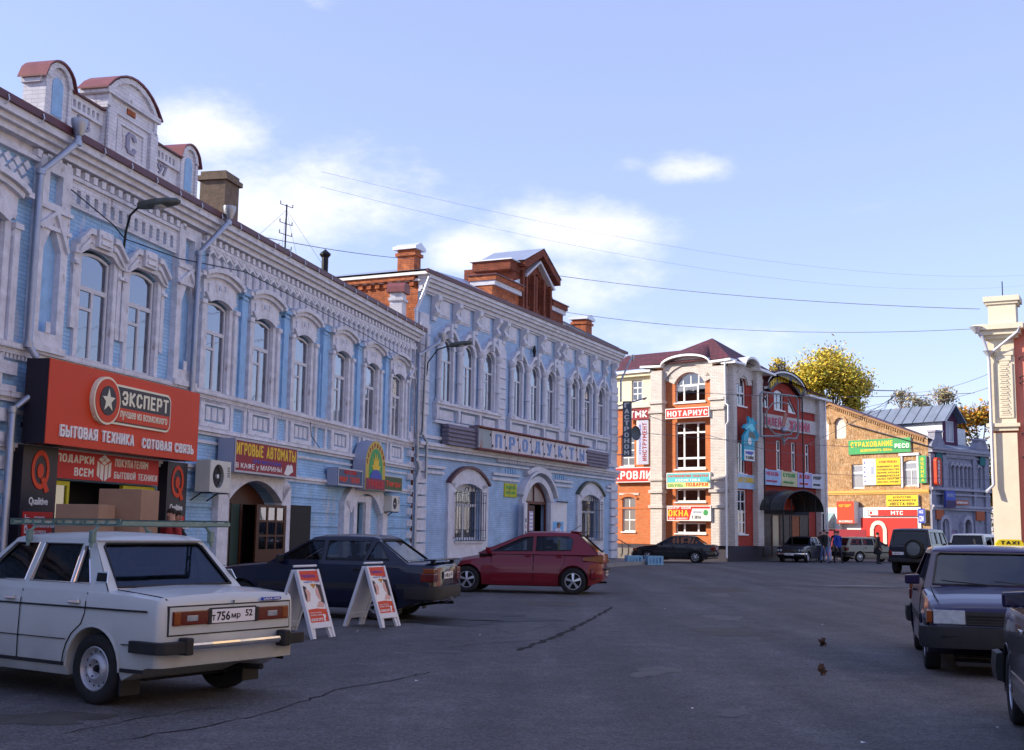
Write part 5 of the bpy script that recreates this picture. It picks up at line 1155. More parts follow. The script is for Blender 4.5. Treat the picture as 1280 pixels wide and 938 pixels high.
me = textmesh('СТРОИТЕЛЬНЫЙ', .02, 2, .01); ax = max(v.co.x for v in me.vertices); az = max(v.co.y for v in me.vertices)
for v in me.vertices: v.co = (.18 + (1 - v.co.y / az) * .12, -(v.co.z / .01 + 1) / 2 * .006, .6 + v.co.x / ax * 1.7)
me.materials.append(CBLU); link('lettering', me, t); P(lambda b: b.box(0, .12, -.004, 0, 0, h)).build('edge_strip', CWHT, t)
# signs on the right front
simple_sign('pale blue banner with yellow lettering on the narrow bay of the right front', RL, .4, 2.75, 4.0, 4.8, -.12, mat('banner pale blue', (.35, .48, .66), .5, noise=(2, .25)), [('САНТЕХНИКА', .6, 2.6, 4.35, 4.65, CYEL)], tr=True)
for i, (x0, x1, m, lab, s, c) in enumerate(((3.35, 5.35, mat('banner blue', (.34, .46, .66), .6, noise=(1.2, .3)), 'pale blue picture banner, first of the four over the entrance', 'МЕБЕЛЬ', PINK), (5.4, 7.4, mat('banner gold', (.56, .50, .28), .6, noise=(1.2, .35)), 'gold and green picture banner over the entrance', 'КУХНИ', CGRN), (7.45, 9.25, mat('banner violet', (.38, .36, .62), .6, noise=(1.2, .3)), 'violet picture banner over the entrance', 'ДЕТСКАЯ', CORG), (9.3, 10.9, mat('banner white', (.55, .55, .60), .6), 'white banner with dark lettering at the end of the row', 'МИР', CBLK))):
    t = simple_sign(lab, RL, x0, x1, 4.32, 5.18, -.38, m, [(s, x0 + .2, x1 - .3, 4.85, 5.08, c), ('уютного дома', x0 + .2, x1 - .5, 4.45, 4.6, c)], d=.08, tr=True, group='picture banners over the entrance')
# cut-out figure sign
t = thing('figure_sign', 'turquoise cut-out sign shaped like waves over a toy shop panel', 'sign', RL.location, RL.rotation_euler.z)
sh = [(.35, 5.5), (1.55, 5.5), (1.55, 6.6), (1.95, 6.75), (2.1, 7.05), (1.75, 7.3), (1.65, 7.5), (1.95, 7.8), (1.6, 7.75), (1.4, 7.95), (1.2, 7.75), (.95, 8.0), (.95, 7.6), (.55, 7.5), (.35, 7.3), (.75, 7.2), (.35, 6.85), (.35, 6.4)]
TQ = mat('turquoise cutout', (.02, .32, .46), .4, noise=(2, .5))
b = MB(); b.prism(sh, -.75, -.6); b.v = [TR(*v) for v in b.v]; b.build('board', TQ, t)
b = MB(); b.prism([(.38, 5.53), (1.52, 5.53), (1.52, 6.12), (.38, 6.12)], -.76, -.75); b.v = [TR(*v) for v in b.v]; b.build('white_panel', CWHT, t)
b = MB(); b.prism(disc(.98, 6.6, .2, 14), -.77, -.75); b.v = [TR(*v) for v in b.v]; b.build('white_disc', CWHT, t)
b = MB(); b.prism([(.5, 7.2), (.9, 7.35), (1.3, 7.15), (1.6, 7.3), (1.3, 7.6), (.9, 7.5)], -.76, -.75); b.v = [TR(*v) for v in b.v]; b.build('light_wave', mat('aqua light', (.15, .6, .7), .4), t)
b = MB(); b.prism([(.85, 6.85), (1.7, 6.75), (1.5, 7.1), (1.0, 7.15)], -.76, -.75); b.v = [TR(*v) for v in b.v]; b.build('dark_wave', mat('slate wave', (.08, .10, .09), .4), t)
rtext('МИР', .5, 1.4, 5.85, 6.05, -.76, CBLU, .03, t); rtext('ТОЙС', .5, 1.45, 5.6, 5.8, -.76, CBLK, .03, t)
# iron lamp frame hung in front of the right gable
t = thing('illumination_frame', 'curly grey tube frame with a hanging ball in front of the entrance gable', 'street decoration', RL.location, RL.rotation_euler.z)
b = MB(); Y = -.9
def q(*p): return [TR(x, Y, z) for x, z in p]
b.tube(q((2.0, 6.9), (2.0, 9.3), (2.2, 9.45), (6.35, 9.6), (6.6, 9.4), (6.55, 7.4), (6.3, 7.1), (5.2, 7.05), (4.7, 6.8), (4.3, 7.1), (2.0, 6.95)), .06, 6)
b.tube(q((2.7, 8.5), (2.7, 7.6), (3.6, 7.2), (4.7, 7.2), (4.75, 6.6)), .05, 6); b.tube(q((6.2, 7.9), (5.6, 7.3), (4.75, 7.2)), .05, 6); b.tube(q((2.8, 8.5), (3.4, 8.9), (4.6, 9.1), (5.8, 9.0)), .04, 6)
b.build('tube_frame', mat('grey tube', (.20, .22, .22), .5), t)
for x in (2.4, 7.15): P(lambda b: b.tube(q((x, 2.9), (x, 9.75)), .04, 6)).build('post', IRON, t)
b = MB(); b.lathe([(0, -.2), (.14, -.14), (.2, 0), (.14, .14), (0, .2)], 10, 'z', TR(4.75, Y, 7.5)); b.build('ball', GALV, t, smooth=60)
b = MB(); b.hexa([TR(4.5, Y, 7.7), TR(4.9, Y, 7.7), TR(4.9, Y + .05, 7.7), TR(4.5, Y + .05, 7.7), TR(4.9, Y, 8.5), TR(5.3, Y, 8.5), TR(5.3, Y + .05, 8.5), TR(4.9, Y + .05, 8.5)]); b.build('plate', mat('dull salmon', (.34, .13, .10), .6), t)
# steps and railing between the two houses
t = thing('entrance_steps', 'low stone steps with an iron railing between the grocery and the shopping centre', 'steps', (6.1, 68.8, 0), rad(-40))
for k in range(3): P(lambda b: b.box(-1.5, 1.6, -1.2 + k * .3, 1.0, k * .16, (k + 1) * .16 + (.15 if k == 2 else 0))).build('step', mat('grey stone', (.20, .18, .17), .8, noise=(3, .3)), t)
b = MB(); b.tube([(-1.4, -1.1, 1.5), (0, -1.1, 1.45), (1.7, -1.1, .75)], .03, 6)
b.build('handrail', IRON, t)
for k in range(8):
    x = -1.4 + k * .42; P(lambda b: b.tube([(x, -1.1, .2), (x, -1.1, 1.48 if x < 0 else 1.45 - x * .41)], .02, 5)).build('baluster', IRON, t)
for x, y, lab in ((5.9, 57.5, 'left pale blue crate on the road by the pavement corner'), (6.85, 57.4, 'right pale blue crate on the road by the pavement corner')):
    t = thing('crate', lab, 'crate', (x, y, 0), .2, 'pale blue crates by the kerb')
    b = MB(); b.holed([(-.38, 0), (.38, 0), (.38, .42), (-.38, .42)], [[(-.3 + k * .16, .08), (-.22 + k * .16, .08), (-.22 + k * .16, .34), (-.3 + k * .16, .34)] for k in range(4)], -.25, .02, closed_outer=True)
    b.box(-.38, .38, .23, .25, 0, .42); b.box(-.38, -.36, -.23, .23, 0, .42); b.box(.36, .38, -.23, .23, 0, .42); b.box(-.36, .36, -.23, .23, 0, .02)
    b.build('crate_wall', mat('pale blue plastic', (.22, .42, .58), .5), t)
# ================================================================== brick gable house with adverts, and its ornate street front
OB = mat('old yellow orange brick', (.36, .17, .06), .9, noise=(1.2, .45), brick=(.26, .077, (.26, .17, .10), (.48, .27, .12), .014, 1), dirt=((.60, .46, .30), 9, .50, .65))
BEFORE = set(COL.objects)
GH = thing('gable_house', 'old yellow brick house with a plain gable wall hung with advertising boards', 'building', (21.0026, 82, 0), rad(-51.25))
h1 = [archpts(3.15, .48, 4.6, 6.2, 0), archpts(7.1, .5, 4.68, 6.2, .15, 6), archpts(.5, .42, 7.95, 9.0, .38, 8), archpts(1.85, .45, 7.98, 9.0, .4, 8)]
b = MB(); b.holed([(-8, 0), (8.4, 0), (8.4, 7.6), (8.1, 7.8), (1.1, 10.4), (-8, 7.2)], h1, 0, .25); b.build('wall', OB, GH)
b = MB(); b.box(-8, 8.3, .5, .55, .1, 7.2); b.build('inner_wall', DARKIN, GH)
for x, w, zs in ((.5, .42, 9.0), (1.85, .45, 9.0)):
    P(lambda b: arcband(b, x, w, w + .16, zs, .38, zs + .02, .52, -.08, 0, 10)).build('brick_arch', OB, GH); P(lambda b: b.box(x - w, x + w, .12, .2, 7.98, 9.35)).build('bricked_infill', mat('pale infill', (.62, .55, .5), .9, noise=(5, .5)), GH)
b = MB()
for i in range(44):
    x = .9 + i * .165; z = 10.36 - (x - 1.1) * .371
    b.box(x, x + .09, -.09, 0, z - .32, z - .16)
b.build('verge_corbels', OB, GH, kind='stuff')
P(lambda b: b.prism([(1.1, 10.3), (8.2, 7.67), (8.3, 7.75), (1.1, 10.45), (-4, 8.6), (-4, 8.45)], -.16, 0)).build('verge', mat('verge board', (.30, .16, .08), .8), GH)
P(lambda b: (b.box(-8, 8.42, -.12, 0, 4.3, 4.46), b.box(-8, 8.42, -.06, 0, 4.2, 4.3))).build('string_course', mat('ochre moulding', (.62, .36, .10), .8), GH)
o = P(lambda b: b.holed(archpts(3.15, .48, 4.6, 6.2, 0), [[(2.74, 4.68), (3.56, 4.68), (3.56, 5.6), (2.74, 5.6)], [(2.74, 5.7), (3.56, 5.7), (3.56, 6.1), (2.74, 6.1)]], .12, .05, closed_outer=True)).build('window', PVC, GH); P(lambda b: b.box(2.7, 3.6, .15, .155, 4.65, 6.15)).build('pane', GLASS, o)
o = P(lambda b: b.holed(archpts(7.1, .5, 4.68, 6.2, .15, 6), [[(6.67, 4.76), (7.07, 4.76), (7.07, 5.7), (6.67, 5.7)], [(7.13, 4.76), (7.53, 4.76), (7.53, 5.7), (7.13, 5.7)], [(6.67, 5.78), (7.53, 5.78), (7.53, 6.15), (6.67, 6.15)]], .1, .05, closed_outer=True)).build('window', PVC, GH); P(lambda b: b.box(6.62, 7.58, .13, .135, 4.7, 6.2)).build('pane', GLASS, o); P(lambda b: b.box(6.65, 7.55, .3, .31, 4.7, 6.2)).build('curtain', CURT, o)
P(lambda b: (b.box(6.45, 6.58, -.08, 0, 4.6, 6.75), b.box(7.6, 7.72, -.08, 0, 4.6, 6.75), b.box(6.35, 7.8, -.14, 0, 6.62, 6.78))).build('window_surround', WHT2, GH)
# roof behind the gable, running along the street front
P(lambda b: b.add([(8.5, -.15, 7.66), (1.1, -.15, 10.48), (1.1, 2, 10.3), (8.5, 2, 7.5), (-8, -.15, 7.2), (-8, 2, 7.1)], [(1, 0, 3, 2), (4, 1, 2, 5)])).build('roof', ROOFM, GH)
# shop at the foot
P(lambda b: (b.box(.1, 7.8, -.1, 0, .3, 3.35), b.box(-.6, 2.0, -.5, -.1, .3, 3.3))).build('shop_render', mat('white shop cladding', (.74, .72, .70), .7), GH)
P(lambda b: b.box(3.4, 7.55, -.14, -.1, .3, 2.68)).build('red_cladding', CRED, GH)
P(lambda b: b.hexa([(-.4, -1.4, 2.1), (1.6, -1.4, 2.1), (1.6, -.5, 2.0), (-.4, -.5, 2.0), (-.4, -1.4, 2.15), (1.6, -1.4, 2.15), (1.6, -.5, 3.0), (-.4, -.5, 3.0)])).build('awning', mat('grey green awning', (.26, .36, .36), .7), GH)
b = MB(); arcband(b, 4.75, .35, .62, 1.9, .35, 1.95, .55, -.2, -.14, 10); b.box(4.13, 4.4, -.2, -.14, .3, 1.95); b.box(5.1, 5.37, -.2, -.14, .3, 1.95); b.build('white_arch', mat('pale arch', (.7, .6, .5), .7), GH)
P(lambda b: b.box(1.2, 4.3, -.9, -.86, .2, 1.9)).build('dark_fence_board', CMAR, GH)
simple_sign('long green insurance board with yellow and white lettering under the gable', GH, 2.57, 7.24, 6.85, 7.78, -.15, CGRN, [('СТРАХОВАНИЕ', 2.75, 5.95, 7.3, 7.66, CYEL), ('НЕДВИЖИМОСТЬ ЖИЗНЬ', 3.5, 5.9, 6.98, 7.16, CYEL), ('РЕСО', 6.1, 7.15, 7.12, 7.42, CWHT)])
t = simple_sign('white and yellow notice board with rows of dark lines between the windows', GH, 3.64, 6.44, 4.8, 6.52, -.12, CYEL, [('КУПЛЯ ПРОДАЖА', 4.9, 6.2, 6.2, 6.36, CMAR)])
P(lambda b: b.box(0, .98, -.006, 0, 0, 1.72)).build('white_half', CWHT, t)
for k, s in enumerate(('НЕДВИЖИМОСТЬ ДОМА', 'СТРОИТЕЛЬСТВО', 'ЗЕМЛЯ АРЕНДА', 'КОММЕРЧЕСКАЯ', 'ОБМЕН КВАРТИР', 'ИПОТЕКА КРЕДИТ')): text(t, s, 1.08, 2.72, 1.12 - k * .2, 1.24 - k * .2, 0, CBLK, .01)
for k in range(5): P(lambda b: b.box(.1, .2, -.012, -.006, .2 + k * .3, .32 + k * .3)).build('emblem', CBLU, t)
P(lambda b: b.holed([(.35, .7), (.85, .7), (.85, 1.5), (.35, 1.5)], [[(.42, .77), (.62, .77), (.62, 1.2), (.78, 1.2), (.78, 1.43), (.42, 1.43)]], -.01, .004)).build('plan_drawing', CGRY, t)
simple_sign('orange poster box over the shop awning at the foot of the gable wall', GH, 1.88, 3.22, 2.3, 3.75, -.6, CORG, [('ЭКСПРЕСС', 2.0, 3.1, 2.36, 2.5, CWHT), ('кредит', 2.05, 3.0, 3.35, 3.55, CYEL)], d=.5)
simple_sign('yellow estate agency board over the red phone shop', GH, 5.4, 7.7, 3.42, 4.12, -.2, CYEL, [('АГЕНТСТВО', 5.9, 7.2, 3.92, 4.05, CBLK), ('НЕДВИЖИМОСТИ', 5.55, 7.55, 3.72, 3.85, CBLK), ('«ВЕСТА-НН»', 5.65, 7.45, 3.47, 3.66, CBLK)])
t = simple_sign('long red phone shop sign with white letters above the red shop wall', GH, 4.05, 7.65, 2.8, 3.2, -.25, CRED, [('МТС', 5.75, 6.65, 2.86, 3.12, CWHT)])
P(lambda b: b.box(.05, .75, -.006, 0, .05, .35)).build('white_box', CWHT, t); P(lambda b: b.prism(disc(.22, .2, .1, 12), -.012, -.006)).build('red_egg', CRED, t)
t = simple_sign('blue and white vertical phone shop sign at the corner of the brick house', GH, 7.75, 8.2, 2.35, 3.25, -.3, CBLU, [('НСС', 7.82, 8.12, 2.95, 3.15, CWHT), ('GSM', 7.82, 8.12, 2.45, 2.8, CWHT)])
simple_sign('narrow green vertical sign with yellow letters left of the red one', GH, 7.83, 8.33, 4.85, 6.58, -.2, CGRN, [(ch, 7.97, 8.18, 6.25 - k * .26, 6.45 - k * .26, CYEL) for k, ch in enumerate('ОЦЕНКА')])
# ornate grey front running away to the right
SF = thing('ornate_house', 'grey ornate two-storey street front with a wooden dormer and zinc roof', 'building', (26.2666, 75.4412, 0), rad(38.75))
GS = mat('grey weathered stucco', (.27, .27, .33), .9, noise=(3, .3), bump=(20, .7)); GSL = mat('pale grey stucco trim', (.36, .35, .41), .9, noise=(5, .25)); 
sh_ = [archpts(x, .19, 4.75, 5.95, .15, 6) for x in (2.55, 3.05, 3.55, 4.05, 4.5)] + [archpts(x, .2, 4.75, 5.85, .15, 6) for x in (.95, 5.75)] + [archpts(x, .36, 1.2, 2.35, .3, 6) for x in (1.35, 3.95)] + [archpts(2.65, .36, .2, 1.95, 0)]
b = MB(); b.holed([(0, 0), (6.9, 0), (6.9, 7.0), (0, 7.0)], sh_, 0, .2); b.build('wall', GS, SF)
P(lambda b: (b.box(.05, 6.85, .3, .34, 0, 7), b.box(6.88, 6.9, .2, 9, 0, 7), )).build('inner_wall', DARKIN, SF)
for i, x in enumerate((.95, 2.55, 3.05, 3.55, 4.05, 4.5, 5.75)):
    o = P(lambda b: b.holed(archpts(x, .18, 4.77, 5.9, .12, 6), [[(x - .14, 4.83), (x + .14, 4.83), (x + .14, 5.8), (x - .14, 5.8)]], .1, .03)).build('window', WOODW, SF); P(lambda b: b.box(x - .16, x + .16, .12, .125, 4.8, 5.9)).build('pane', GLASS, o)
    P(lambda b: (b.box(x - .24, x - .19, -.1, 0, 4.7, 6.0), b.box(x + .19, x + .24, -.1, 0, 4.7, 6.0), arcband(b, x, .2, .27, 5.95, .15, 6.05, .22, -.14, 0, 6))).build('window_surround', GSL, SF)
for x0, x1 in ((0, .5), (1.4, 1.85), (4.95, 5.35), (6.35, 6.9)): P(lambda b: b.box(x0, x1, -.14, 0, .2, 6.7)).build('pier', GS, SF)
b = MB()
for z0, z1, y in ((6.95, 7.1, -.4), (6.8, 6.95, -.28), (6.55, 6.62, -.12), (4.45, 4.6, -.25), (4.15, 4.25, -.15), (3.35, 3.5, -.3), (3.2, 3.35, -.2)): b.box(0, 6.95, y, 0, z0, z1)
b.build('cornice', GSL, SF)
for i in range(19): P(lambda b: b.prism([(1.75 + i * .18, 6.62), (1.9 + i * .18, 6.62), (1.9 + i * .18, 6.8), (1.75 + i * .18, 6.8)], -.16, 0)).build('dentil', GSL, SF)
for x0, x1, zt in ((0, 1.75, 8.1), (5.2, 6.9, 7.85)):
    xc = (x0 + x1) / 2
    P(lambda b: b.prism([(x0, 7.1), (x1, 7.1), (x1 - .15, 7.35), (xc + .45, 7.7), (xc + .4, zt), (xc - .4, zt), (xc - .45, 7.7), (x0 + .1, 7.35)], -.2, .3)).build('attic_gable', GS, SF)
    P(lambda b: b.box(xc - .48, xc + .48, -.28, .35, zt, zt + .12)).build('gable_cap', GSL, SF)
    P(lambda b: b.prism([(xc - .3, 6.2), (xc + .3, 6.2), (xc + .35, 6.6), (xc, 7.0), (xc - .35, 6.6)], -.2, -.14)).build('green_panel', mat('dull green stucco', (.03, .16, .16), .8), SF)
P(lambda b: (b.box(.35, 1.2, -.22, -.1, 2.6, 3.2), b.box(5.0, 6.0, -.22, -.1, 2.6, 3.2))).build('red_fascia', mat('dull orange fascia', (.40, .09, .03), .6), SF)
P(lambda b: b.box(2.2, 3.1, .05, .1, .2, 1.95)).build('door_leaf', mat('violet door', (.25, .17, .28), .6), SF)
for x in (1.35, 3.95):
    P(lambda b: (arcband(b, x, .38, .6, 2.35, .3, 2.45, .45, -.25, 0, 8), b.box(x - .6, x - .38, -.25, 0, .2, 2.45), b.box(x + .38, x + .6, -.25, 0, .2, 2.45))).build('window_surround', GSL, SF)
ZN = mat('old zinc roof', (.20, .24, .31), .5, .3, noise=(1, .2)); ZW = mat('dull tin wall', (.50, .53, .56), .5, .3, noise=(1.2, .25))
P(lambda b: b.add([(-.4, -.4, 7.1), (7, -.4, 7.1), (7, 6, 9.0), (-.4, 6, 9.0)], [(0, 1, 2, 3)])).build('roof', ZN, SF)
# dormer: tin side wall, plum front with a window, seamed gable roof
P(lambda b: (b.hexa([(3.3, 1.0, 7.3), (3.34, 1.0, 7.3), (3.34, 9, 7.4), (3.3, 9, 7.4), (3.3, 1.0, 9.15), (3.34, 1.0, 9.15), (3.34, 9, 9.0), (3.3, 9, 9.0)]))).build('dormer_side', ZW, SF)
P(lambda b: b.holed([(3.3, 7.3), (5.1, 7.3), (5.1, 9.15), (4.2, 10.0), (3.3, 9.15)], [[(3.7, 7.7), (4.7, 7.7), (4.7, 9.1), (3.7, 9.1)]], 1.0, .1)).build('dormer_front', mat('plum boards', (.09, .03, .07), .8), SF)
o = P(lambda b: b.holed([(3.7, 7.7), (4.7, 7.7), (4.7, 9.1), (3.7, 9.1)], [[(3.78, 7.78), (4.16, 7.78), (4.16, 9.02), (3.78, 9.02)], [(4.24, 7.78), (4.62, 7.78), (4.62, 9.02), (4.24, 9.02)]], 1.04, .04)).build('window', WOODW, SF); P(lambda b: b.box(3.75, 4.65, 1.06, 1.065, 7.75, 9.05)).build('pane', mat('milky pane', (.30, .31, .38), .3), o)
P(lambda b: b.add([(2.95, .5, 9.0), (4.2, .5, 10.2), (4.2, 10, 10.2), (2.95, 10, 9.0), (5.45, .5, 9.0), (5.45, 10, 9.0), (3.0, .5, 8.94), (4.2, .5, 10.08), (5.4, .5, 8.94)], [(0, 1, 2, 3), (1, 4, 5, 2), (0, 6, 7, 1), (1, 7, 8, 4)])).build('dormer_roof', ZN, SF)
b = MB()
for i in range(12): b.tube([(2.95, .6 + i * .8, 9.02), (4.2, .6 + i * .8, 10.22)], .03, 4)
b.build('roof_seams', mat('zinc seam', (.10, .12, .16), .5), SF, kind='stuff')
P(lambda b: b.box(5.9, 6.9, 1.5, 1.55, 7.6, 8.75)).build('tin_screen', ZW, SF)
# red vertical sign and street plates on it
t = thing('lawyer_sign', 'red rounded vertical sign with white letters at the corner of the grey house', 'sign', SF.location, SF.rotation_euler.z)
P(lambda b: b.prism(rrect(.05, .62, 4.7, 6.45, .2), -.5, -.3)).build('board', CORG, t)
for k, ch in enumerate('АДВОКАТ'): text(t, ch, .22, .45, 6.1 - k * .22, 6.28 - k * .22, -.5, CWHT, .02)
t = thing('blue_sign', 'dark blue information board on the grey ornate house beside the brick gable', 'sign', SF.location, SF.rotation_euler.z)
P(lambda b: b.box(1.0, 2.1, -.5, -.4, 3.35, 4.4)).build('board', CBLU, t); text(t, 'ИНФО', 1.15, 1.95, 4.0, 4.25, -.5, CGRY, .02); P(lambda b: b.box(1.0, 2.1, -.506, -.5, 3.35, 3.8)).build('dark_half', mat('ink violet', (.03, .01, .08), .5), t)
t = thing('red_strip_sign', 'small red strip sign right of the dark blue board', 'sign', SF.location, SF.rotation_euler.z)
P(lambda b: b.box(2.3, 3.8, -.4, -.32, 3.55, 3.85)).build('board', mat('brick red sign', (.36, .07, .03), .6), t); text(t, 'ПАРИКМАХЕР', 2.4, 3.7, 3.62, 3.78, -.4, CWHT, .01)
for o in [q for q in COL.objects if q.parent is None and q not in BEFORE]:
    o.location = (o.location.x * 1.1, o.location.y * 1.1, 1.5 + 1.1 * (o.location.z - 1.5)); o.scale = (1.1, 1.1, 1.1)
# ================================================================== pink house at the right edge
PH = thing('pink_house', 'salmon pink house with a cream corner pilaster and parapet post on the right', 'building', (17.6177, 44, 0), rad(-28))
PKM = mat('salmon pink stucco', (.70, .24, .17), .85, noise=(1.2, .08), bump=(30, .3)); CR = mat('cream stucco', (.70, .64, .50), .85, noise=(2, .08), bump=(40, .5), dirt=((.45, .38, .30), 5, .68, .5))
b = MB(); b.holed([(.9, .0), (14, .0), (14, 9.3), (.9, 9.3)], [archpts(x, .6, 5.6, 7.8, .1, 4) for x in (3.4, 6.2, 9.0, 11.8)] + [archpts(x, .6, 1.4, 3.6, .1, 4) for x in (3.4, 6.2, 9.0, 11.8)], 0, .25); b.box(.0, .9, 0, .1, 0, 9.3); b.box(13.95, 14, .25, 12, 0, 9.3)
b.build('wall', PKM, PH)
for x in (3.4, 6.2, 9.0, 11.8):
    for z in (5.6, 1.4): o = pvc('window', 0, 0, .01, .01, [], PH) if False else P(lambda b: b.holed(archpts(x, .6, z, z + 2.2, .1, 4), [[(x - .52, z + .08), (x - .04, z + .08), (x - .04, z + 2.1), (x - .52, z + 2.1)], [(x + .04, z + .08), (x + .52, z + .08), (x + .52, z + 2.1), (x + .04, z + 2.1)]], .12, .05)).build('window', PVC, PH); P(lambda b: b.box(x - .56, x + .56, .15, .155, z + .04, z + 2.15)).build('pane', GLD, o)
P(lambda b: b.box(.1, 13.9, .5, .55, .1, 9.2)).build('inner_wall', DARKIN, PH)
P(lambda b: b.box(0, .05, .1, 12, 0, 9.3)).build('side_wall', CR, PH)
P(lambda b: (b.box(.02, .93, -.16, 0, 0, 5.3), b.box(.02, .93, -.16, 0, 5.65, 9.0), b.box(.3, .85, -.2, -.16, 5.85, 7.85))).build('pilaster', CR, PH)
for i in range(26):
    z = 5.95 + i * .073; P(lambda b: b.box(.4 + .04 * (i % 2), .75 - .05 * ((i * 7) % 3), -.215 - .01 * (i % 3), -.2, z, z + .05)).build('relief_ornament', CR, PH)
P(lambda b: (b.box(-.1, 1.05, -.3, 0, 5.52, 5.65), b.box(-.03, .98, -.22, 0, 5.38, 5.52))).build('pilaster_moulding', CR, PH)
P(lambda b: (b.box(.25, .9, -.24, -.16, 8.15, 8.3), b.box(.32, .82, -.22, -.16, 7.95, 8.15), b.box(.42, .75, -.2, -.16, 7.8, 7.95))).build('capital', CR, PH)
P(lambda b: (b.box(-.1, 1.1, -.35, .3, 8.78, 8.9), b.box(-.25, 1.2, -.5, .3, 8.9, 9.08), b.box(-.42, 1.3, -.62, .3, 9.08, 9.28), b.box(1.3, 14, -.4, 0, 9.1, 9.28))).build('cornice', CR, PH)
P(lambda b: (b.box(.1, 1.05, -.3, .6, 9.28, 10.15), b.box(-.05, 1.2, -.42, .72, 10.15, 10.34), b.box(.02, 1.13, -.36, .66, 10.05, 10.15))).build('parapet_post', CR, PH)
P(lambda b: b.add([(2.4, -.5, 9.3), (14.3, -.5, 9.3), (14.3, 6, 11.2), (2.4, 6, 11.2)], [(0, 1, 2, 3)])).build('roof', mat('blue black roof', (.02, .025, .06), .5), PH)
P(lambda b: b.tube([(.6, 0, 10.3), (.6, 0, 10.95)], .02, 5)).build('rod', IRON, PH)
P(lambda b: (b.tube([(-.3, -.55, 9.1), (-.12, -.45, 8.9), (.06, -.35, 8.2), (.08, -.3, 7.9), (.08, -.3, 3.4), (-.15, -.5, 3.15)], .06, 8), b.lathe([(.06, -.1), (.17, .1), (.2, .12)], 10, 'z', (.07, -.33, 8.2)), b.lathe([(.06, -.12), (.22, .08), (.24, .1)], 10, 'z', (-.3, -.58, 9.1)))).build('downpipe', GALVW, PH, smooth=50)
P(lambda b: b.tube([(1.2, -.6, 9.15), (1.1, -.5, 8.95), (.3, -.35, 8.35), (.12, -.33, 8.2)], .05, 8)).build('downpipe', GALVW, PH)
for z in (8.0, 7.3, 7.1, 5.25, 4.4): P(lambda b: (b.tube([(1.1, 0, z), (1.1, -.35, z), (1.25, -.42, z + .03)], .02, 5))).build('insulator_hook', IRON, PH)
# ================================================================== trees
def tree(label, x, y, h, cz, rx, rz, n, cols, seed, trunk_r=.22, sparse=1, group='trees behind the houses', leaf=.16):
    r = random.Random(seed); t = thing('tree', label, 'tree', (x, y, 0), 0, group)
    BARK = mat('tree bark', (.10, .08, .06), .9, noise=(6, .3))
    b = MB(); b.tube([(0, 0, 0), (.1, .05, h * .3), (-.1, .1, h * .55), (.05, 0, h * .8)], [trunk_r, trunk_r * .8, trunk_r * .55, trunk_r * .25], 8)
    cl = []
    for k in range(26):
        a = r.random() * 6.28; u = r.uniform(-.8, .95); q = sqrt(max(0, 1 - u * u)) * r.uniform(.45, .98)
        c = Vector((rx * q * cos(a), rx * q * sin(a), cz + rz * u)); z0 = h * r.uniform(.35, .7); cl.append((c, r.uniform(.16, .30) * rx))
        m_ = Vector((c.x * .45, c.y * .45, (z0 + c.z) / 2 + .2)); b.tube([(0, 0, z0), tuple(m_), tuple(c)], [trunk_r * .35, trunk_r * .2, .02], 5)
        for _ in range(4):
            e = c + Vector((r.uniform(-1, 1), r.uniform(-1, 1), r.uniform(-.6, 1))) * rx * .28; b.tube([tuple(m_.lerp(c, .6)), tuple(e)], [.03, .01], 4)
    b.build('trunk', BARK, t)
    b = MB()
    for i in range(n):
        c, s = cl[r.randrange(len(cl))]
        d = Vector((r.gauss(0, 1), r.gauss(0, 1), r.gauss(0, .8))) * s * .74; p = c + d
        u = Vector((r.uniform(-1, 1), r.uniform(-1, 1), r.uniform(-1, 1))).normalized(); w = u.orthogonal().normalized(); L_ = leaf * r.uniform(.6, 1.3)
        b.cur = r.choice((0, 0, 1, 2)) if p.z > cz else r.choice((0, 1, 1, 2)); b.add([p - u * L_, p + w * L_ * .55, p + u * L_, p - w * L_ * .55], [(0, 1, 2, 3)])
    b.build('crown', cols, t)
def leafm(n_, c):
    m = mat(n_, c, .6); b = m.node_tree.nodes['Principled BSDF']; b.inputs['Transmission Weight'].default_value = 0; return m
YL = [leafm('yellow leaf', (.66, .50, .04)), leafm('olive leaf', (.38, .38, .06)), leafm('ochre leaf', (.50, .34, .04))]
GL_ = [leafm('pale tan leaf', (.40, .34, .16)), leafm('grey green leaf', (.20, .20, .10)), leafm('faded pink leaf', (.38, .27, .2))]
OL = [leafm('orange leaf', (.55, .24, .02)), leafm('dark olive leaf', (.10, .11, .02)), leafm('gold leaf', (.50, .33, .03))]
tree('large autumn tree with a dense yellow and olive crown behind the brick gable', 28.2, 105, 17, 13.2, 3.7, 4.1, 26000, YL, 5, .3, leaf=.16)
tree('sparse pale tree over the zinc dormer, left of its pair', 38.2, 115, 15.2, 12.8, 2.1, 2.6, 3200, GL_, 6, .22)
tree('sparse pale tree over the zinc dormer, right of its pair', 41.6, 116, 15.6, 12.9, 2.3, 2.6, 3600, GL_, 7, .22)
tree('orange autumn tree between the ornate house and the pink house', 37.5, 96, 11.4, 7.6, 3.4, 4.0, 13000, OL, 8, .3, leaf=.19)
tree('dark olive tree low behind the orange tree', 42.0, 92, 7.5, 4.6, 3.0, 2.9, 3200, [OL[1], leafm('deep green leaf', (.05, .07, .02)), OL[1]], 9, .25)
tree('thin yellow sapling top showing over the shopping centre roof', 22.6, 100, 16.4, 15.2, 1.0, 1.0, 260, YL, 10, .12)
tree('distant dull green tree beyond the end of the street, nearer the grey house', 46, 118, 9, 5, 4.5, 3.8, 3200, [OL[1], GL_[1], OL[1]], 11, .3)
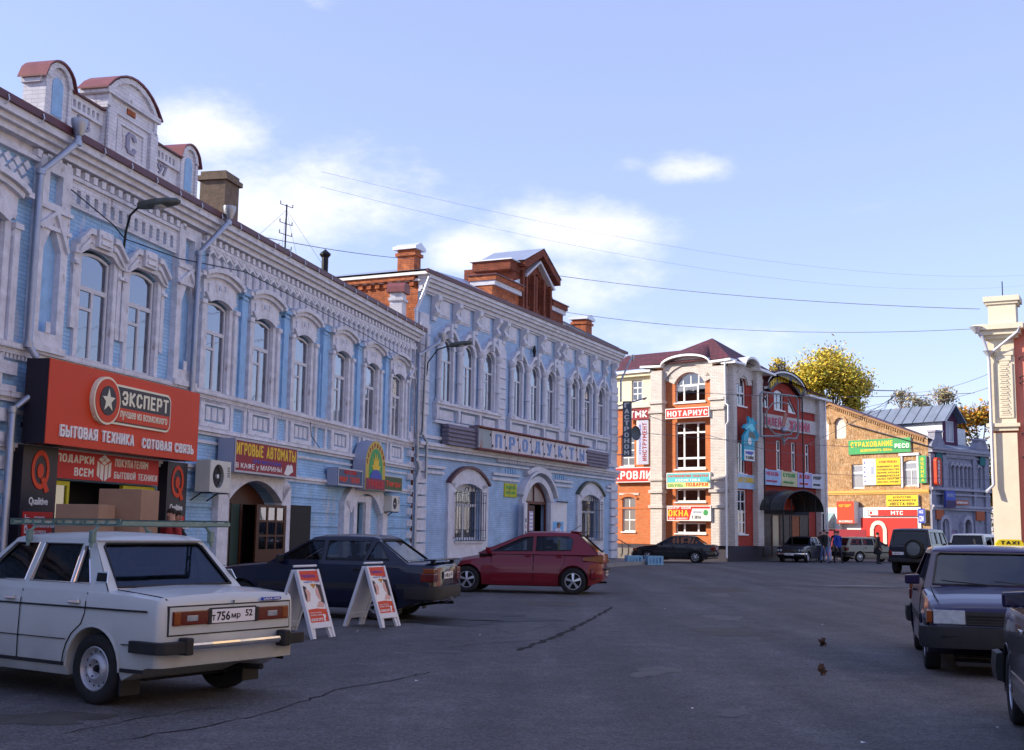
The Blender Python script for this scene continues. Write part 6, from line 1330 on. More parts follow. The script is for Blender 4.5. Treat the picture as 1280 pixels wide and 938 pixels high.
tree('distant dull green tree beyond the end of the street, nearer the pink house', 54, 112, 9, 5, 4.5, 3.8, 3200, [OL[1], GL_[1], OL[1]], 12, .3)
# ================================================================== overhead wires, antenna
def wire(label, a, c, sag, r=.02, n=16, group='overhead wires'):
    a, c = Vector(a), Vector(c); b = MB(); b.tube([tuple(a.lerp(c, i / n) - Vector((0, 0, sag * 4 * (i / n) * (1 - i / n)))) for i in range(n + 1)], r, 4)
    tag(b.build('overhead_wire', mat('grey cable', (.12, .12, .14), .6)), label, 'cable', group)
wire('thick cable strung from the brick dormer peak to the parapet post', (1.56, 52, 12.75), (17.4, 44, 9.95), .25, .014)
wire('lower cable from the dormer wing to the cornice of the pink house', (2.3, 54, 11.45), (17.2, 44, 9.2), .45, .012)
wire('faint high wire crossing the sky, topmost', (-5, 30, 10.6), (26, 60, 14.8), .9, .003)
wire('faint high wire crossing the sky, second from top', (-5, 30, 10.2), (26.3, 60, 14.3), 1.1, .003)
wire('cable from the blue house roof to the antenna mast', (-6.9, 30, 8.95), (-3.2, 40, 10.6), .1, .012)
wire('cable from the antenna mast to the tin eave of the grey-blue house', (-3.2, 40, 10.6), (-3.4, 43, 10.9), .02, .012)
wire('tram wire before the shopping centre, upper', (8.5, 62.3, 8.85), (24.2, 62.3, 9.0), .25, .018)
wire('tram wire before the shopping centre, lower', (7, 62, 6.6), (30, 62, 6.1), .3, .016)
wire('slanting cable across the shopping centre piers', (6.2, 63, 8.0), (15.5, 63, 5.6), .3, .016)
wire('slanting cable falling to the tram wire bracket', (15.5, 62.5, 6.2), (20.0, 62, 8.8), .15, .016)
wire('low wire across the gable boards', (16.5, 66, 4.9), (34, 70, 5.0), .2, .014)
wire('thin wire from the pink house to the bracket arm, upper', (17.6, 44, 7.5), (19.8, 62, 9.0), .3, .01)
wire('thin wire from the pink house to the bracket arm, lower', (17.6, 44, 7.0), (19.9, 62, 8.6), .3, .01)
t = thing('wire_bracket', 'bent tube bracket holding the tram wires above the street', 'bracket', (19.95, 62, 8.6))
b = MB(); b.tube([(0, 0, 0), (0, 0, .42), (-1.4, 0, .42)], .03, 6)
b.build('tube_arm', GALV, t)
for k in range(4):
    b = MB(); b.tube([(-.02, 0, .1 + k * .1), (-.6, 0, -.25 - k * .12), (-1.5 - k * .3, 0, -.45 - k * .3)], .012, 4); b.build('strand', IRON, t)
t = local_thing('antenna_mast', 'thin guyed aerial mast with cross bars on the roof of the long blue house', 'antenna', B1, -1.5, 4.4, 9.9)
P(lambda b: b.tube([(0, 0, 0), (0, 0, 3.0)], .028, 6)).build('mast', IRON, t)
for z in (1.4, 1.9, 2.3, 2.95): P(lambda b: (b.tube([(-.3, .1, z), (.3, -.1, z)], .014, 5), b.tube([(-.3, .1, z), (-.3, .1, z + .12)], .02, 5), b.tube([(.3, -.1, z), (.3, -.1, z + .12)], .02, 5))).build('cross_bar', IRON, t)
for a in (30, 150, 215, 330): P(lambda b: b.tube([(0, 0, 2.8), (3.0 * cos(rad(a)), 3.0 * sin(rad(a)), -.2)], .005, 4)).build('guy_wire', IRON, t)
# ================================================================== ground
def asphalt():
    m = mat('worn asphalt', (.088, .085, .088), .82, noise=(.35, .22), bump=(90, .9))
    t = m.node_tree; b = t.nodes['Principled BSDF']; l = t.links.new
    src = b.inputs['Base Color'].links[0].from_socket
    co = t.nodes.new('ShaderNodeTexCoord')
    v = t.nodes.new('ShaderNodeTexVoronoi'); v.inputs['Scale'].default_value = 55; l(co.outputs['Object'], v.inputs['Vector'])
    r = t.nodes.new('ShaderNodeMapRange'); r.inputs['From Min'].default_value = 0; r.inputs['From Max'].default_value = 1; r.inputs['To Min'].default_value = .6; r.inputs['To Max'].default_value = 1.4
    sp = t.nodes.new('ShaderNodeSeparateColor'); l(v.outputs['Color'], sp.inputs[0]); l(sp.outputs[0], r.inputs['Value'])
    n2 = t.nodes.new('ShaderNodeTexNoise'); n2.inputs['Scale'].default_value = 2.5; n2.inputs['Detail'].default_value = 10; n2.inputs['Roughness'].default_value = .75; l(co.outputs['Object'], n2.inputs['Vector'])
    r2 = t.nodes.new('ShaderNodeMapRange'); r2.inputs['From Min'].default_value = .3; r2.inputs['From Max'].default_value = .7; r2.inputs['To Min'].default_value = .72; r2.inputs['To Max'].default_value = 1.28; l(n2.outputs['Fac'], r2.inputs['Value'])
    mpp = t.nodes.new('ShaderNodeMapping'); mpp.inputs['Rotation'].default_value = (0, 0, rad(14)); mpp.inputs['Scale'].default_value = (1.1, .09, 1); l(co.outputs['Object'], mpp.inputs['Vector'])
    n3 = t.nodes.new('ShaderNodeTexNoise'); n3.inputs['Scale'].default_value = 1; n3.inputs['Detail'].default_value = 6; l(mpp.outputs[0], n3.inputs['Vector'])
    r3 = t.nodes.new('ShaderNodeMapRange'); r3.inputs['From Min'].default_value = .3; r3.inputs['From Max'].default_value = .7; r3.inputs['To Min'].default_value = .75; r3.inputs['To Max'].default_value = 1.25; l(n3.outputs['Fac'], r3.inputs['Value'])
    m3 = t.nodes.new('ShaderNodeMath'); m3.operation = 'MULTIPLY'; l(r2.outputs[0], m3.inputs[0]); l(r3.outputs[0], m3.inputs[1])
    mu = t.nodes.new('ShaderNodeMath'); mu.operation = 'MULTIPLY'; l(r.outputs[0], mu.inputs[0]); l(m3.outputs[0], mu.inputs[1])
    mx = t.nodes.new('ShaderNodeMix'); mx.data_type = 'RGBA'; mx.blend_type = 'MULTIPLY'; mx.inputs['Factor'].default_value = 1
    l(src, mx.inputs['A']); l(mu.outputs[0], mx.inputs['B']); l(mx.outputs['Result'], b.inputs['Base Color'])
    return m
ASPH = asphalt()
PAVE = mat('pale concrete paving', (.17, .16, .155), .85, noise=(1.5, .2), bump=(40, .5))
P(lambda b: b.add([(-900, -900, 0), (900, -900, 0), (900, 900, 0), (-900, 900, 0)], [(0, 1, 2, 3)])).build('ground', ASPH, kind='structure')
def facpt(F, x, y): a = F.rotation_euler.z; L = F.location; return (L.x + x * cos(a) - y * sin(a), L.y + x * sin(a) + y * cos(a))
pv = [facpt(B1, -62, 0), facpt(B1, -62, -2.3), facpt(B1, -2, -2.3), facpt(B2, 2, -3.0), facpt(B2, 19.5, -2.6), facpt(B2, 21.6, -2.0), facpt(B2, 22.6, -.5), facpt(B2, 23.4, 3), facpt(B2, 21.2, 3.5), facpt(B2, 21.2, .3), facpt(B2, 0, .3), facpt(B1, 0, .3)]
P(lambda b: b.slab(pv, 0, .15)).build('pavement', PAVE, kind='structure')
KERB = mat('worn kerb stone', (.26, .25, .24), .85, noise=(2, .25), bump=(20, .6))
def kerb(pts, h=.155):
    for i in range(len(pts) - 1):
        a, c = Vector(pts[i]), Vector(pts[i + 1]); d = c - a; n = max(1, int(d.length / 1.0)); u = d / n; nn = Vector((-d.y, d.x)).normalized() * .14
        for k in range(n):
            p, q = a + u * k + u * .01, a + u * (k + 1) - u * .01
            bb = MB(); bb.hexa([(p.x - nn.x, p.y - nn.y, 0), (q.x - nn.x, q.y - nn.y, 0), (q.x, q.y, 0), (p.x, p.y, 0), (p.x - nn.x, p.y - nn.y, h), (q.x - nn.x, q.y - nn.y, h), (q.x, q.y, h), (p.x, p.y, h)])
            yield bb
kroot = bpy.data.objects.new('kerb', None); COL.objects.link(kroot); kroot['kind'] = 'structure'
for bb in kerb([facpt(B1, -24, -2.3), facpt(B1, -2, -2.3), facpt(B2, 2, -3.0), facpt(B2, 19.5, -2.6), facpt(B2, 21.6, -2.0), facpt(B2, 22.6, -.5), facpt(B2, 23.4, 3)]): bb.build('kerb_stone', KERB, kroot, fix=True)
# cracks, dark seams and damp patches lie just over the asphalt
CRK = mat('dark crack', (.012, .012, .014), .95)  # plain dark colour of the thin crack strips
def crack(pts, w0, seed, name='road_crack'):
    r = random.Random(seed); L = []
    for i in range(len(pts) - 1):
        a, c = Vector(pts[i]), Vector(pts[i + 1]); n = max(2, int((c - a).length / .12))
        for k in range(n): L.append(a.lerp(c, k / n) + Vector((r.uniform(-1, 1), r.uniform(-1, 1))) * .035)
    L.append(Vector(pts[-1])); vs = []; fs = []
    for i, p in enumerate(L):
        d = (L[min(i + 1, len(L) - 1)] - L[max(i - 1, 0)]).normalized(); nrm = Vector((-d.y, d.x)); w = w0 * r.uniform(.35, 1.3) * (1 if 0 < i < len(L) - 1 else .1)
        vs += [(p.x + nrm.x * w, p.y + nrm.y * w, .004), (p.x - nrm.x * w, p.y - nrm.y * w, .004)]
    for i in range(len(L) - 1): fs.append((2 * i, 2 * i + 1, 2 * i + 3, 2 * i + 2))
    P(lambda b: b.add(vs, fs)).build(name, CRK, kind='structure')
crack([(-2.75, 8.6), (-2.3, 9.3), (-2.0, 9.9), (-1.75, 10.8), (-1.6, 11.5), (-1.2, 12.2), (-.7, 13.2)], .011, 3)
crack([(-3.2, 8.9), (-2.9, 9.6), (-2.4, 10.4)], .007, 4)
crack([(.1, 15.4), (.7, 17.6), (1.3, 20.4), (2.1, 24.6)], .045, 5)
crack([(-.8, 15.6), (-.3, 16.4), (.4, 16.9)], .008, 6)
crack([(3.3, 12.6), (3.9, 12.9), (4.6, 12.75)], .006, 8)
DAMP = mat('damp asphalt', (.026, .024, .024), .55, noise=(1, .4))
WET = mat('puddle water', (.035, .038, .05), .45, spec=.5)
def blob(cx, cy, rx, ry, m, name, seed, z=.005, rz=0):
    r = random.Random(seed); n = 40; ph = [r.random() * 6.28 for _ in range(5)]
    pts = []
    for i in range(n):
        a = 2 * pi * i / n; k = 1 + .22 * sin(2 * a + ph[0]) + .16 * sin(3 * a + ph[1]) + .12 * sin(5 * a + ph[2]) + .08 * sin(9 * a + ph[3]) + .05 * sin(14 * a + ph[4])
        x, y = rx * k * cos(a), ry * k * sin(a); pts.append((cx + x * cos(rz) - y * sin(rz), cy + x * sin(rz) + y * cos(rz), z))
    P(lambda b: b.add(pts, [tuple(range(n))])).build(name, m, kind='structure')
STAIN = mat('oil stained asphalt', (.060, .054, .049), .6, noise=(3, .4)); PATCH = mat('newer asphalt patch', (.080, .073, .067), .85, noise=(2, .3), bump=(70, 1)); PALE = mat('dusty asphalt', (.098, .088, .080), .9, noise=(2, .3), bump=(70, 1))
for i, (x, y, a, c_, m_, r_) in enumerate([(-3.6, 9.6, .5, .3, STAIN, 1), (-.9, 15.2, .35, .2, STAIN, 0), (1.6, 13.4, .22, .5, STAIN, 0), (4.2, 9.2, .3, .5, STAIN, 0), (.2, 19.2, .4, .8, STAIN, 0), (3.9, 22, .3, .7, STAIN, 0), (1.9, 10.4, .15, .2, STAIN, 0), (5.2, 30, .3, .8, STAIN, 0)]): blob(x, y, a, c_, m_, 'road_stain', 20 + i, .0025 + i * .0001, rad(-14))
for i, (x, y, w_, h_) in enumerate([(5.6, 33, 1.6, 2.6), (.9, 25.5, 1.1, 1.5), (3.3, 18.9, .8, 1.3)]):
    r = random.Random(i); P(lambda b: b.add([(x + q[0] * w_ + r.uniform(-.05, .05), y + q[1] * h_ + r.uniform(-.05, .05), .003) for q in ((-.5, -.5), (0, -.52), (.5, -.5), (.52, 0), (.5, .5), (0, .49), (-.5, .5), (-.49, 0))], [tuple(range(8))])).build('asphalt_patch', PATCH, kind='structure')
blob(10.6, 36.6, 2.3, 1.2, DAMP, 'damp_patch', 1); blob(9.9, 35.4, 1.3, .35, DAMP, 'damp_patch', 2); blob(12.6, 35.2, 1.2, .8, DAMP, 'damp_patch', 9)
blob(10.4, 36.6, .9, .35, WET, 'puddle', 3, .009); blob(12.0, 34.6, .5, .2, DAMP, 'damp_patch', 4, .009); blob(12.5, 38, .9, .4, DAMP, 'damp_patch', 12)
blob(-1.1, 21.4, 1.9, .9, DAMP, 'damp_patch', 5); blob(-.9, 19.9, .9, .5, DAMP, 'damp_patch', 6)
# litter: scraps and two lumps of dropped leaves
SCR = ['tiny white scrap right of the white sedan bumper', 'tiny pale scrap on the asphalt left of the dark car at the edge', 'tiny pale scrap at the bottom right, nearest the camera', 'tiny pale scrap at the bottom centre of the road', 'tiny pale scrap in front of the second sandwich board', 'tiny pale scrap behind the first sandwich board', 'tiny pale scrap left of the middle of the foreground road', 'tiny pale scrap behind the front wheel of the taxi', 'tiny white scrap right by the feet of the farther sandwich board', 'tiny pale scrap beyond the two leaf lumps']
LIT = mat('pale scrap', (.6, .6, .6), .7); LEAFD = mat('dry brown leaf', (.07, .035, .02), .8)
for i, (x, y) in enumerate([(-.9, 12.2), (5.7, 11.4), (3.9, 9.8), (2.6, 9.0), (-.4, 17.6), (-2.2, 17.9), (1.6, 10.6), (5.3, 20.6), (-1.75, 19.6), (3.1, 24.2)]):
    s = rnd.uniform(.012, .03); o = P(lambda b: b.add([(-s, -s * .6, .004), (s, -s * .5, .012), (s * .8, s * .7, .006), (-s * .7, s, .014)], [(0, 1, 2, 3)])).build('paper_scrap', LIT, loc=(x, y, .003))
    tag(o, SCR[i], 'litter', 'scraps of litter on the road')
for x, y, lab in ((4.31, 16.75, 'dark crumpled leaf lump on the road, farther of the two'), (3.41, 13.3, 'dark crumpled leaf lump on the road, nearer of the two')):
    b = MB(); r = random.Random(int(x * 10))
    for i in range(16):
        a = r.random() * 6.28; q = r.random() * .05; c = Vector((q * cos(a), q * sin(a), .01 + r.random() * .08)); u = Vector((r.uniform(-1, 1), r.uniform(-1, 1), r.uniform(-.4, 1))).normalized() * .045; w = u.orthogonal().normalized() * .028
        b.add([c - u, c + w, c + u, c - w], [(0, 1, 2, 3)])
    tag(b.build('leaf_litter', LEAFD, loc=(x, y, .004)), lab, 'dead leaves')

# paving joints and gully on the pavement
JNT = mat('paving joint', (.06, .055, .05), .95)
for i in range(48):
    p, q = facpt(B1, -24 + i * .9 * .55, -.05), facpt(B1, -24 + i * .9 * .55, -2.15)
    if i * .495 > 22: break
    d = Vector((cos(B1.rotation_euler.z), sin(B1.rotation_euler.z))) * .008
    P(lambda b: b.add([(p[0] - d.x, p[1] - d.y, .154), (p[0] + d.x, p[1] + d.y, .154), (q[0] + d.x, q[1] + d.y, .154), (q[0] - d.x, q[1] - d.y, .154)], [(0, 1, 2, 3)])).build('paving_joint', JNT, kind='structure')
# ================================================================== vehicles
# car frame: x forward, y left, z up, origin on the ground under the rear axle
TYRE = mat('tyre rubber', (.018, .018, .02), .85, noise=(8, .3)); RIMS = mat('painted steel rim', (.38, .39, .42), .4, .4, noise=(6, .15)); ALLOY = mat('alloy', (.55, .56, .6), .3, .8)
CHR = mat('chrome', (.75, .75, .76), .12, 1); TRIM = mat('black plastic trim', (.02, .02, .022), .6, noise=(5, .3)); REDL = mat('red lens', (.10, .004, .004), .18, coat=.5); ORL2 = mat('amber lens', (.20, .045, .006), .2, coat=.5); CLR = mat('clear lamp glass', (.26, .29, .32), .1, coat=.8, noise=(12, .35))
UND = mat('underbody', (.012, .012, .013), .9); SEAT = mat('seat cloth', (.05, .05, .055), .9); CGL = glassmat('car glass', (.30, .34, .38), .0, .02, .5); CGLD = glassmat('tinted car glass', (.06, .07, .09), .0, .02, .8); PLT = mat('number plate', (.72, .72, .74), .4)
GAP = mat('panel gap', (.008, .008, .01), .8)
def lerpk(keys, x, j):
    if x <= keys[0][0]: return keys[0][j]
    for a, c in zip(keys, keys[1:]):
        if x <= c[0]:
            t = (x - a[0]) / (c[0] - a[0]); return a[j] + (c[j] - a[j]) * t
    return keys[-1][j]
def make_car(name, label, cat, c, loc, head, group=None):
    """c: dict with ro, wb, fo (rear overhang, wheelbase, front overhang), w (half width), r (wheel radius), zb (floor),
    top: [(x, z, half width factor)] of the lower body; cab: (x rear base, x rear roof, x front roof, x windscreen base), belt, roof; sides: window polygons (x, z)"""
    t = thing(name, label, cat, loc, head, group)
    w, r, zb = c['w'], c['r'], c['zb']; X0, X1 = -c['ro'], c['wb'] + c['fo']; Ra = r + c.get('gap', .055)
    top = c['top']; PM = c['paint']
    def arch(x):
        z = zb
        for xc in (0, c['wb']):
            if abs(x - xc) < Ra: z = max(z, r + sqrt(Ra * Ra - (x - xc) ** 2))
        return z
    def zbx(x):
        u = c.get('endup', .12); k = max((-.36 - x) / .3, (x - c['wb'] - .4) / .3, 0); return zb + u * min(1, k)
    st = set()
    n = 34
    for i in range(n + 1): st.add(round(X0 + (X1 - X0) * i / n, 4))
    for xc in (0, c['wb']):
        for k in range(15): st.add(round(xc - Ra * cos(pi * k / 14), 4))
        st.add(round(xc - Ra - .002, 4)); st.add(round(xc + Ra + .002, 4))
    for k in (.015, .04, .08): st.add(X0 + k); st.add(X1 - k)
    for q in top: st.add(round(q[0], 4))
    st = sorted(x for x in st if X0 <= x <= X1)
    rn = c.get('round', .10); bulge = c.get('bulge', .02); crown = c.get('crown', .035)
    def ring(x):
        zt = lerpk(top, x, 1); wf = lerpk(top, x, 2) * w
        e = min(x - X0, X1 - x); er = c.get('endr', .12); k = 1 if e > er else sqrt(max(0, 1 - (1 - e / er) ** 2)); wf *= (1 - .07 * (1 - k)); zt -= .03 * (1 - k) * c.get('endz', 1)
        za = arch(x); zb_ = zbx(x); za = max(za, zb_); zl = max(za, zb_); wi = w - .26
        f = lambda z: max(z, za + .012)
        zs = zt - rn
        ri = [(0, zb_), (wi, zb_), (wi, max(zb_, min(za, zs - .05)))]
        zz = [max(zl, zb_), f(zb + .07), f(zb + (zs - zb) * .45), f(zs - .12), zs]
        zz = [min(q, zs) for q in zz]
        ww = [wf - .03 if za <= zb + .001 else wf - .004, wf - .004, wf, wf - bulge * .4, wf - bulge]
        ri += list(zip(ww, zz)) + [(wf - bulge - rn * .25, zt - rn * .3), (wf - bulge - rn * .8, zt), (wf * .55, zt + crown * .7), (0, zt + crown)]
        return ri
    b = MB(); m = None; rings = [ring(x) for x in st]; m = len(rings[0]); vs = []
    for x, R in zip(st, rings):
        nose = c.get('rake', 0)
        def xs(z): return x + (c.get('tailrake', 0) * (z - zb) if x - X0 < .25 else 0) - (c.get('noserake', 0) * (z - zb) if X1 - x < .3 else 0)
        vs += [(xs(z), y, z) for y, z in R] + [(xs(z), -y, z) for y, z in R[::-1]]
    M2 = 2 * m; fs = []
    for i in range(len(st) - 1):
        for k in range(M2):
            k2 = (k + 1) % M2; fs.append((i * M2 + k, i * M2 + k2, (i + 1) * M2 + k2, (i + 1) * M2 + k))
    fs += [tuple(range(M2)), tuple((len(st) - 1) * M2 + k for k in range(M2))[::-1]]
    # open the body below the cabin so that the inside can be seen: drop top faces there
    xa, xb, xc_, xd = c['cab']
    keep = []
    for f in fs:
        if len(f) == 4:
            p = [vs[i] for i in f]
            if all(abs(q[1]) <= w * .74 for q in p) and all(q[2] > zb + .3 for q in p) and all(xa + .12 < q[0] < xd - .12 for q in p): continue
        keep.append(f)
    b.add(vs, keep); body = b.build('body', PM, t, smooth=38, fix=True)
    # ---- cabin
    belt, roof, wb0, wr = c['belt'], c['roof'], c.get('wbelt', w * .93), c.get('wroof', w * .74)
    def side(s):
        def f(x, yy, z):
            k = (z - belt) / (roof - belt); return (x, s * (wb0 + (wr - wb0) * k - yy), z)
        return f
    outer = [(xa, belt - .03), (xd, belt - .03), (xc_, roof), (xb, roof)]
    for s in (1, -1):
        b = MB(); wins = c['sides']
        b.holed(outer, wins, 0, .03, side(s)); o = b.build('pillar_frame', PM, t, fix=True)
        for q in wins:
            bb = MB(); nn = len(q); ff = side(s); tri = tessellate_polygon([[Vector((p[0], p[1], 0)) for p in q]])
            bb.add([ff(p[0], .02, p[1]) for p in q], [tuple(a) for a in tri]); bb.build('side_window', c.get('sglass', CGL), t, fix=True)
            if c.get('chromeline'):
                P(lambda e: e.tube([side(s)(p[0], -.004, p[1]) for p in q + [q[0]]], .007, 4)).build('window_trim', c['chromeline'], t)
            else: P(lambda e: e.tube([side(s)(p[0], -.002, p[1]) for p in q + [q[0]]], .006, 4)).build('window_seal', TRIM, t)
    def endframe(x0, z0, w0, x1, z1, w1, mg, nm, sgn):
        u = lambda a, bq, d: (x0 + (x1 - x0) * bq + sgn * -d, a * (w0 + (w1 - w0) * bq), z0 + (z1 - z0) * bq)
        o_ = [(-1, 0), (1, 0), (1, 1), (-1, 1)]; h = [(-.87, .09), (.87, .09), (.89, .86), (.84, .92), (-.84, .92), (-.89, .86)]
        b = MB(); b.holed(o_, [h], 0, .03, lambda a, d, q: u(a, q, d)); b.build(nm + '_frame', PM, t, fix=True)
        b = MB(); b.prism(h, .012, .018); b.v = [u(v[0], v[2], v[1]) for v in b.v]; b.build(nm, mg, t, fix=True)
        P(lambda e: e.tube([u(a, q, -.004) for a, q in h + [h[0]]], .012, 5)).build('window_seal', c.get('endseal', TRIM), t)
    endframe(xa, belt - .02, wb0, xb, roof, wr, c.get('rglass', CGL), 'rear_window', -1)
    endframe(xd, belt - .02, wb0, xc_, roof, wr, CGL, 'windscreen', 1)
    # roof panel with rounded edges
    b = MB(); vs = []; nn = 9; prof = [(-1, -.012), (-.985, .012), (-.93, .035), (-.6, .06), (0, .07), (.6, .06), (.93, .035), (.985, .012), (1, -.012)]
    xsn = [xb - .03, xb, xb + .08, (xb + xc_) / 2, xc_ - .12, xc_, xc_ + .03]; hk = [-.35, .1, .75, 1, .75, .15, -.3]
    for x, k in zip(xsn, hk): vs += [(x, y * (wr + .004), roof + (z if z < 0 else z * max(k, 0)) + (min(k, 0) * .03)) for y, z in prof]
    fs = [(i * nn + j, i * nn + j + 1, (i + 1) * nn + j + 1, (i + 1) * nn + j) for i in range(len(xsn) - 1) for j in range(nn - 1)]
    b.add(vs, fs); b.build('roof', c.get('roofpaint', PM), t, smooth=50, fix=True)
    # ---- doors: panels a hair proud of the body side with dark gaps round them
    def sidept(x, k, s, off):
        R = ring(x)[4:9]; z0 = c.get('doorz', zb + .09); z = z0 + (belt - .02 - z0) * k
        for a, e in zip(R, R[1:]):
            if a[1] <= z <= e[1] + 1e-6: y = a[0] + (e[0] - a[0]) * ((z - a[1]) / max(1e-6, e[1] - a[1])); break
        else: y = R[-1][0] if z > R[-1][1] else R[0][0]
        return (x, s * (y + off), z)
    for s in (1, -1):
        for (d0, d1, u0, u1) in c['doors']:
            for off, gr, mm, nm in ((.002, .009, GAP, 'door_gap'), (.006, 0, c['paint'], 'door')):
                vs = []; fs = []; nx, nz = 8, 7
                for i in range(nx + 1):
                    for k in range(nz + 1):
                        kk = k / nz; xa_ = d0 - gr + (u0 if kk > .0 else 0) * 0; lo = d0 - gr; hi = d1 + gr
                        # the rear edge may be cut by the wheel arch
                        if c['wb'] * .2 > lo: lo = max(lo, (sqrt(max(0, (Ra + .06) ** 2 - (zb + .09 + (belt - zb - .11) * kk - r) ** 2)) if (zb + .09 + (belt - zb - .11) * kk) < r + Ra + .06 else lo) - gr)
                        x = lo + (hi - lo) * i / nx; vs.append(sidept(x, (-.012 * (gr > 0)) + kk * (1 + .0 * gr), s, off))
                for i in range(nx):
                    for k in range(nz): fs.append((i * (nz + 1) + k, (i + 1) * (nz + 1) + k, (i + 1) * (nz + 1) + k + 1, i * (nz + 1) + k + 1))
                q = P(lambda e: e.add(vs, fs)).build(nm, mm, t, smooth=60, fix=False)
                if s < 0: q.data.flip_normals()
                if nm == 'door':
                    hx = d0 + .13; hz = c.get('handlez', belt - .12)
                    p = sidept(hx, (hz - c.get('doorz', zb + .09)) / (belt - .02 - c.get('doorz', zb + .09)), s, .01)
                    e = MB(); e.box(hx - .07, hx + .07, min(p[1], p[1] + s * .03), max(p[1], p[1] + s * .03), hz - .018, hz + .018); e.build('door_handle', c.get('handle', TRIM), q, bevel=.008)
        for z0, z1, mm, nm in c.get('strips', []):
            vs = []; xsn_ = [X0 + .15 + (X1 - X0 - .3) * i / 40 for i in range(41)]
            xsn_ = [x for x in xsn_ if arch(x) < z0 - .02]
            seg = []
            e = MB()
            for x, x2 in zip(xsn_, xsn_[1:]):
                if x2 - x > .2: continue
                k0, k1 = [(z - c.get('doorz', zb + .09)) / (belt - .02 - c.get('doorz', zb + .09)) for z in (z0, z1)]
                e.add([sidept(x, k0, s, .016), sidept(x2, k0, s, .016), sidept(x2, k1, s, .016), sidept(x, k1, s, .016), sidept(x, k0, s, .0), sidept(x2, k0, s, .0), sidept(x2, k1, s, .0), sidept(x, k1, s, .0)], [(0, 1, 2, 3), (3, 2, 6, 7), (0, 4, 5, 1)])
            e.build(nm, mm, t, fix=True)
        # mirror
        mx_, mz = c.get('mirror', (xd - .28, belt + .06))
        e = MB(); e.hexa([(mx_ - .05, s * (wb0 + .03), mz - .05), (mx_ + .06, s * (wb0 + .03), mz - .05), (mx_ + .03, s * (wb0 + .2), mz - .05), (mx_ - .05, s * (wb0 + .2), mz - .05), (mx_ - .05, s * (wb0 + .03), mz + .07), (mx_ + .06, s * (wb0 + .03), mz + .07), (mx_ + .03, s * (wb0 + .2), mz + .06), (mx_ - .05, s * (wb0 + .2), mz + .06)]); e.build('mirror', c.get('mirrorm', TRIM), t, bevel=.018, fix=True)
        # wheels
        for k, xw in enumerate((0, c['wb'])):
            yo = s * (w - .02 - c.get('tw', .175) / 2); tw = c.get('tw', .175); R = r
            prof = [(R * .62, tw / 2 - .012), (R * .68, tw / 2), (R * .90, tw / 2 + .004), (R * .975, tw / 2 - .012), (R, tw / 2 - .035), (R, -tw / 2 + .035), (R * .97, -tw / 2 + .01), (R * .62, -tw / 2)]
            b = MB(); b.lathe([(a, h * s) for a, h in prof], 36, 'y', (0, 0, 0)); wh = b.build('wheel', TYRE, t, loc=(xw, yo, R), smooth=45, fix=True)
            b = MB(); f = s * (tw / 2 - .01); rr = R * .635
            if c.get('alloy'):
                ns = c['alloy']; b.lathe([(rr, f), (rr * .93, f), (rr * .9, f - s * .03), (rr * .9, f - s * .10)], 30, 'y')
                for j in range(ns):
                    a = 2 * pi * j / ns + .3; da = c.get('spw', .2)
                    pts = [(rr * .16, a - .6), (rr * .92, a - da * .7), (rr * .92, a + da * .7), (rr * .16, a + .6)]
                    b.add([(q * cos(g), f - s * .008 * (1 if q > rr * .5 else -1), q * sin(g)) for q, g in pts] + [(q * cos(g), f - s * .04, q * sin(g)) for q, g in pts], [(0, 1, 2, 3), (0, 4, 5, 1), (1, 5, 6, 2), (2, 6, 7, 3), (3, 7, 4, 0)])
                b.lathe([(0, f + s * .015), (rr * .14, f + s * .012), (rr * .2, f - s * .01)], 16, 'y'); b.build('rim', c.get('rimm', ALLOY), wh, smooth=35, fix=True)
                P(lambda e: e.lathe([(0, f - s * .06), (rr * .9, f - s * .06)], 20, 'y')).build('brake_disc', UND, wh)
            else:
                b.lathe([(rr, f), (rr * .95, f + s * .006), (rr * .9, f - s * .01), (rr * .84, f - s * .035), (rr * .70, f - s * .04), (rr * .62, f - s * .01), (rr * .45, f + s * .006), (rr * .3, f - s * .012), (rr * .26, f - s * .03), (0, f - s * .03)], 30, 'y')
                b.build('rim', c.get('rimm', RIMS), wh, smooth=40, fix=True)
                e = MB()
                for j in range(14):
                    a = 2 * pi * j / 14; e.lathe([(0, f - s * .030), (rr * .055, f - s * .030)], 6, 'y', (rr * .77 * cos(a), 0, rr * .77 * sin(a)))
                e.lathe([(0, f - s * .0), (rr * .12, f - s * .005), (rr * .17, f - s * .028)], 10, 'y')
                for j in range(4): a = pi / 2 * j + .4; e.lathe([(0, f + s * .0), (rr * .05, f + s * .0), (rr * .05, f - s * .02)], 6, 'y', (rr * .36 * cos(a), 0, rr * .36 * sin(a)))
                e.build('rim_holes', GAP, wh, kind='stuff', fix=True)
    # ---- inside and underneath
    xm = (xa + xd) / 2
    for sx, sy in ((xm + .25, .36), (xm + .25, -.36)): P(lambda e: (e.box(sx - .25, sx + .25, sy - .25, sy + .25, zb + .15, zb + .35), e.hexa([(sx - .32, sy - .24, zb + .35), (sx - .18, sy - .24, zb + .35), (sx - .18, sy + .24, zb + .35), (sx - .32, sy + .24, zb + .35), (sx - .45, sy - .22, belt + .12), (sx - .36, sy - .22, belt + .12), (sx - .36, sy + .22, belt + .12), (sx - .45, sy + .22, belt + .12)]), e.box(sx - .46, sx - .38, sy - .13, sy + .13, belt + .16, belt + .32))).build('seat', SEAT, t, bevel=.03)
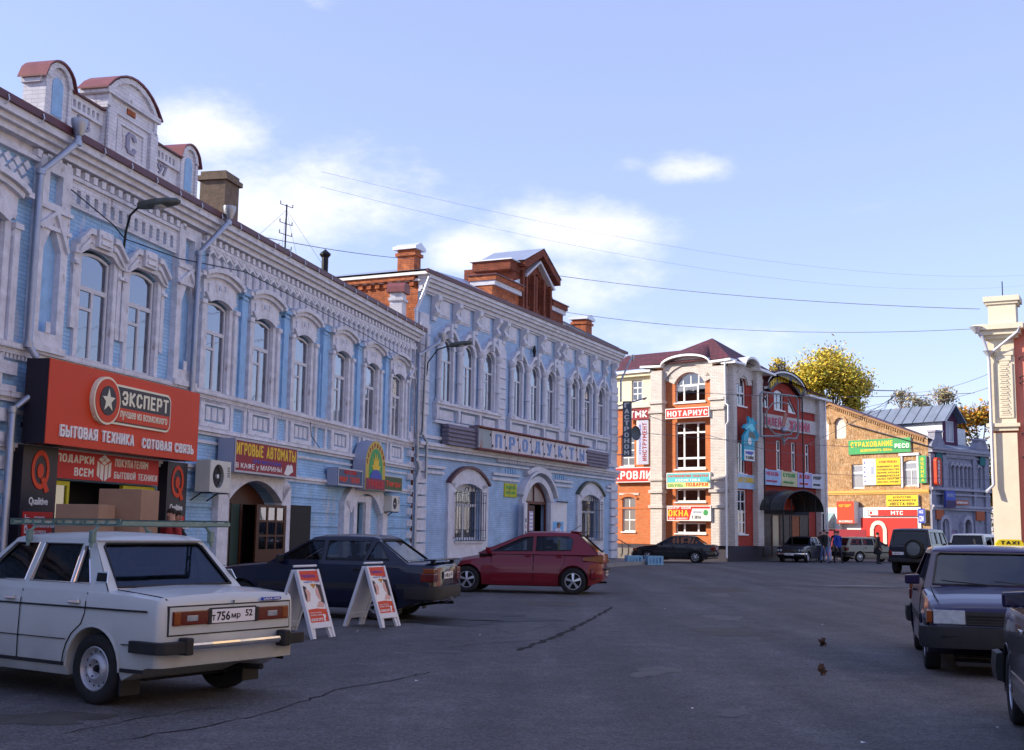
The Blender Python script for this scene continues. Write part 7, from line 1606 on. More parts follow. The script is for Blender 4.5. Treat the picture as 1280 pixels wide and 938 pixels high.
    P(lambda e: (e.box(xa + .35, xa + .8, -w * .75, w * .75, zb + .15, zb + .4), e.hexa([(xa + .28, -w * .72, zb + .4), (xa + .42, -w * .72, zb + .4), (xa + .42, w * .72, zb + .4), (xa + .28, w * .72, zb + .4), (xa + .12, -w * .7, belt + .06), (xa + .22, -w * .7, belt + .06), (xa + .22, w * .7, belt + .06), (xa + .12, w * .7, belt + .06)]))).build('rear_seat', SEAT, t)
    P(lambda e: e.hexa([(xd - .55, -w * .8, belt - .25), (xd - .05, -w * .8, belt - .25), (xd - .05, w * .8, belt - .25), (xd - .55, w * .8, belt - .25), (xd - .5, -w * .8, belt - .03), (xd - .02, -w * .8, belt - .02), (xd - .02, w * .8, belt - .02), (xd - .5, w * .8, belt - .03)])).build('dashboard', TRIM, t)
    P(lambda e: (e.tube([(0, -w + .2, r), (0, w - .2, r)], .05, 8), e.lathe([(0, -.12), (.13, 0), (0, .12)], 10, 'z', (0, 0, r)))).build('axle', UND, t)
    P(lambda e: e.box(-.3, c['wb'] + .3, -w * .6, w * .6, zb - .03, zb + .005)).build('floor_pan', UND, t)
    P(lambda e: e.tube([(-.25, -w * .45, zb - .02), (X0 + .25, -w * .45, zb + .05), (X0 - .02, -w * .45, zb + .06)], .025, 8)).build('exhaust', UND, t)
    c['ring'] = ring; c['sidept'] = sidept
    return t
def bumper(t, xc, w, z, h, m, wrap=.45, d=.07, sgn=1, name='bumper'):
    """a bar across the end at xc, wrapped round the corners along the flanks"""
    pts = [(xc - sgn * wrap, w + .015), (xc - sgn * .12, w + .02), (xc - sgn * .03, w - .06), (xc, w - .2), (xc + sgn * .01, 0)]
    pts = pts + [(x, -y) for x, y in pts[::-1][1:]]
    b = MB(); vs = []
    for i, (x, y) in enumerate(pts):
        a = pts[max(i - 1, 0)]; e = pts[min(i + 1, len(pts) - 1)]; tx, ty = e[0] - a[0], e[1] - a[1]; L_ = sqrt(tx * tx + ty * ty); nx, ny = -ty / L_ * -1 * sgn, tx / L_ * -1 * sgn
        if nx * sgn < 0 and abs(y) < w - .1: nx, ny = -nx, -ny
        nx, ny = (sgn, 0) if abs(y) < w - .1 else ((sgn * .7, .7 * (1 if y > 0 else -1)) if abs(x - xc) < .1 else (0, 1 if y > 0 else -1))
        for dz, o in ((-h / 2, .0), (-h / 2 + .01, d), (0, d + .012), (h / 2 - .01, d), (h / 2, .0)): vs.append((x + nx * o, y + ny * o, z + dz))
    fs = [(i * 5 + k, i * 5 + k + 1, (i + 1) * 5 + k + 1, (i + 1) * 5 + k) for i in range(len(pts) - 1) for k in range(4)]
    fs += [(0, 1, 2, 3, 4), tuple((len(pts) - 1) * 5 + k for k in range(5))[::-1]]
    return P(lambda e: e.add(vs, fs)).build(name, m, t, smooth=50, fix=True)
def endplate(t, x, z, txt, sgn=-1, y=0, w=.52, h=.112, tilt=0):
    """number plate on the end at x; sgn -1 rear"""
    def f(a, d, q): return (x + sgn * (.012 - d) , y + (-a if sgn < 0 else a) * -1 * -1 if False else y + (-a if sgn < 0 else a), z + q)
    P(lambda e: e.box(min(x, x + sgn * .012), max(x, x + sgn * .012), y - w / 2, y + w / 2, z - h / 2, z + h / 2)).build('number_plate', PLT, t)
    for s, a0, a1, q0, q1 in txt:
        me = textmesh(s, .02, 2, .01); X0 = min(v.co.x for v in me.vertices); X1 = max(v.co.x for v in me.vertices); Z0 = min(v.co.y for v in me.vertices); Z1 = max(v.co.y for v in me.vertices)
        for v in me.vertices:
            a = (a0 + (v.co.x - X0) / (X1 - X0) * (a1 - a0) - .5) * w
            # read from outside: rear plate faces -x, its left is +y
            v.co = (x + sgn * (.0125 + (v.co.z / .01 + 1) * .001), y + (-a if sgn < 0 else a), z + (q0 + (v.co.y - Z0) / (Z1 - Z0) * (q1 - q0) - .5) * h)
        me.materials.append(CBLK); link('plate_lettering', me, t)
def lamp_box(t, name, m, x, y0, y1, z0, z1, sgn, d=.02, back=.05, bev=.008):
    return P(lambda e: e.box(min(x - sgn * back, x + sgn * d), max(x - sgn * back, x + sgn * d), y0, y1, z0, z1)).build(name, m, t, bevel=bev)

# ---- white saloon with roof rack (foreground left)
WP = paint('white car paint', (.50, .53, .52), .7, rough=.4)
boxy = dict(ro=.80, endup=.13, wb=2.424, fo=.75, w=.80, r=.295, zb=.22, round=.06, bulge=.015, crown=.03, endr=.05,
    top=[(-.80, .86, .95), (-.75, .905, .98), (-.4, .935, 1), (0, .945, 1), (2.2, .93, 1), (2.7, .90, .99), (3.12, .84, .97), (3.174, .80, .96)],
    cab=(-.12, .30, 1.42, 2.0), belt=.95, roof=1.37, wbelt=.755, wroof=.60,
    sides=[[(.16, 1.0), (.38, 1.0), (.40, 1.31), (.35, 1.31)], [(.42, 1.0), (1.0, 1.0), (.98, 1.33), (.44, 1.33)], [(1.08, 1.0), (1.76, 1.0), (1.40, 1.33), (1.06, 1.33)]],
    doors=[(.14, 1.02, 0, 0), (1.05, 1.95, 0, 0)], handlez=.845, handle=CHR, strips=[(.79, .805, TRIM, 'side_moulding'), (.52, .526, GAP, 'crease_shade'), (.30, .33, TRIM, 'sill_edge')], chromeline=CHR, endseal=TRIM)  # shade of the body crease is drawn as a thin near-black strip
def dressed_boxy(label, pm, loc, head, plate, group=None, rear_detail=True, chrome=True):
    c = dict(boxy); c['paint'] = pm
    t = make_car('sedan_car', label, 'car', c, loc, head, group)
    # tail
    XR = -.80; XF = 3.174
    lamp_box(t, 'tail_panel_frame', TRIM, XR, -.70, .70, .60, .845, -1, .004, .02, 0)
    lamp_box(t, 'tail_panel', pm, XR, -.685, .685, .612, .833, -1, .010, .02, 0)
    for s in (1, -1):
        lamp_box(t, 'tail_lamp', REDL, XR, min(s * .27, s * .66), max(s * .27, s * .66), .685, .80, -1, .028, .02)
        lamp_box(t, 'indicator_lens', ORL2, XR, min(s * .585, s * .655), max(s * .585, s * .655), .69, .795, -1, .031, .0)
        lamp_box(t, 'reversing_lens', CLR, XR, min(s * .40, s * .52), max(s * .40, s * .52), .715, .765, -1, .031, 0)
        lamp_box(t, 'lamp_end_block', TRIM, XR, min(s * .25, s * .29) , max(s * .25, s * .29), .68, .805, -1, .034, 0)
    lamp_box(t, 'plate_recess', TRIM, XR, -.27, .27, .68, .815, -1, .013, 0, 0)
    endplate(t, XR - .012, .745, plate, -1, 0)
    P(lambda e: e.box(XR - .028, XR - .010, -.56, -.33, .855, .882)).build('badge', CBLU, t); 
    me = textmesh('LADA 1600', .02, 2, .01); X_ = max(v.co.x for v in me.vertices); Z_ = max(v.co.y for v in me.vertices)
    for v in me.vertices: v.co = (XR - .029 - v.co.z * .1, -.345 - v.co.x / X_ * .2, .861 + v.co.y / Z_ * .016)
    me.materials.append(CWHT); link('badge_lettering', me, t)
    P(lambda e: e.lathe([(0, -.03), (.014, -.03), (.014, 0)], 10, 'z', (0, 0, 0))).build('boot_lock', CHR, t, loc=(XR - .01, .0, .87))
    # boot lid shut line
    for s in (1, -1): P(lambda e: e.tube([(-.16, s * .70, .955), (-.45, s * .705, .935), (-.70, s * .70, .915), (-.775, s * .69, .895)], .005, 4)).build('boot_gap', GAP, t)
    P(lambda e: e.slab([(XR - .10, -.6), (XR - .115, -.3), (XR - .12, 0), (XR - .115, .3), (XR - .10, .6), (XR - .05, .6), (XR - .05, -.6)], .485, .548)).build('bumper', CHR if chrome else TRIM, t, fix=True, bevel=.022)
    for s in (1, -1):
        P(lambda e: e.box(XR - .13, XR - .02, min(s * .52, s * .60), max(s * .52, s * .60), .45, .59)).build('overrider', TRIM, t, bevel=.015)
        P(lambda e: e.slab([(XR - .12, s * .59), (XR - .04, s * .59), (XR - .02, s * .78), (XR + .30, s * .79), (XR + .30, s * .84), (XR - .04, s * .84), (XR - .10, s * .80)], .465, .562)).build('bumper_end', TRIM, t, fix=True, bevel=.008)
        P(lambda e: e.box(-.36, -.34, min(s * .58, s * .78), max(s * .58, s * .78), .10, .36)).build('mud_flap', TRIM, t)
        # air vents on the rear pillars, wheel lips
        f = lambda x, z, o: (x, s * (.755 + (.60 - .755) * (z - .95) / .42 + o), z)
        P(lambda e: e.hexa([f(-.05, 1.02, 0), f(.08, 1.02, 0), f(.08, 1.02, .012), f(-.05, 1.02, .012), f(-.02, 1.09, 0), f(.10, 1.09, 0), f(.10, 1.09, .012), f(-.02, 1.09, .012)])).build('air_vent', GAP, t, fix=True)
        P(lambda e: e.hexa([f(-.06, 1.01, 0), f(.09, 1.01, 0), f(.09, 1.01, .008), f(-.06, 1.01, .008), f(-.025, 1.10, 0), f(.11, 1.10, 0), f(.11, 1.10, .008), f(-.025, 1.10, .008)])).build('vent_rim', CHR, t, fix=True)
        for xw in (0, 2.424):
            P(lambda e: e.tube([(xw + .355 * cos(a * pi / 14), s * .80, .295 + .355 * sin(a * pi / 14)) for a in range(15)], .014, 6)).build('arch_lip', pm, t, smooth=60)
    # front
    lamp_box(t, 'grille', TRIM, XF, -.42, .42, .56, .74, 1, .015, .02); b = MB()
    for k in range(5): b.box(XF + .015, XF + .025, -.42, .42, .575 + k * .035, .585 + k * .035)
    b.build('grille_bars', CHR if chrome else TRIM, t, kind='stuff')
    for s in (1, -1):
        for yy in (.52, .68): P(lambda e: e.lathe([(0, .03), (.05, .028), (.072, .01), (.078, -.03)], 16, 'x', (XF, s * yy, .65))).build('headlamp', CLR, t, smooth=50, fix=True)
    bumper(t, XF + .07, .80, .46, .11, CHR if chrome else TRIM, .4, .05, 1); endplate(t, XF + .13, .44, plate, 1)
    return t, c
t, c = dressed_boxy('white boxy sedan with a green roof rack and chrome bumper, nearest on the left', WP, (-3.05, 10.98, 0), atan2(.556, -.83), [('т', .03, .10, .18, .6), ('756', .13, .42, .14, .84), ('мр', .45, .65, .18, .62), ('52', .76, .92, .36, .88)])
RK = mat('faded green rack paint', (.17, .25, .22), .6, noise=(6, .25))
rk = thing('roof_rack', 'pale green metal roof rack on the white sedan', 'roof rack', t.location, t.rotation_euler.z)
for x in (.25, 1.15):
    P(lambda e: e.tube([(x, .69, 1.30), (x, .66, 1.44), (x, .60, 1.50), (x, -.60, 1.50), (x, -.66, 1.44), (x, -.69, 1.30)], .016, 6)).build('cross_bar', RK, rk)
    for s in (1, -1): P(lambda e: e.box(x - .025, x + .025, min(s * .65, s * .70), max(s * .65, s * .70), 1.34, 1.45)).build('foot_clamp', RK, rk, bevel=.01)
for s in (1, -1):
    sl = [[(.0 + k * .15, 1.505), (.11 + k * .15, 1.505), (.11 + k * .15, 1.535), (.0 + k * .15, 1.535)] for k in range(10)]
    P(lambda e: e.holed([(-.05, 1.49), (1.52, 1.49), (1.52, 1.55), (-.05, 1.55)], sl, s * .62, .012, closed_outer=True)).build('side_rail', RK, rk)
for x in (-.05, .5, .85, 1.52): P(lambda e: e.box(x - .02, x + .02, -.62, .62, 1.50, 1.53)).build('slat', RK, rk)

# ---- dark blue fastback saloon behind the boards
DB = paint('dark blue black paint', (.004, .006, .024), .06, rough=.3)
vaz = dict(ro=.95, wb=2.46, fo=.80, w=.815, r=.29, zb=.20, round=.06, bulge=.03, crown=.03, endr=.08, tw=.175,
    top=[(-.95, .90, .94), (-.88, .925, .97), (-.4, .935, 1), (.2, .93, 1), (2.0, .90, 1), (2.6, .84, .99), (3.1, .755, .96), (3.26, .66, .94)], noserake=.18,
    cab=(-.52, .10, 1.22, 2.02), belt=.92, roof=1.34, wbelt=.76, wroof=.60,
    sides=[[(-.16, .98), (.24, .98), (.10, 1.27), (.05, 1.27)], [(.30, .97), (.96, .97), (.95, 1.29), (.18, 1.29)], [(1.04, .97), (1.80, .97), (1.30, 1.27), (1.24, 1.29), (1.03, 1.29)]],
    doors=[(.26, 1.0, 0, 0), (1.02, 1.95, 0, 0)], handlez=.83, strips=[(.52, .60, TRIM, 'side_moulding')], paint=DB, rglass=CGL, alloy=9, spw=.1, sglass=CGL)
def dressed_vaz(label, pm, loc, head, plate, hatch=False, group=None, over=None, spoiler=True):
    c = dict(vaz); c['paint'] = pm
    if over: c.update(over)
    t = make_car('hatchback_car' if hatch else 'sedan_car', label, 'car', c, loc, head, group)
    XR, XF = -c['ro'], c['wb'] + c['fo'] - .04
    for s in (1, -1):
        P(lambda e: e.box(XR - .015, XR + .22, min(s * .60, s * .825), max(s * .60, s * .825), .64, .78)).build('tail_lamp', REDL, t, bevel=.015)
        P(lambda e: e.box(XR - .012, XR + .18, min(s * .62, s * .818), max(s * .62, s * .818), .78, .86)).build('indicator_lens', ORL2, t, bevel=.012)
        P(lambda e: e.hexa([(XF - .12, s * .40, .56), (XF + .05, s * .40, .56), (XF + .02, s * .73, .56), (XF - .12, s * .73, .56), (XF - .14, s * .40, .71), (XF + .03, s * .40, .71), (XF - .0, s * .73, .71), (XF - .16, s * .73, .71)])).build('headlamp', CLR, t, bevel=.01, fix=True)
        P(lambda e: e.box(XF - .22, XF - .01, min(s * .735, s * .795), max(s * .735, s * .795), .57, .70)).build('corner_lens', ORL2, t, bevel=.01)
        for xw in (0, c['wb']): P(lambda e: e.tube([(xw + .35 * cos(a * pi / 14), s * (c['w'] - .008), .29 + .35 * sin(a * pi / 14)) for a in range(15)], .010, 5)).build('arch_lip', pm, t, smooth=60)
        P(lambda e: e.box(-.36, -.34, min(s * .60, s * .78), max(s * .60, s * .78), .12, .3)).build('mud_flap', TRIM, t)
    P(lambda e: e.hexa([(XF - .1, -.39, .56), (XF + .045, -.39, .56), (XF + .045, .39, .56), (XF - .1, .39, .56), (XF - .12, -.39, .70), (XF + .02, -.39, .70), (XF + .02, .39, .70), (XF - .12, .39, .70)])).build('grille', TRIM, t, fix=True)
    for k in range(3): P(lambda e: e.box(XF + .02, XF + .05, -.38, .38, .585 + k * .035, .597 + k * .035)).build('grille_bar', TRIM, t)
    P(lambda e: e.box(XF - .4, XF - .0, -.5, .5, .12, .16)).build('front_skirt', TRIM, t)
    bumper(t, XR - .02, c['w'] - .01, .46, .22, c.get('bump', TRIM), .5, .05, -1); bumper(t, XF + .06, c['w'] - .02, .42, .24, c.get('bump', TRIM), .5, .05, 1)
    endplate(t, XR - .02, .74, plate, -1); hatch or endplate(t, XF + .13, .40, plate, 1)
    P(lambda e: e.box(XF + .10, XF + .122, -.66, .66, .425, .44)).build('bumper_groove', GAP, t)
    for s in (1, -1): P(lambda e: e.tube([(c['cab'][3] + .02, s * .68, .915), (2.7, s * .69, .86), (3.05, s * .66, .79)], .006, 4)).build('bonnet_gap', GAP, t)
    for s in (.3, -.3): P(lambda e: e.tube([(c['cab'][3] - .02, s + .25, .945), (c['cab'][3] - .08, s - .25, .985)], .008, 4)).build('wiper', GAP, t)
    if spoiler: P(lambda e: (e.box(XR - .02, XR + .2, -.72, .72, .985, 1.01), e.box(XR + .04, XR + .12, -.6, -.55, .93, .99), e.box(XR + .04, XR + .12, .55, .6, .93, .99))).build('spoiler', pm, t, bevel=.01)
    return t, c
t, c = dressed_vaz('dark blue saloon with a small boot spoiler behind the two sandwich boards', DB, (-1.98, 20.9, 0), rad(180 - 13), [('к 482 ет', .05, .7, .2, .8), ('52', .78, .92, .35, .85)], over=dict(sides=vaz['sides']))
P(lambda e: (e.tube([(-1.0, .3, .30), (-1.12, .3, .34), (-1.12, .3, .40)], .02, 6))).build('tow_bar', CHR, t)
# ---- crimson five-door hatchback
CP = paint('crimson car paint', (.16, .003, .014), .2, rough=.28)
hat = dict(ro=.68, wb=2.608, fo=.86, w=.86, r=.315, zb=.20, round=.14, bulge=.06, crown=.05, endr=.3, endz=2.2, tw=.2,
    top=[(-.68, .90, .86), (-.6, .97, .9), (-.35, 1.0, .97), (.1, .995, 1), (1.9, .93, 1), (2.4, .86, .98), (2.9, .77, .93), (3.3, .64, .84), (3.468, .52, .76)],
    cab=(-.62, -.08, 1.18, 2.36), belt=.97, roof=1.44, wbelt=.80, wroof=.60,
    sides=[[(.06, 1.04), (.92, 1.02), (.92, 1.37), (.14, 1.38), (.02, 1.30)], [(1.0, 1.02), (2.02, .995), (1.24, 1.35), (1.0, 1.37)]],
    doors=[(.22, .96, 0, 0), (.98, 2.0, 0, 0)], handlez=.90, handle=CP, strips=[(.50, .545, CP, 'side_moulding')], paint=CP, alloy=5, spw=.26, rglass=CGLD, mirrorm=CP, bump=CP)
t = make_car('hatchback_car', 'crimson five-door hatchback parked in front of the grocery', 'car', hat, (1.68, 30.0, 0), rad(180 - 10))
for s in (1, -1):
    P(lambda e: e.hexa([(-.74, s * .66, .74), (-.22, s * .875, .80), (-.25, s * .76, .80), (-.64, s * .55, .74), (-.70, s * .66, .96), (-.26, s * .86, .90), (-.28, s * .74, .90), (-.6, s * .55, .96)])).build('tail_lamp', REDL, t, fix=True, bevel=.02)
    P(lambda e: e.hexa([(3.0, s * .60, .62), (3.40, s * .50, .58), (3.25, s * .72, .60), (2.85, s * .77, .64), (2.9, s * .60, .78), (3.22, s * .50, .72), (3.1, s * .70, .74), (2.7, s * .77, .82)])).build('headlamp', CLR, t, fix=True, bevel=.02)
P(lambda e: e.hexa([(-.16, -.56, 1.47), (.1, -.58, 1.49), (.1, .58, 1.49), (-.16, .56, 1.47), (-.2, -.56, 1.49), (.1, -.58, 1.515), (.1, .58, 1.515), (-.2, .56, 1.49)])).build('roof_spoiler', CP, t, fix=True)
bumper(t, -.66, .82, .50, .24, CP, .22, .05, -1); bumper(t, 3.38, .70, .42, .26, CP, .4, .05, 1)
P(lambda e: e.box(-.78, -.68, -.6, .6, .58, .63)).build('bumper_strip', TRIM, t, bevel=.01)
endplate(t, -.735, .50, [('р 215 ав', .05, .7, .2, .8), ('52', .78, .92, .35, .85)], -1); P(lambda e: e.tube([(.15, 0, 1.5), (-.1, 0, 1.66)], .007, 5)).build('aerial', IRON, t)
P(lambda e: e.tube([(-.66, .35, 1.03), (-.64, -.25, 1.06)], .012, 4)).build('wiper', GAP, t)
# ---- dark taxi facing the camera, another dark car cut by the right edge
TX = paint('dark plum paint', (.010, .006, .040), .06, rough=.28)
tx_over = dict(cab=(-.80, -.1, 1.14, 1.98), roof=1.34, sides=[[(-.30, .98), (.62, .98), (.58, 1.29), (-.02, 1.29)], [(.70, .98), (1.78, .98), (1.26, 1.27), (1.20, 1.29), (.67, 1.29)]], doors=[(.60, 1.95, 0, 0)], ro=.75, alloy=6, spw=.22, top=[(-.75, .90, .94), (-.68, .925, .97), (-.3, .935, 1), (.2, .93, 1), (2.0, .90, 1), (2.6, .84, .99), (3.1, .765, .96), (3.26, .70, .94)], noserake=.1, mirrorm=TX)
t, c = dressed_vaz('dark plum taxi hatchback facing the camera with a yellow roof sign', TX, (6.24, 16.26, 0), rad(-90 - 16), [('е 318 ох', .05, .7, .2, .8), ('52', .78, .92, .35, .85)], True, over=tx_over, spoiler=False)
P(lambda e: e.tube([(.1, .0, 1.40), (-.02, .0, 1.47), (.02, 0, 1.40)], .014, 5)).build('aerial_fin', TRIM, t)
ts = thing('taxi_sign', 'yellow TAXI lamp sitting on the roof of the dark taxi', 'taxi sign', t.location, t.rotation_euler.z)
YT = mat('yellow taxi plastic', (.62, .50, .02), .35)
P(lambda e: e.prism([(-.17, 1.40), (.17, 1.40), (.17, 1.43), (.14, 1.475), (.10, 1.485), (-.10, 1.485), (-.14, 1.475), (-.17, 1.43)], .0, .1)).build('lamp_body', YT, ts, bevel=.012)
ts.children[0].rotation_euler = (0, 0, rad(90)); ts.children[0].location = (.75, .36, 0)
me = textmesh('TAXI', .03, 3, .01); X_ = max(v.co.x for v in me.vertices); Z_ = max(v.co.y for v in me.vertices)
for v in me.vertices: v.co = (.752 + v.co.z * .2, .25 + v.co.x / X_ * .22, 1.42 + v.co.y / Z_ * .045)
me.materials.append(CBLK); link('lettering', me, ts)
P(lambda e: e.box(.63, .76, .17, .55, 1.385, 1.402)).build('magnet_base', CWHT, ts)
BK = paint('black car paint', (.012, .012, .018), .3, rough=.25)
t, c = dressed_vaz('black car cut off by the right edge of the picture, facing away', BK, (4.18, 7.45, 0), rad(90 - 17), [('о 007 оо', .05, .7, .2, .8)], False, over=dict(alloy=8, spw=.14, strips=[(.40, .47, CHR, 'side_moulding'), (.92, .945, CHR, 'belt_moulding')], handle=CHR, w=.85, mirrorm=TX, belt=1.02, roof=1.42, cab=(-.52, .10, 1.22, 2.3), mirror=(1.4, 1.04), top=[(-.95, .98, .94), (-.88, 1.0, .97), (-.4, 1.02, 1), (.2, 1.02, 1), (2.2, 1.0, 1), (2.8, .92, .99), (3.1, .84, .97), (3.26, .72, .94)], sides=[[(-.16, 1.06), (.24, 1.06), (.10, 1.35), (.05, 1.35)], [(.30, 1.06), (.96, 1.06), (.95, 1.37), (.18, 1.37)], [(1.04, 1.06), (2.0, 1.06), (1.36, 1.35), (1.03, 1.37)]]), spoiler=False)
# ---- far saloon by the shopping centre
t, c = dressed_vaz('black saloon parked side-on before the shopping centre', paint('gloss black paint', (.008, .008, .012), .25, rough=.2), (9.7, 62.6, 0), rad(180 - 17), [('т 190 сн', .05, .7, .2, .8)], over=dict(ro=1.0, alloy=7, spw=.16, bump=BK), spoiler=False)
t, c = dressed_boxy('dark boxy sedan facing the camera left of the walking men', paint('deep blue black paint', (.006, .008, .018), .2), (17.1, 69.3, 0), rad(-90 - 32), [('н 364 вк', .05, .7, .2, .8)])
# ---- beige estate
est = dict(vaz); est.update(paint=paint('beige car paint', (.26, .24, .17), .4), cab=(-.85, -.55, 1.2, 2.02), roof=1.38, ro=.9, sides=[[(-.62, .98), (.2, .98), (.2, 1.32), (-.42, 1.32)], [(.28, .98), (.96, .98), (.95, 1.32), (.28, 1.32)], [(1.04, .98), (1.82, .98), (1.30, 1.3), (1.03, 1.32)]])
t = make_car('estate_car', 'beige estate car standing behind the walking people', 'car', est, (19.9, 70.4, 0), rad(18))
for s in (1, -1): P(lambda e: e.box(-.93, -.75, min(s * .6, s * .825), max(s * .6, s * .825), .66, .84)).build('tail_lamp', REDL, t, bevel=.015)
bumper(t, -.92, .8, .46, .22, TRIM, .5, .05, -1); bumper(t, 3.2, .8, .42, .22, TRIM, .5, .05, 1)
# ---- dark off-roader with a spare wheel
SV = paint('dark violet black paint', (.006, .005, .014), .08, rough=.3)
suv = dict(ro=.75, wb=2.7, fo=.75, w=.88, r=.37, zb=.42, gap=.09, round=.05, bulge=.03, crown=.03, endr=.05, tw=.24, top=[(-.75, 1.12, .97), (-.7, 1.14, 1), (2.0, 1.12, 1), (3.3, 1.06, .97), (3.45, 1.0, .95)],
    cab=(-.74, -.62, 1.7, 2.25), belt=1.15, roof=1.78, wbelt=.83, wroof=.70, sides=[[(-.5, 1.22), (.35, 1.22), (.35, 1.68), (-.42, 1.68)], [(.45, 1.22), (1.15, 1.22), (1.15, 1.68), (.45, 1.68)], [(1.25, 1.22), (2.0, 1.22), (1.72, 1.66), (1.25, 1.68)]],
    doors=[(.42, 1.2, 0, 0), (1.22, 2.2, 0, 0)], handlez=1.04, paint=SV, alloy=6, spw=.2, rglass=CGLD, sglass=CGLD)
t = make_car('off_road_car', 'dark off-road car seen from behind with a spare wheel on its tailgate', 'car', suv, (16.6, 49.6, 0), rad(90 - 33))
P(lambda e: e.lathe([(.12, .0), (.30, .02), (.37, -.03), (.37, -.18), (.33, -.2), (.30, -.2), (.28, -.16), (.12, -.17), (0, -.15)], 28, 'x', (-.8 + .02, -.18, 1.02))).build('spare_wheel', TYRE, t, smooth=40, fix=True)
P(lambda e: e.lathe([(0, -.19), (.12, -.19), (.27, -.175)], 20, 'x', (-.8 + .02, -.18, 1.02))).build('spare_cover', mat('spare wheel cover grey', (.10, .12, .14), .5, noise=(8, .4)), t)
for s in (1, -1): P(lambda e: e.box(-.79, -.7, min(s * .72, s * .86), max(s * .72, s * .86), .72, .95)).build('tail_lamp', REDL, t, bevel=.015)
bumper(t, -.78, .86, .55, .16, TRIM, .3, .06, -1); bumper(t, 3.45, .84, .55, .2, TRIM, .4, .06, 1); endplate(t, -.76, .82, [('а 530 кт', .05, .7, .2, .8)], -1, .5, .5)
# ---- white and silver cars behind the taxi
for (nm, lab, pm, loc, hd, gl) in (('jeep_car', 'white boxy car beyond the off-road car, partly hidden by the taxi', paint('pale white paint', (.60, .62, .62), .2), (21.2, 55.5, 0), rad(90 - 38), CGL),
        ('minivan_car', 'silver car side-on between the white car and the pink house', paint('silver paint', (.42, .44, .47), .2, .3), (23.4, 56.5, 0), rad(160), CGLD)):
    cc = dict(suv); cc.update(paint=pm, roof=1.62 if nm == 'jeep_car' else 1.58, belt=1.08, r=.33, zb=.30, sglass=gl, rglass=gl)
    cc['sides'] = [[(x, z - .10 if z < 1.4 else z - .16) for x, z in q] for q in suv['sides']]
    cc['top'] = [(x, z - .08, w_) for x, z, w_ in suv['top']]
    t = make_car(nm, lab, 'car', cc, loc, hd)
    for s in (1, -1): P(lambda e: e.box(-.79, -.7, min(s * .72, s * .86), max(s * .72, s * .86), .72, .9)).build('tail_lamp', REDL, t, bevel=.015)
    bumper(t, -.78, .86, .50, .16, TRIM, .3, .06, -1); bumper(t, 3.45, .84, .50, .2, TRIM, .4, .06, 1)

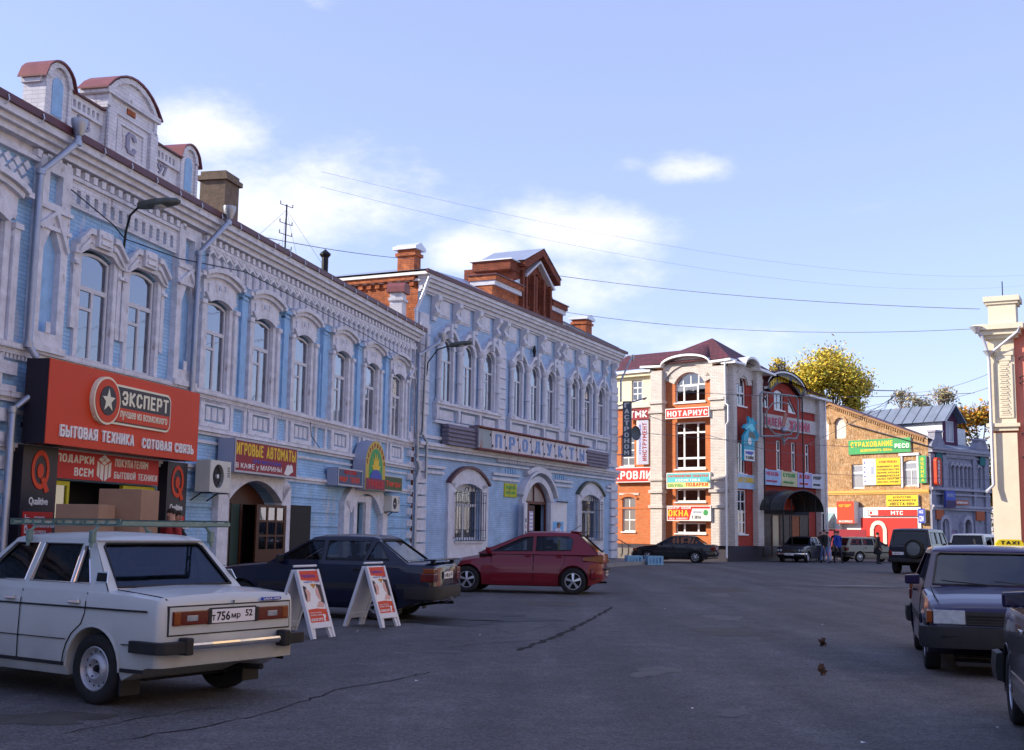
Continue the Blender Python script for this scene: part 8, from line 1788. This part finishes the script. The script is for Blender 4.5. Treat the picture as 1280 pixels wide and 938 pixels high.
# ================================================================== sandwich boards
WBD = mat('white board plastic', (.62, .63, .66), .5, noise=(3, .06)); PEACH = mat('printed skin tone', (.62, .36, .30), .6); HAIRP = mat('printed dark hair', (.05, .03, .03), .6)
def aboard(label, loc, rz, s=1.0):
    """two hinged panels; the front one carries the poster and faces -y"""
    t = thing('sandwich_board', label, 'sandwich board', loc, rz, 'sandwich boards on the road'); t.scale = (s, s, s)
    H, Wd, D = .97, .53, .34; ang = atan2(D, H)
    for sg, nm in ((-1, 'front_panel'), (1, 'back_panel')):
        legs = [(-Wd / 2, 0), (-Wd / 2 + .09, 0), (-Wd / 2 + .12, .14), (Wd / 2 - .12, .14), (Wd / 2 - .09, 0), (Wd / 2, 0), (Wd / 2, H), (-Wd / 2, H)]
        b = MB(); b.prism(legs, -.018, .018) if True else None
        o = b.build(nm, WBD, t, loc=(0, sg * D, 0)); o.rotation_euler = (-sg * ang if sg < 0 else -ang, 0, 0)
        o.rotation_euler = (-ang if sg > 0 else ang, 0, 0); o.rotation_euler.x = ang * (1 if sg > 0 else -1)
        P(lambda e: (e.box(-Wd / 2, -Wd / 2 + .045, -.032, -.018, 0, H), e.box(Wd / 2 - .045, Wd / 2, -.032, -.018, 0, H), e.box(-Wd / 2 + .045, Wd / 2 - .045, -.032, -.018, .14, .22))).build('frame', WBD, o)
        if sg < 0:
            fp = o
    def pl(pts, k, m, nm): return P(lambda e: e.prism([(a_, b_ * .865) for a_, b_ in pts], -.0195 - k * .0015, -.018 - (k - 1) * .0015)).build(nm, m, fp)
    x0, x1 = -Wd / 2 + .05, Wd / 2 - .05
    pl([(x0, .25), (x1, .25), (x1, 1.1), (x0, 1.1)], 1, CWHT, 'poster')
    pl([(x0, .95), (x1, .92), (x1, 1.1), (x0, 1.1)], 2, CORG, 'poster_header'); pl([(x0, .25), (x1, .25), (x1, .46), (0, .48), (x0, .47)], 2, CORG, 'poster_footer')
    pl([(-.03, .88), (.12, .88), (.045, .80)], 2, mat('brown gold', (.45, .2, .02), .5), 'heart_print')
    # the printed pair: one head in profile left, one right, hands below
    pl([(x0 + .02, .86), (-.14, .84), (-.11, .74), (-.15, .66), (-.17, .58), (x0 + .02, .62), (x0, .75)], 2, HAIRP, 'hair_print'); pl([(-.17, .80), (-.09, .78), (-.06, .72), (-.09, .66), (-.11, .6), (-.18, .6), (-.15, .7)], 3, PEACH, 'face_print')
    pl([(x1 - .1, .88), (x1, .86), (x1, .56), (x1 - .05, .5), (x1 - .08, .62), (x1 - .11, .74)], 2, HAIRP, 'hair_print'); pl([(x1 - .14, .80), (x1 - .08, .82), (x1 - .06, .6), (x1 - .12, .64), (x1 - .15, .72)], 3, PEACH, 'face_print')
    pl([(x1 - .2, .5), (x1 - .12, .6), (x1 - .02, .56), (x1 - .04, .49)], 3, PEACH, 'hand_print')
    for s_, a, c_, e_, f_, m in (('Улыбайтесь', x0 + .04, x1 - .06, .985, 1.05, CBLU), ('пейте чай', x0 + .06, x1 - .02, .90, .935, CBLU)): text(fp, s_, a, c_, e_ * .865, f_ * .865, -.0235, m, .0, .002)
    for k, s_ in enumerate(('ваша улыбка', 'всегда с вами')): text(fp, s_, x0 + .04, x0 + .3, .345 - k * .035, .367 - k * .035, -.0235, CWHT, .01, .002)
    text(fp, 'КОНКУРС', x0 + .03, x0 + .30, .24, .28, -.0235, CWHT, .03, .002); text(fp, '?', x1 - .12, x1 - .05, .23, .33, -.0235, CWHT, .05, .002)
    P(lambda e: e.tube([(-Wd / 2, 0, H), (Wd / 2, 0, H)], .016, 6)).build('hinge', WBD, t)
    return t
aboard('white sandwich board with an orange poster, the nearer one beside the white sedan', (-2.84, 16.9, 0), rad(64))
aboard('white sandwich board with an orange poster, the farther one by the blue saloon wheel', (-2.12, 18.95, 0), rad(64))
# ================================================================== people
SKIN = mat('skin', (.46, .26, .19), .55)
def person(label, loc, rz, h, top, legs, hair, shoes, pose='walk', coat=False, lean=0, scale=1, headgear=None, turn=0):
    """body grown from one skinned skeleton; x forward, y left"""
    t = thing('person', label, 'person', loc, rz)
    k = h / 1.75; V = []; E = []; Rr = []; Tg = []
    def v(x, y, z, r, tg, par=None, ry=None):
        V.append((x * k, y * k, z * k)); Rr.append((r * k, (ry or r) * k)); Tg.append(tg)
        if par is not None: E.append((par, len(V) - 1))
        return len(V) - 1
    st = {'walk': (.22, -.24), 'stand': (.03, -.03), 'bend': (.05, -.08)}[pose]; L = lean
    pel = v(0, 0, .95, .135, 'legs', ry=.115); wa = v(L * .12, 0, 1.10, .125, 'top', pel, .10); ch = v(L * .32, 0, 1.30, .15, 'top', wa, .115); nk0 = v(L * .5, 0, 1.45, .085, 'top', ch); nk = v(L * .58, 0, 1.52, .055, 'skin', nk0)
    hd = v(L * .68 + .015, 0, 1.60, .085, 'skin', nk, .078); hd2 = v(L * .72 + .01, 0, 1.68, .088, 'skin', hd, .08); v(L * .75, 0, 1.73, .055, 'skin', hd2)
    for s, fw in ((1, st[0]), (-1, st[1])):
        hp = v(.0, s * .10, .90, .10, 'legs', pel); kn = v(fw * .55 + .04, s * .105, .50, .066, 'legs', hp); an = v(fw, s * .10, .10, .045, 'legs', kn); he = v(fw - .02, s * .10, .045, .042, 'shoe', an); v(fw + .16, s * .11, .035, .036, 'shoe', he)
        sh = v(L * .45, s * .17, 1.42, .075, 'top', nk0); fa = -fw if pose == 'walk' else .10
        if pose == 'bend': el = v(L * .45 + .16, s * .24, 1.20, .05, 'top', sh); wr = v(L * .45 + .40, s * .16, 1.12, .034, 'top', el)
        else: el = v(fa * .35 - .03, s * .25, 1.14, .05, 'top', sh); wr = v(fa * .8 + .06, s * .25, .90, .034, 'top', el)
        d = Vector(V[wr]) - Vector(V[el]); d.normalize(); q = Vector(V[wr]) / k + d * .06
        pm = v(q.x, q.y, q.z, .034, 'skin', wr, .02)
        for j, ln in enumerate((.07, .085, .08, .06)):
            yy = (j - 1.5) * .018; b0 = v(q.x + d.x * .04 + yy, q.y, q.z + d.z * .04, .0095, 'skin', pm); v(q.x + d.x * (.04 + ln) + yy + .012, q.y - s * .01, q.z + d.z * (.04 + ln), .007, 'skin', b0)
        th = v(q.x + .035, q.y - s * .012, q.z + d.z * .01, .011, 'skin', pm); v(q.x + .05, q.y - s * .02, q.z + d.z * .05, .009, 'skin', th)
    me = bpy.data.meshes.new('body'); me.from_pydata(V, E, []); o = bpy.data.objects.new('body', me); COL.objects.link(o)
    sk = o.modifiers.new('skin', 'SKIN'); sk.use_smooth_shade = True
    for i, r in enumerate(Rr): me.skin_vertices[0].data[i].radius = r; me.skin_vertices[0].data[i].use_root = (i == 0)
    o.modifiers.new('sub', 'SUBSURF').levels = 1; o.modifiers['sub'].render_levels = 1
    dg = bpy.context.evaluated_depsgraph_get(); m2 = bpy.data.meshes.new_from_object(o.evaluated_get(dg)); bpy.data.objects.remove(o)
    for m in (SKIN, top, legs, shoes): m2.materials.append(m)
    ix = {'skin': 0, 'top': 1, 'legs': 2, 'shoe': 3}
    segs = [(Vector(V[a]), Vector(V[b_]), ix[Tg[b_]]) for a, b_ in E]
    for p in m2.polygons:
        c = p.center; best = 9; bi = 1
        for A, B, tgi in segs:
            AB = B - A; u = max(0, min(1, (c - A).dot(AB) / max(1e-9, AB.length_squared))); dd = (c - (A + AB * u)).length
            if dd < best: best = dd; bi = tgi
        p.material_index = bi
    m2.name = 'body'; bo = link('body', m2, t)
    # face and hair
    hx, hz = (L * .70 + .015) * k, 1.645 * k
    b = MB(); b.hexa([(hx + .075 * k, -.012, hz - .03), (hx + .105 * k, -.010, hz - .03), (hx + .105 * k, .010, hz - .03), (hx + .075 * k, .012, hz - .03), (hx + .075 * k, -.006, hz + .02), (hx + .085 * k, -.005, hz + .02), (hx + .085 * k, .005, hz + .02), (hx + .075 * k, .006, hz + .02)])
    for s in (1, -1): b.lathe([(0, 0), (.022, .005), (.02, .014), (0, .016)], 8, 'y', (hx - .005, s * .075 * k - .008, hz))
    b.build('nose_and_ears', SKIN, t, smooth=60, kind=None)
    b = MB()
    for s in (1, -1): b.box(hx + .074 * k, hx + .084 * k, s * .032 - .011, s * .032 + .011, hz + .012, hz + .024)
    b.box(hx + .072 * k, hx + .084 * k, -.022, .022, hz - .058, hz - .05); b.build('eyes_and_mouth', HAIRP, t)
    b = MB(); vs = []; fs = []; n = 14
    for i, (u, r) in enumerate(((-.02, .90), (.02, 1.03), (.06, 1.02), (.09, .82), (.112, .45), (.118, 0.02))):
        for j in range(n):
            a = 2 * pi * j / n; front = cos(a) > .3
            vs.append((hx - .008 + .092 * k * r * cos(a) * (.9 if front else 1.05), .088 * k * r * sin(a), hz + (u + (.035 if front and i < 2 else 0)) * k))
    for i in range(5):
        for j in range(n): fs.append((i * n + j, i * n + (j + 1) % n, (i + 1) * n + (j + 1) % n, (i + 1) * n + j))
    b.add(vs, fs); b.build('hat' if headgear else 'hair', headgear or hair, t, smooth=60)
    if coat:
        b = MB(); b.lathe([(.17 * k, 1.15 * k), (.19 * k, .95 * k), (.235 * k, .55 * k), (.225 * k, .54 * k)], 16, 'z', (.0, 0, 0)); b.build('coat_skirt', top, t, smooth=50)
    else:
        b = MB(); b.lathe([(.15 * k, 1.2 * k), (.158 * k, 1.0 * k), (.165 * k, .86 * k), (.15 * k, .86 * k)], 14, 'z', (L * .08, 0, 0)); b.build('jacket_hem', top, t, smooth=50)
    b = MB(); b.lathe([(.062 * k, 1.45 * k), (.075 * k, 1.5 * k), (.07 * k, 1.53 * k), (.055 * k, 1.5 * k)], 12, 'z', (L * .54 * k, 0, 0)); b.build('collar', top, t, smooth=50)
    return t
JB = mat('black jacket cloth', (.012, .012, .014), .8); JBL = mat('royal blue jacket', (.02, .05, .30), .7); JN = mat('blue jeans', (.08, .13, .28), .85, noise=(12, .2)); DT = mat('dark trousers', (.02, .02, .03), .85); WS = mat('pale shirt', (.55, .60, .75), .7); WT = mat('pale violet trousers', (.38, .36, .52), .8)
HD = mat('dark brown hair', (.03, .018, .012), .7); HB = mat('reddish brown hair', (.12, .04, .02), .7); SHO = mat('black shoes', (.015, .015, .015), .5); RJ = mat('dull red jumper', (.30, .03, .03), .8); GYH = mat('greying hair', (.16, .14, .13), .7)
person('man in a black jacket and blue jeans walking, left of the man in blue', (17.15, 66.0, 0), rad(-70), 1.80, JB, JN, HD, SHO)
person('man in a blue jacket and dark trousers walking beside the man in black', (17.95, 66.2, 0), rad(-75), 1.76, JBL, DT, HB, SHO)
person('person in pale trousers walking between and behind the two men', (18.0, 68.6, 0), rad(-80), 1.70, mat('grey jacket', (.2, .2, .22), .8), WT, HD, SHO)
person('person in a long black coat and cap standing left of the off-road car', (20.0, 65.8, 0), rad(-30), 1.70, JB, DT, HD, SHO, 'stand', True, headgear=JB)
person('person with reddish brown hair standing left of the beige estate', (18.9, 73.5, 0), rad(-100), 1.70, mat('brown jacket', (.10, .05, .03), .8), DT, HB, SHO, 'stand')
person('person in dark clothes standing behind the estate roof', (20.3, 75.5, 0), rad(-120), 1.78, JB, DT, HD, SHO, 'stand')
person('person in a dull red top standing behind the dark boxy sedan', (17.2, 74.5, 0), rad(-90), 1.72, RJ, DT, HD, SHO, 'stand')
a0 = facpt(B2, 10.5, -1.0); person('person in a pale blue shirt bending at the grocery door', (a0[0], a0[1], .15), rad(-35), 1.72, WS, DT, GYH, SHO, 'bend', lean=.35)
a0 = facpt(B1, -19.75, -1.6); person('dark-haired person in a black jacket leaning by the cartons', (a0[0], a0[1], .15), rad(-25), 1.62, JB, DT, HD, SHO, 'bend', lean=.45)
a0 = facpt(B1, -20.05, -1.9); person('person in a red jumper behind the tall carton stack', (a0[0], a0[1], .15), rad(-120), 1.66, RJ, DT, HD, SHO, 'stand')
# ================================================================== houses added unseen on the right, to bounce sun onto the shaded fronts
def plain_house(label, x, y, L_, H_, wall, trim, floors, nb):
    a = rad(-103.5); F = thing('added_house', label, 'building', (x, y, 0), a)   # local x runs back towards the camera, local y away from the street
    step = L_ / nb; hs = []
    for k in range(nb):
        for z0, z1 in floors: hs.append(archpts(step * (k + .5), .55, z0, z1, .15, 5))
    P(lambda b: (b.holed([(0, 0), (L_, 0), (L_, H_), (0, H_)], hs, 0, .2), b.box(0, .05, .2, 9, 0, H_), b.box(L_ - .05, L_, .2, 9, 0, H_), b.box(0, L_, 8.95, 9, 0, H_))).build('wall', wall, F)
    P(lambda b: b.box(.1, L_ - .1, .9, .95, .1, H_)).build('inner_wall', DARKIN, F)
    P(lambda b: (b.box(-.1, L_ + .1, -.35, 0, H_ - .25, H_), b.box(0, L_, -.2, 0, H_ - .45, H_ - .25), b.box(0, L_, -.12, 0, 4.1, 4.4), b.box(0, L_, -.1, 0, 0, .7))).build('cornice', trim, F)
    P(lambda b: b.add([(-.3, -.4, H_ + .02), (L_ + .3, -.4, H_ + .02), (L_ + .3, 4.5, H_ + 2.2), (-.3, 4.5, H_ + 2.2), (L_ + .3, 9.3, H_ + .02), (-.3, 9.3, H_ + .02)], [(0, 1, 2, 3), (3, 2, 4, 5)])).build('roof', ROOFM, F)
    fr = None
    for k in range(nb):
        for z0, z1 in floors:
            h_ = z1 - z0; xx = step * (k + .5)
            if fr is None:
                o = P(lambda b: b.holed(archpts(0, .55, 0, h_, .15, 5), [[(-.48, .08), (-.03, .08), (-.03, h_ - .6), (-.48, h_ - .6)], [(.03, .08), (.48, .08), (.48, h_ - .6), (.03, h_ - .6)], [(-.48, h_ - .52), (.48, h_ - .52), (.48, h_ - .02), (-.48, h_ - .02)]], 0, .06, closed_outer=True)).build('window', WOODW, F, loc=(xx, .08, z0)); p = P(lambda b: b.box(-.5, .5, .03, .035, .05, h_)).build('pane', GLASS, o)
                s_ = P(lambda b: (b.box(-.75, -.57, -.07, 0, 0, h_ + .2), b.box(.57, .75, -.07, 0, 0, h_ + .2), b.box(-.8, .8, -.1, 0, h_ + .2, h_ + .4), b.box(-.8, .8, -.12, 0, -.15, 0))).build('window_surround', trim, F, loc=(xx, 0, z0)); fr = (o.data, p.data, s_.data)
            else:
                o = link('window', fr[0], F, (xx, .08, z0)); link('pane', fr[1], o); link('window_surround', fr[2], F, (xx, 0, z0))
fl = [(1.2, 3.2), (5.1, 7.2)]
plain_house('added cream two-storey house, out of the picture beside the pink house, for bounced light', 18.6, 37.5, 19, 8.8, mat('warm cream wall', (.66, .56, .40), .85, noise=(2, .15)), CR, fl, 7)
plain_house('added ochre two-storey house, out of the picture to the right, for bounced light', 14.0, 18.4, 17, 9.2, mat('ochre wall', (.62, .42, .22), .85, noise=(2, .15)), CR, fl, 6)
plain_house('added salmon two-storey house, unseen behind the camera, for bounced light', 9.9, 1.2, 24, 8.6, mat('salmon wall', (.66, .34, .24), .85, noise=(2, .15)), CR, fl, 9)
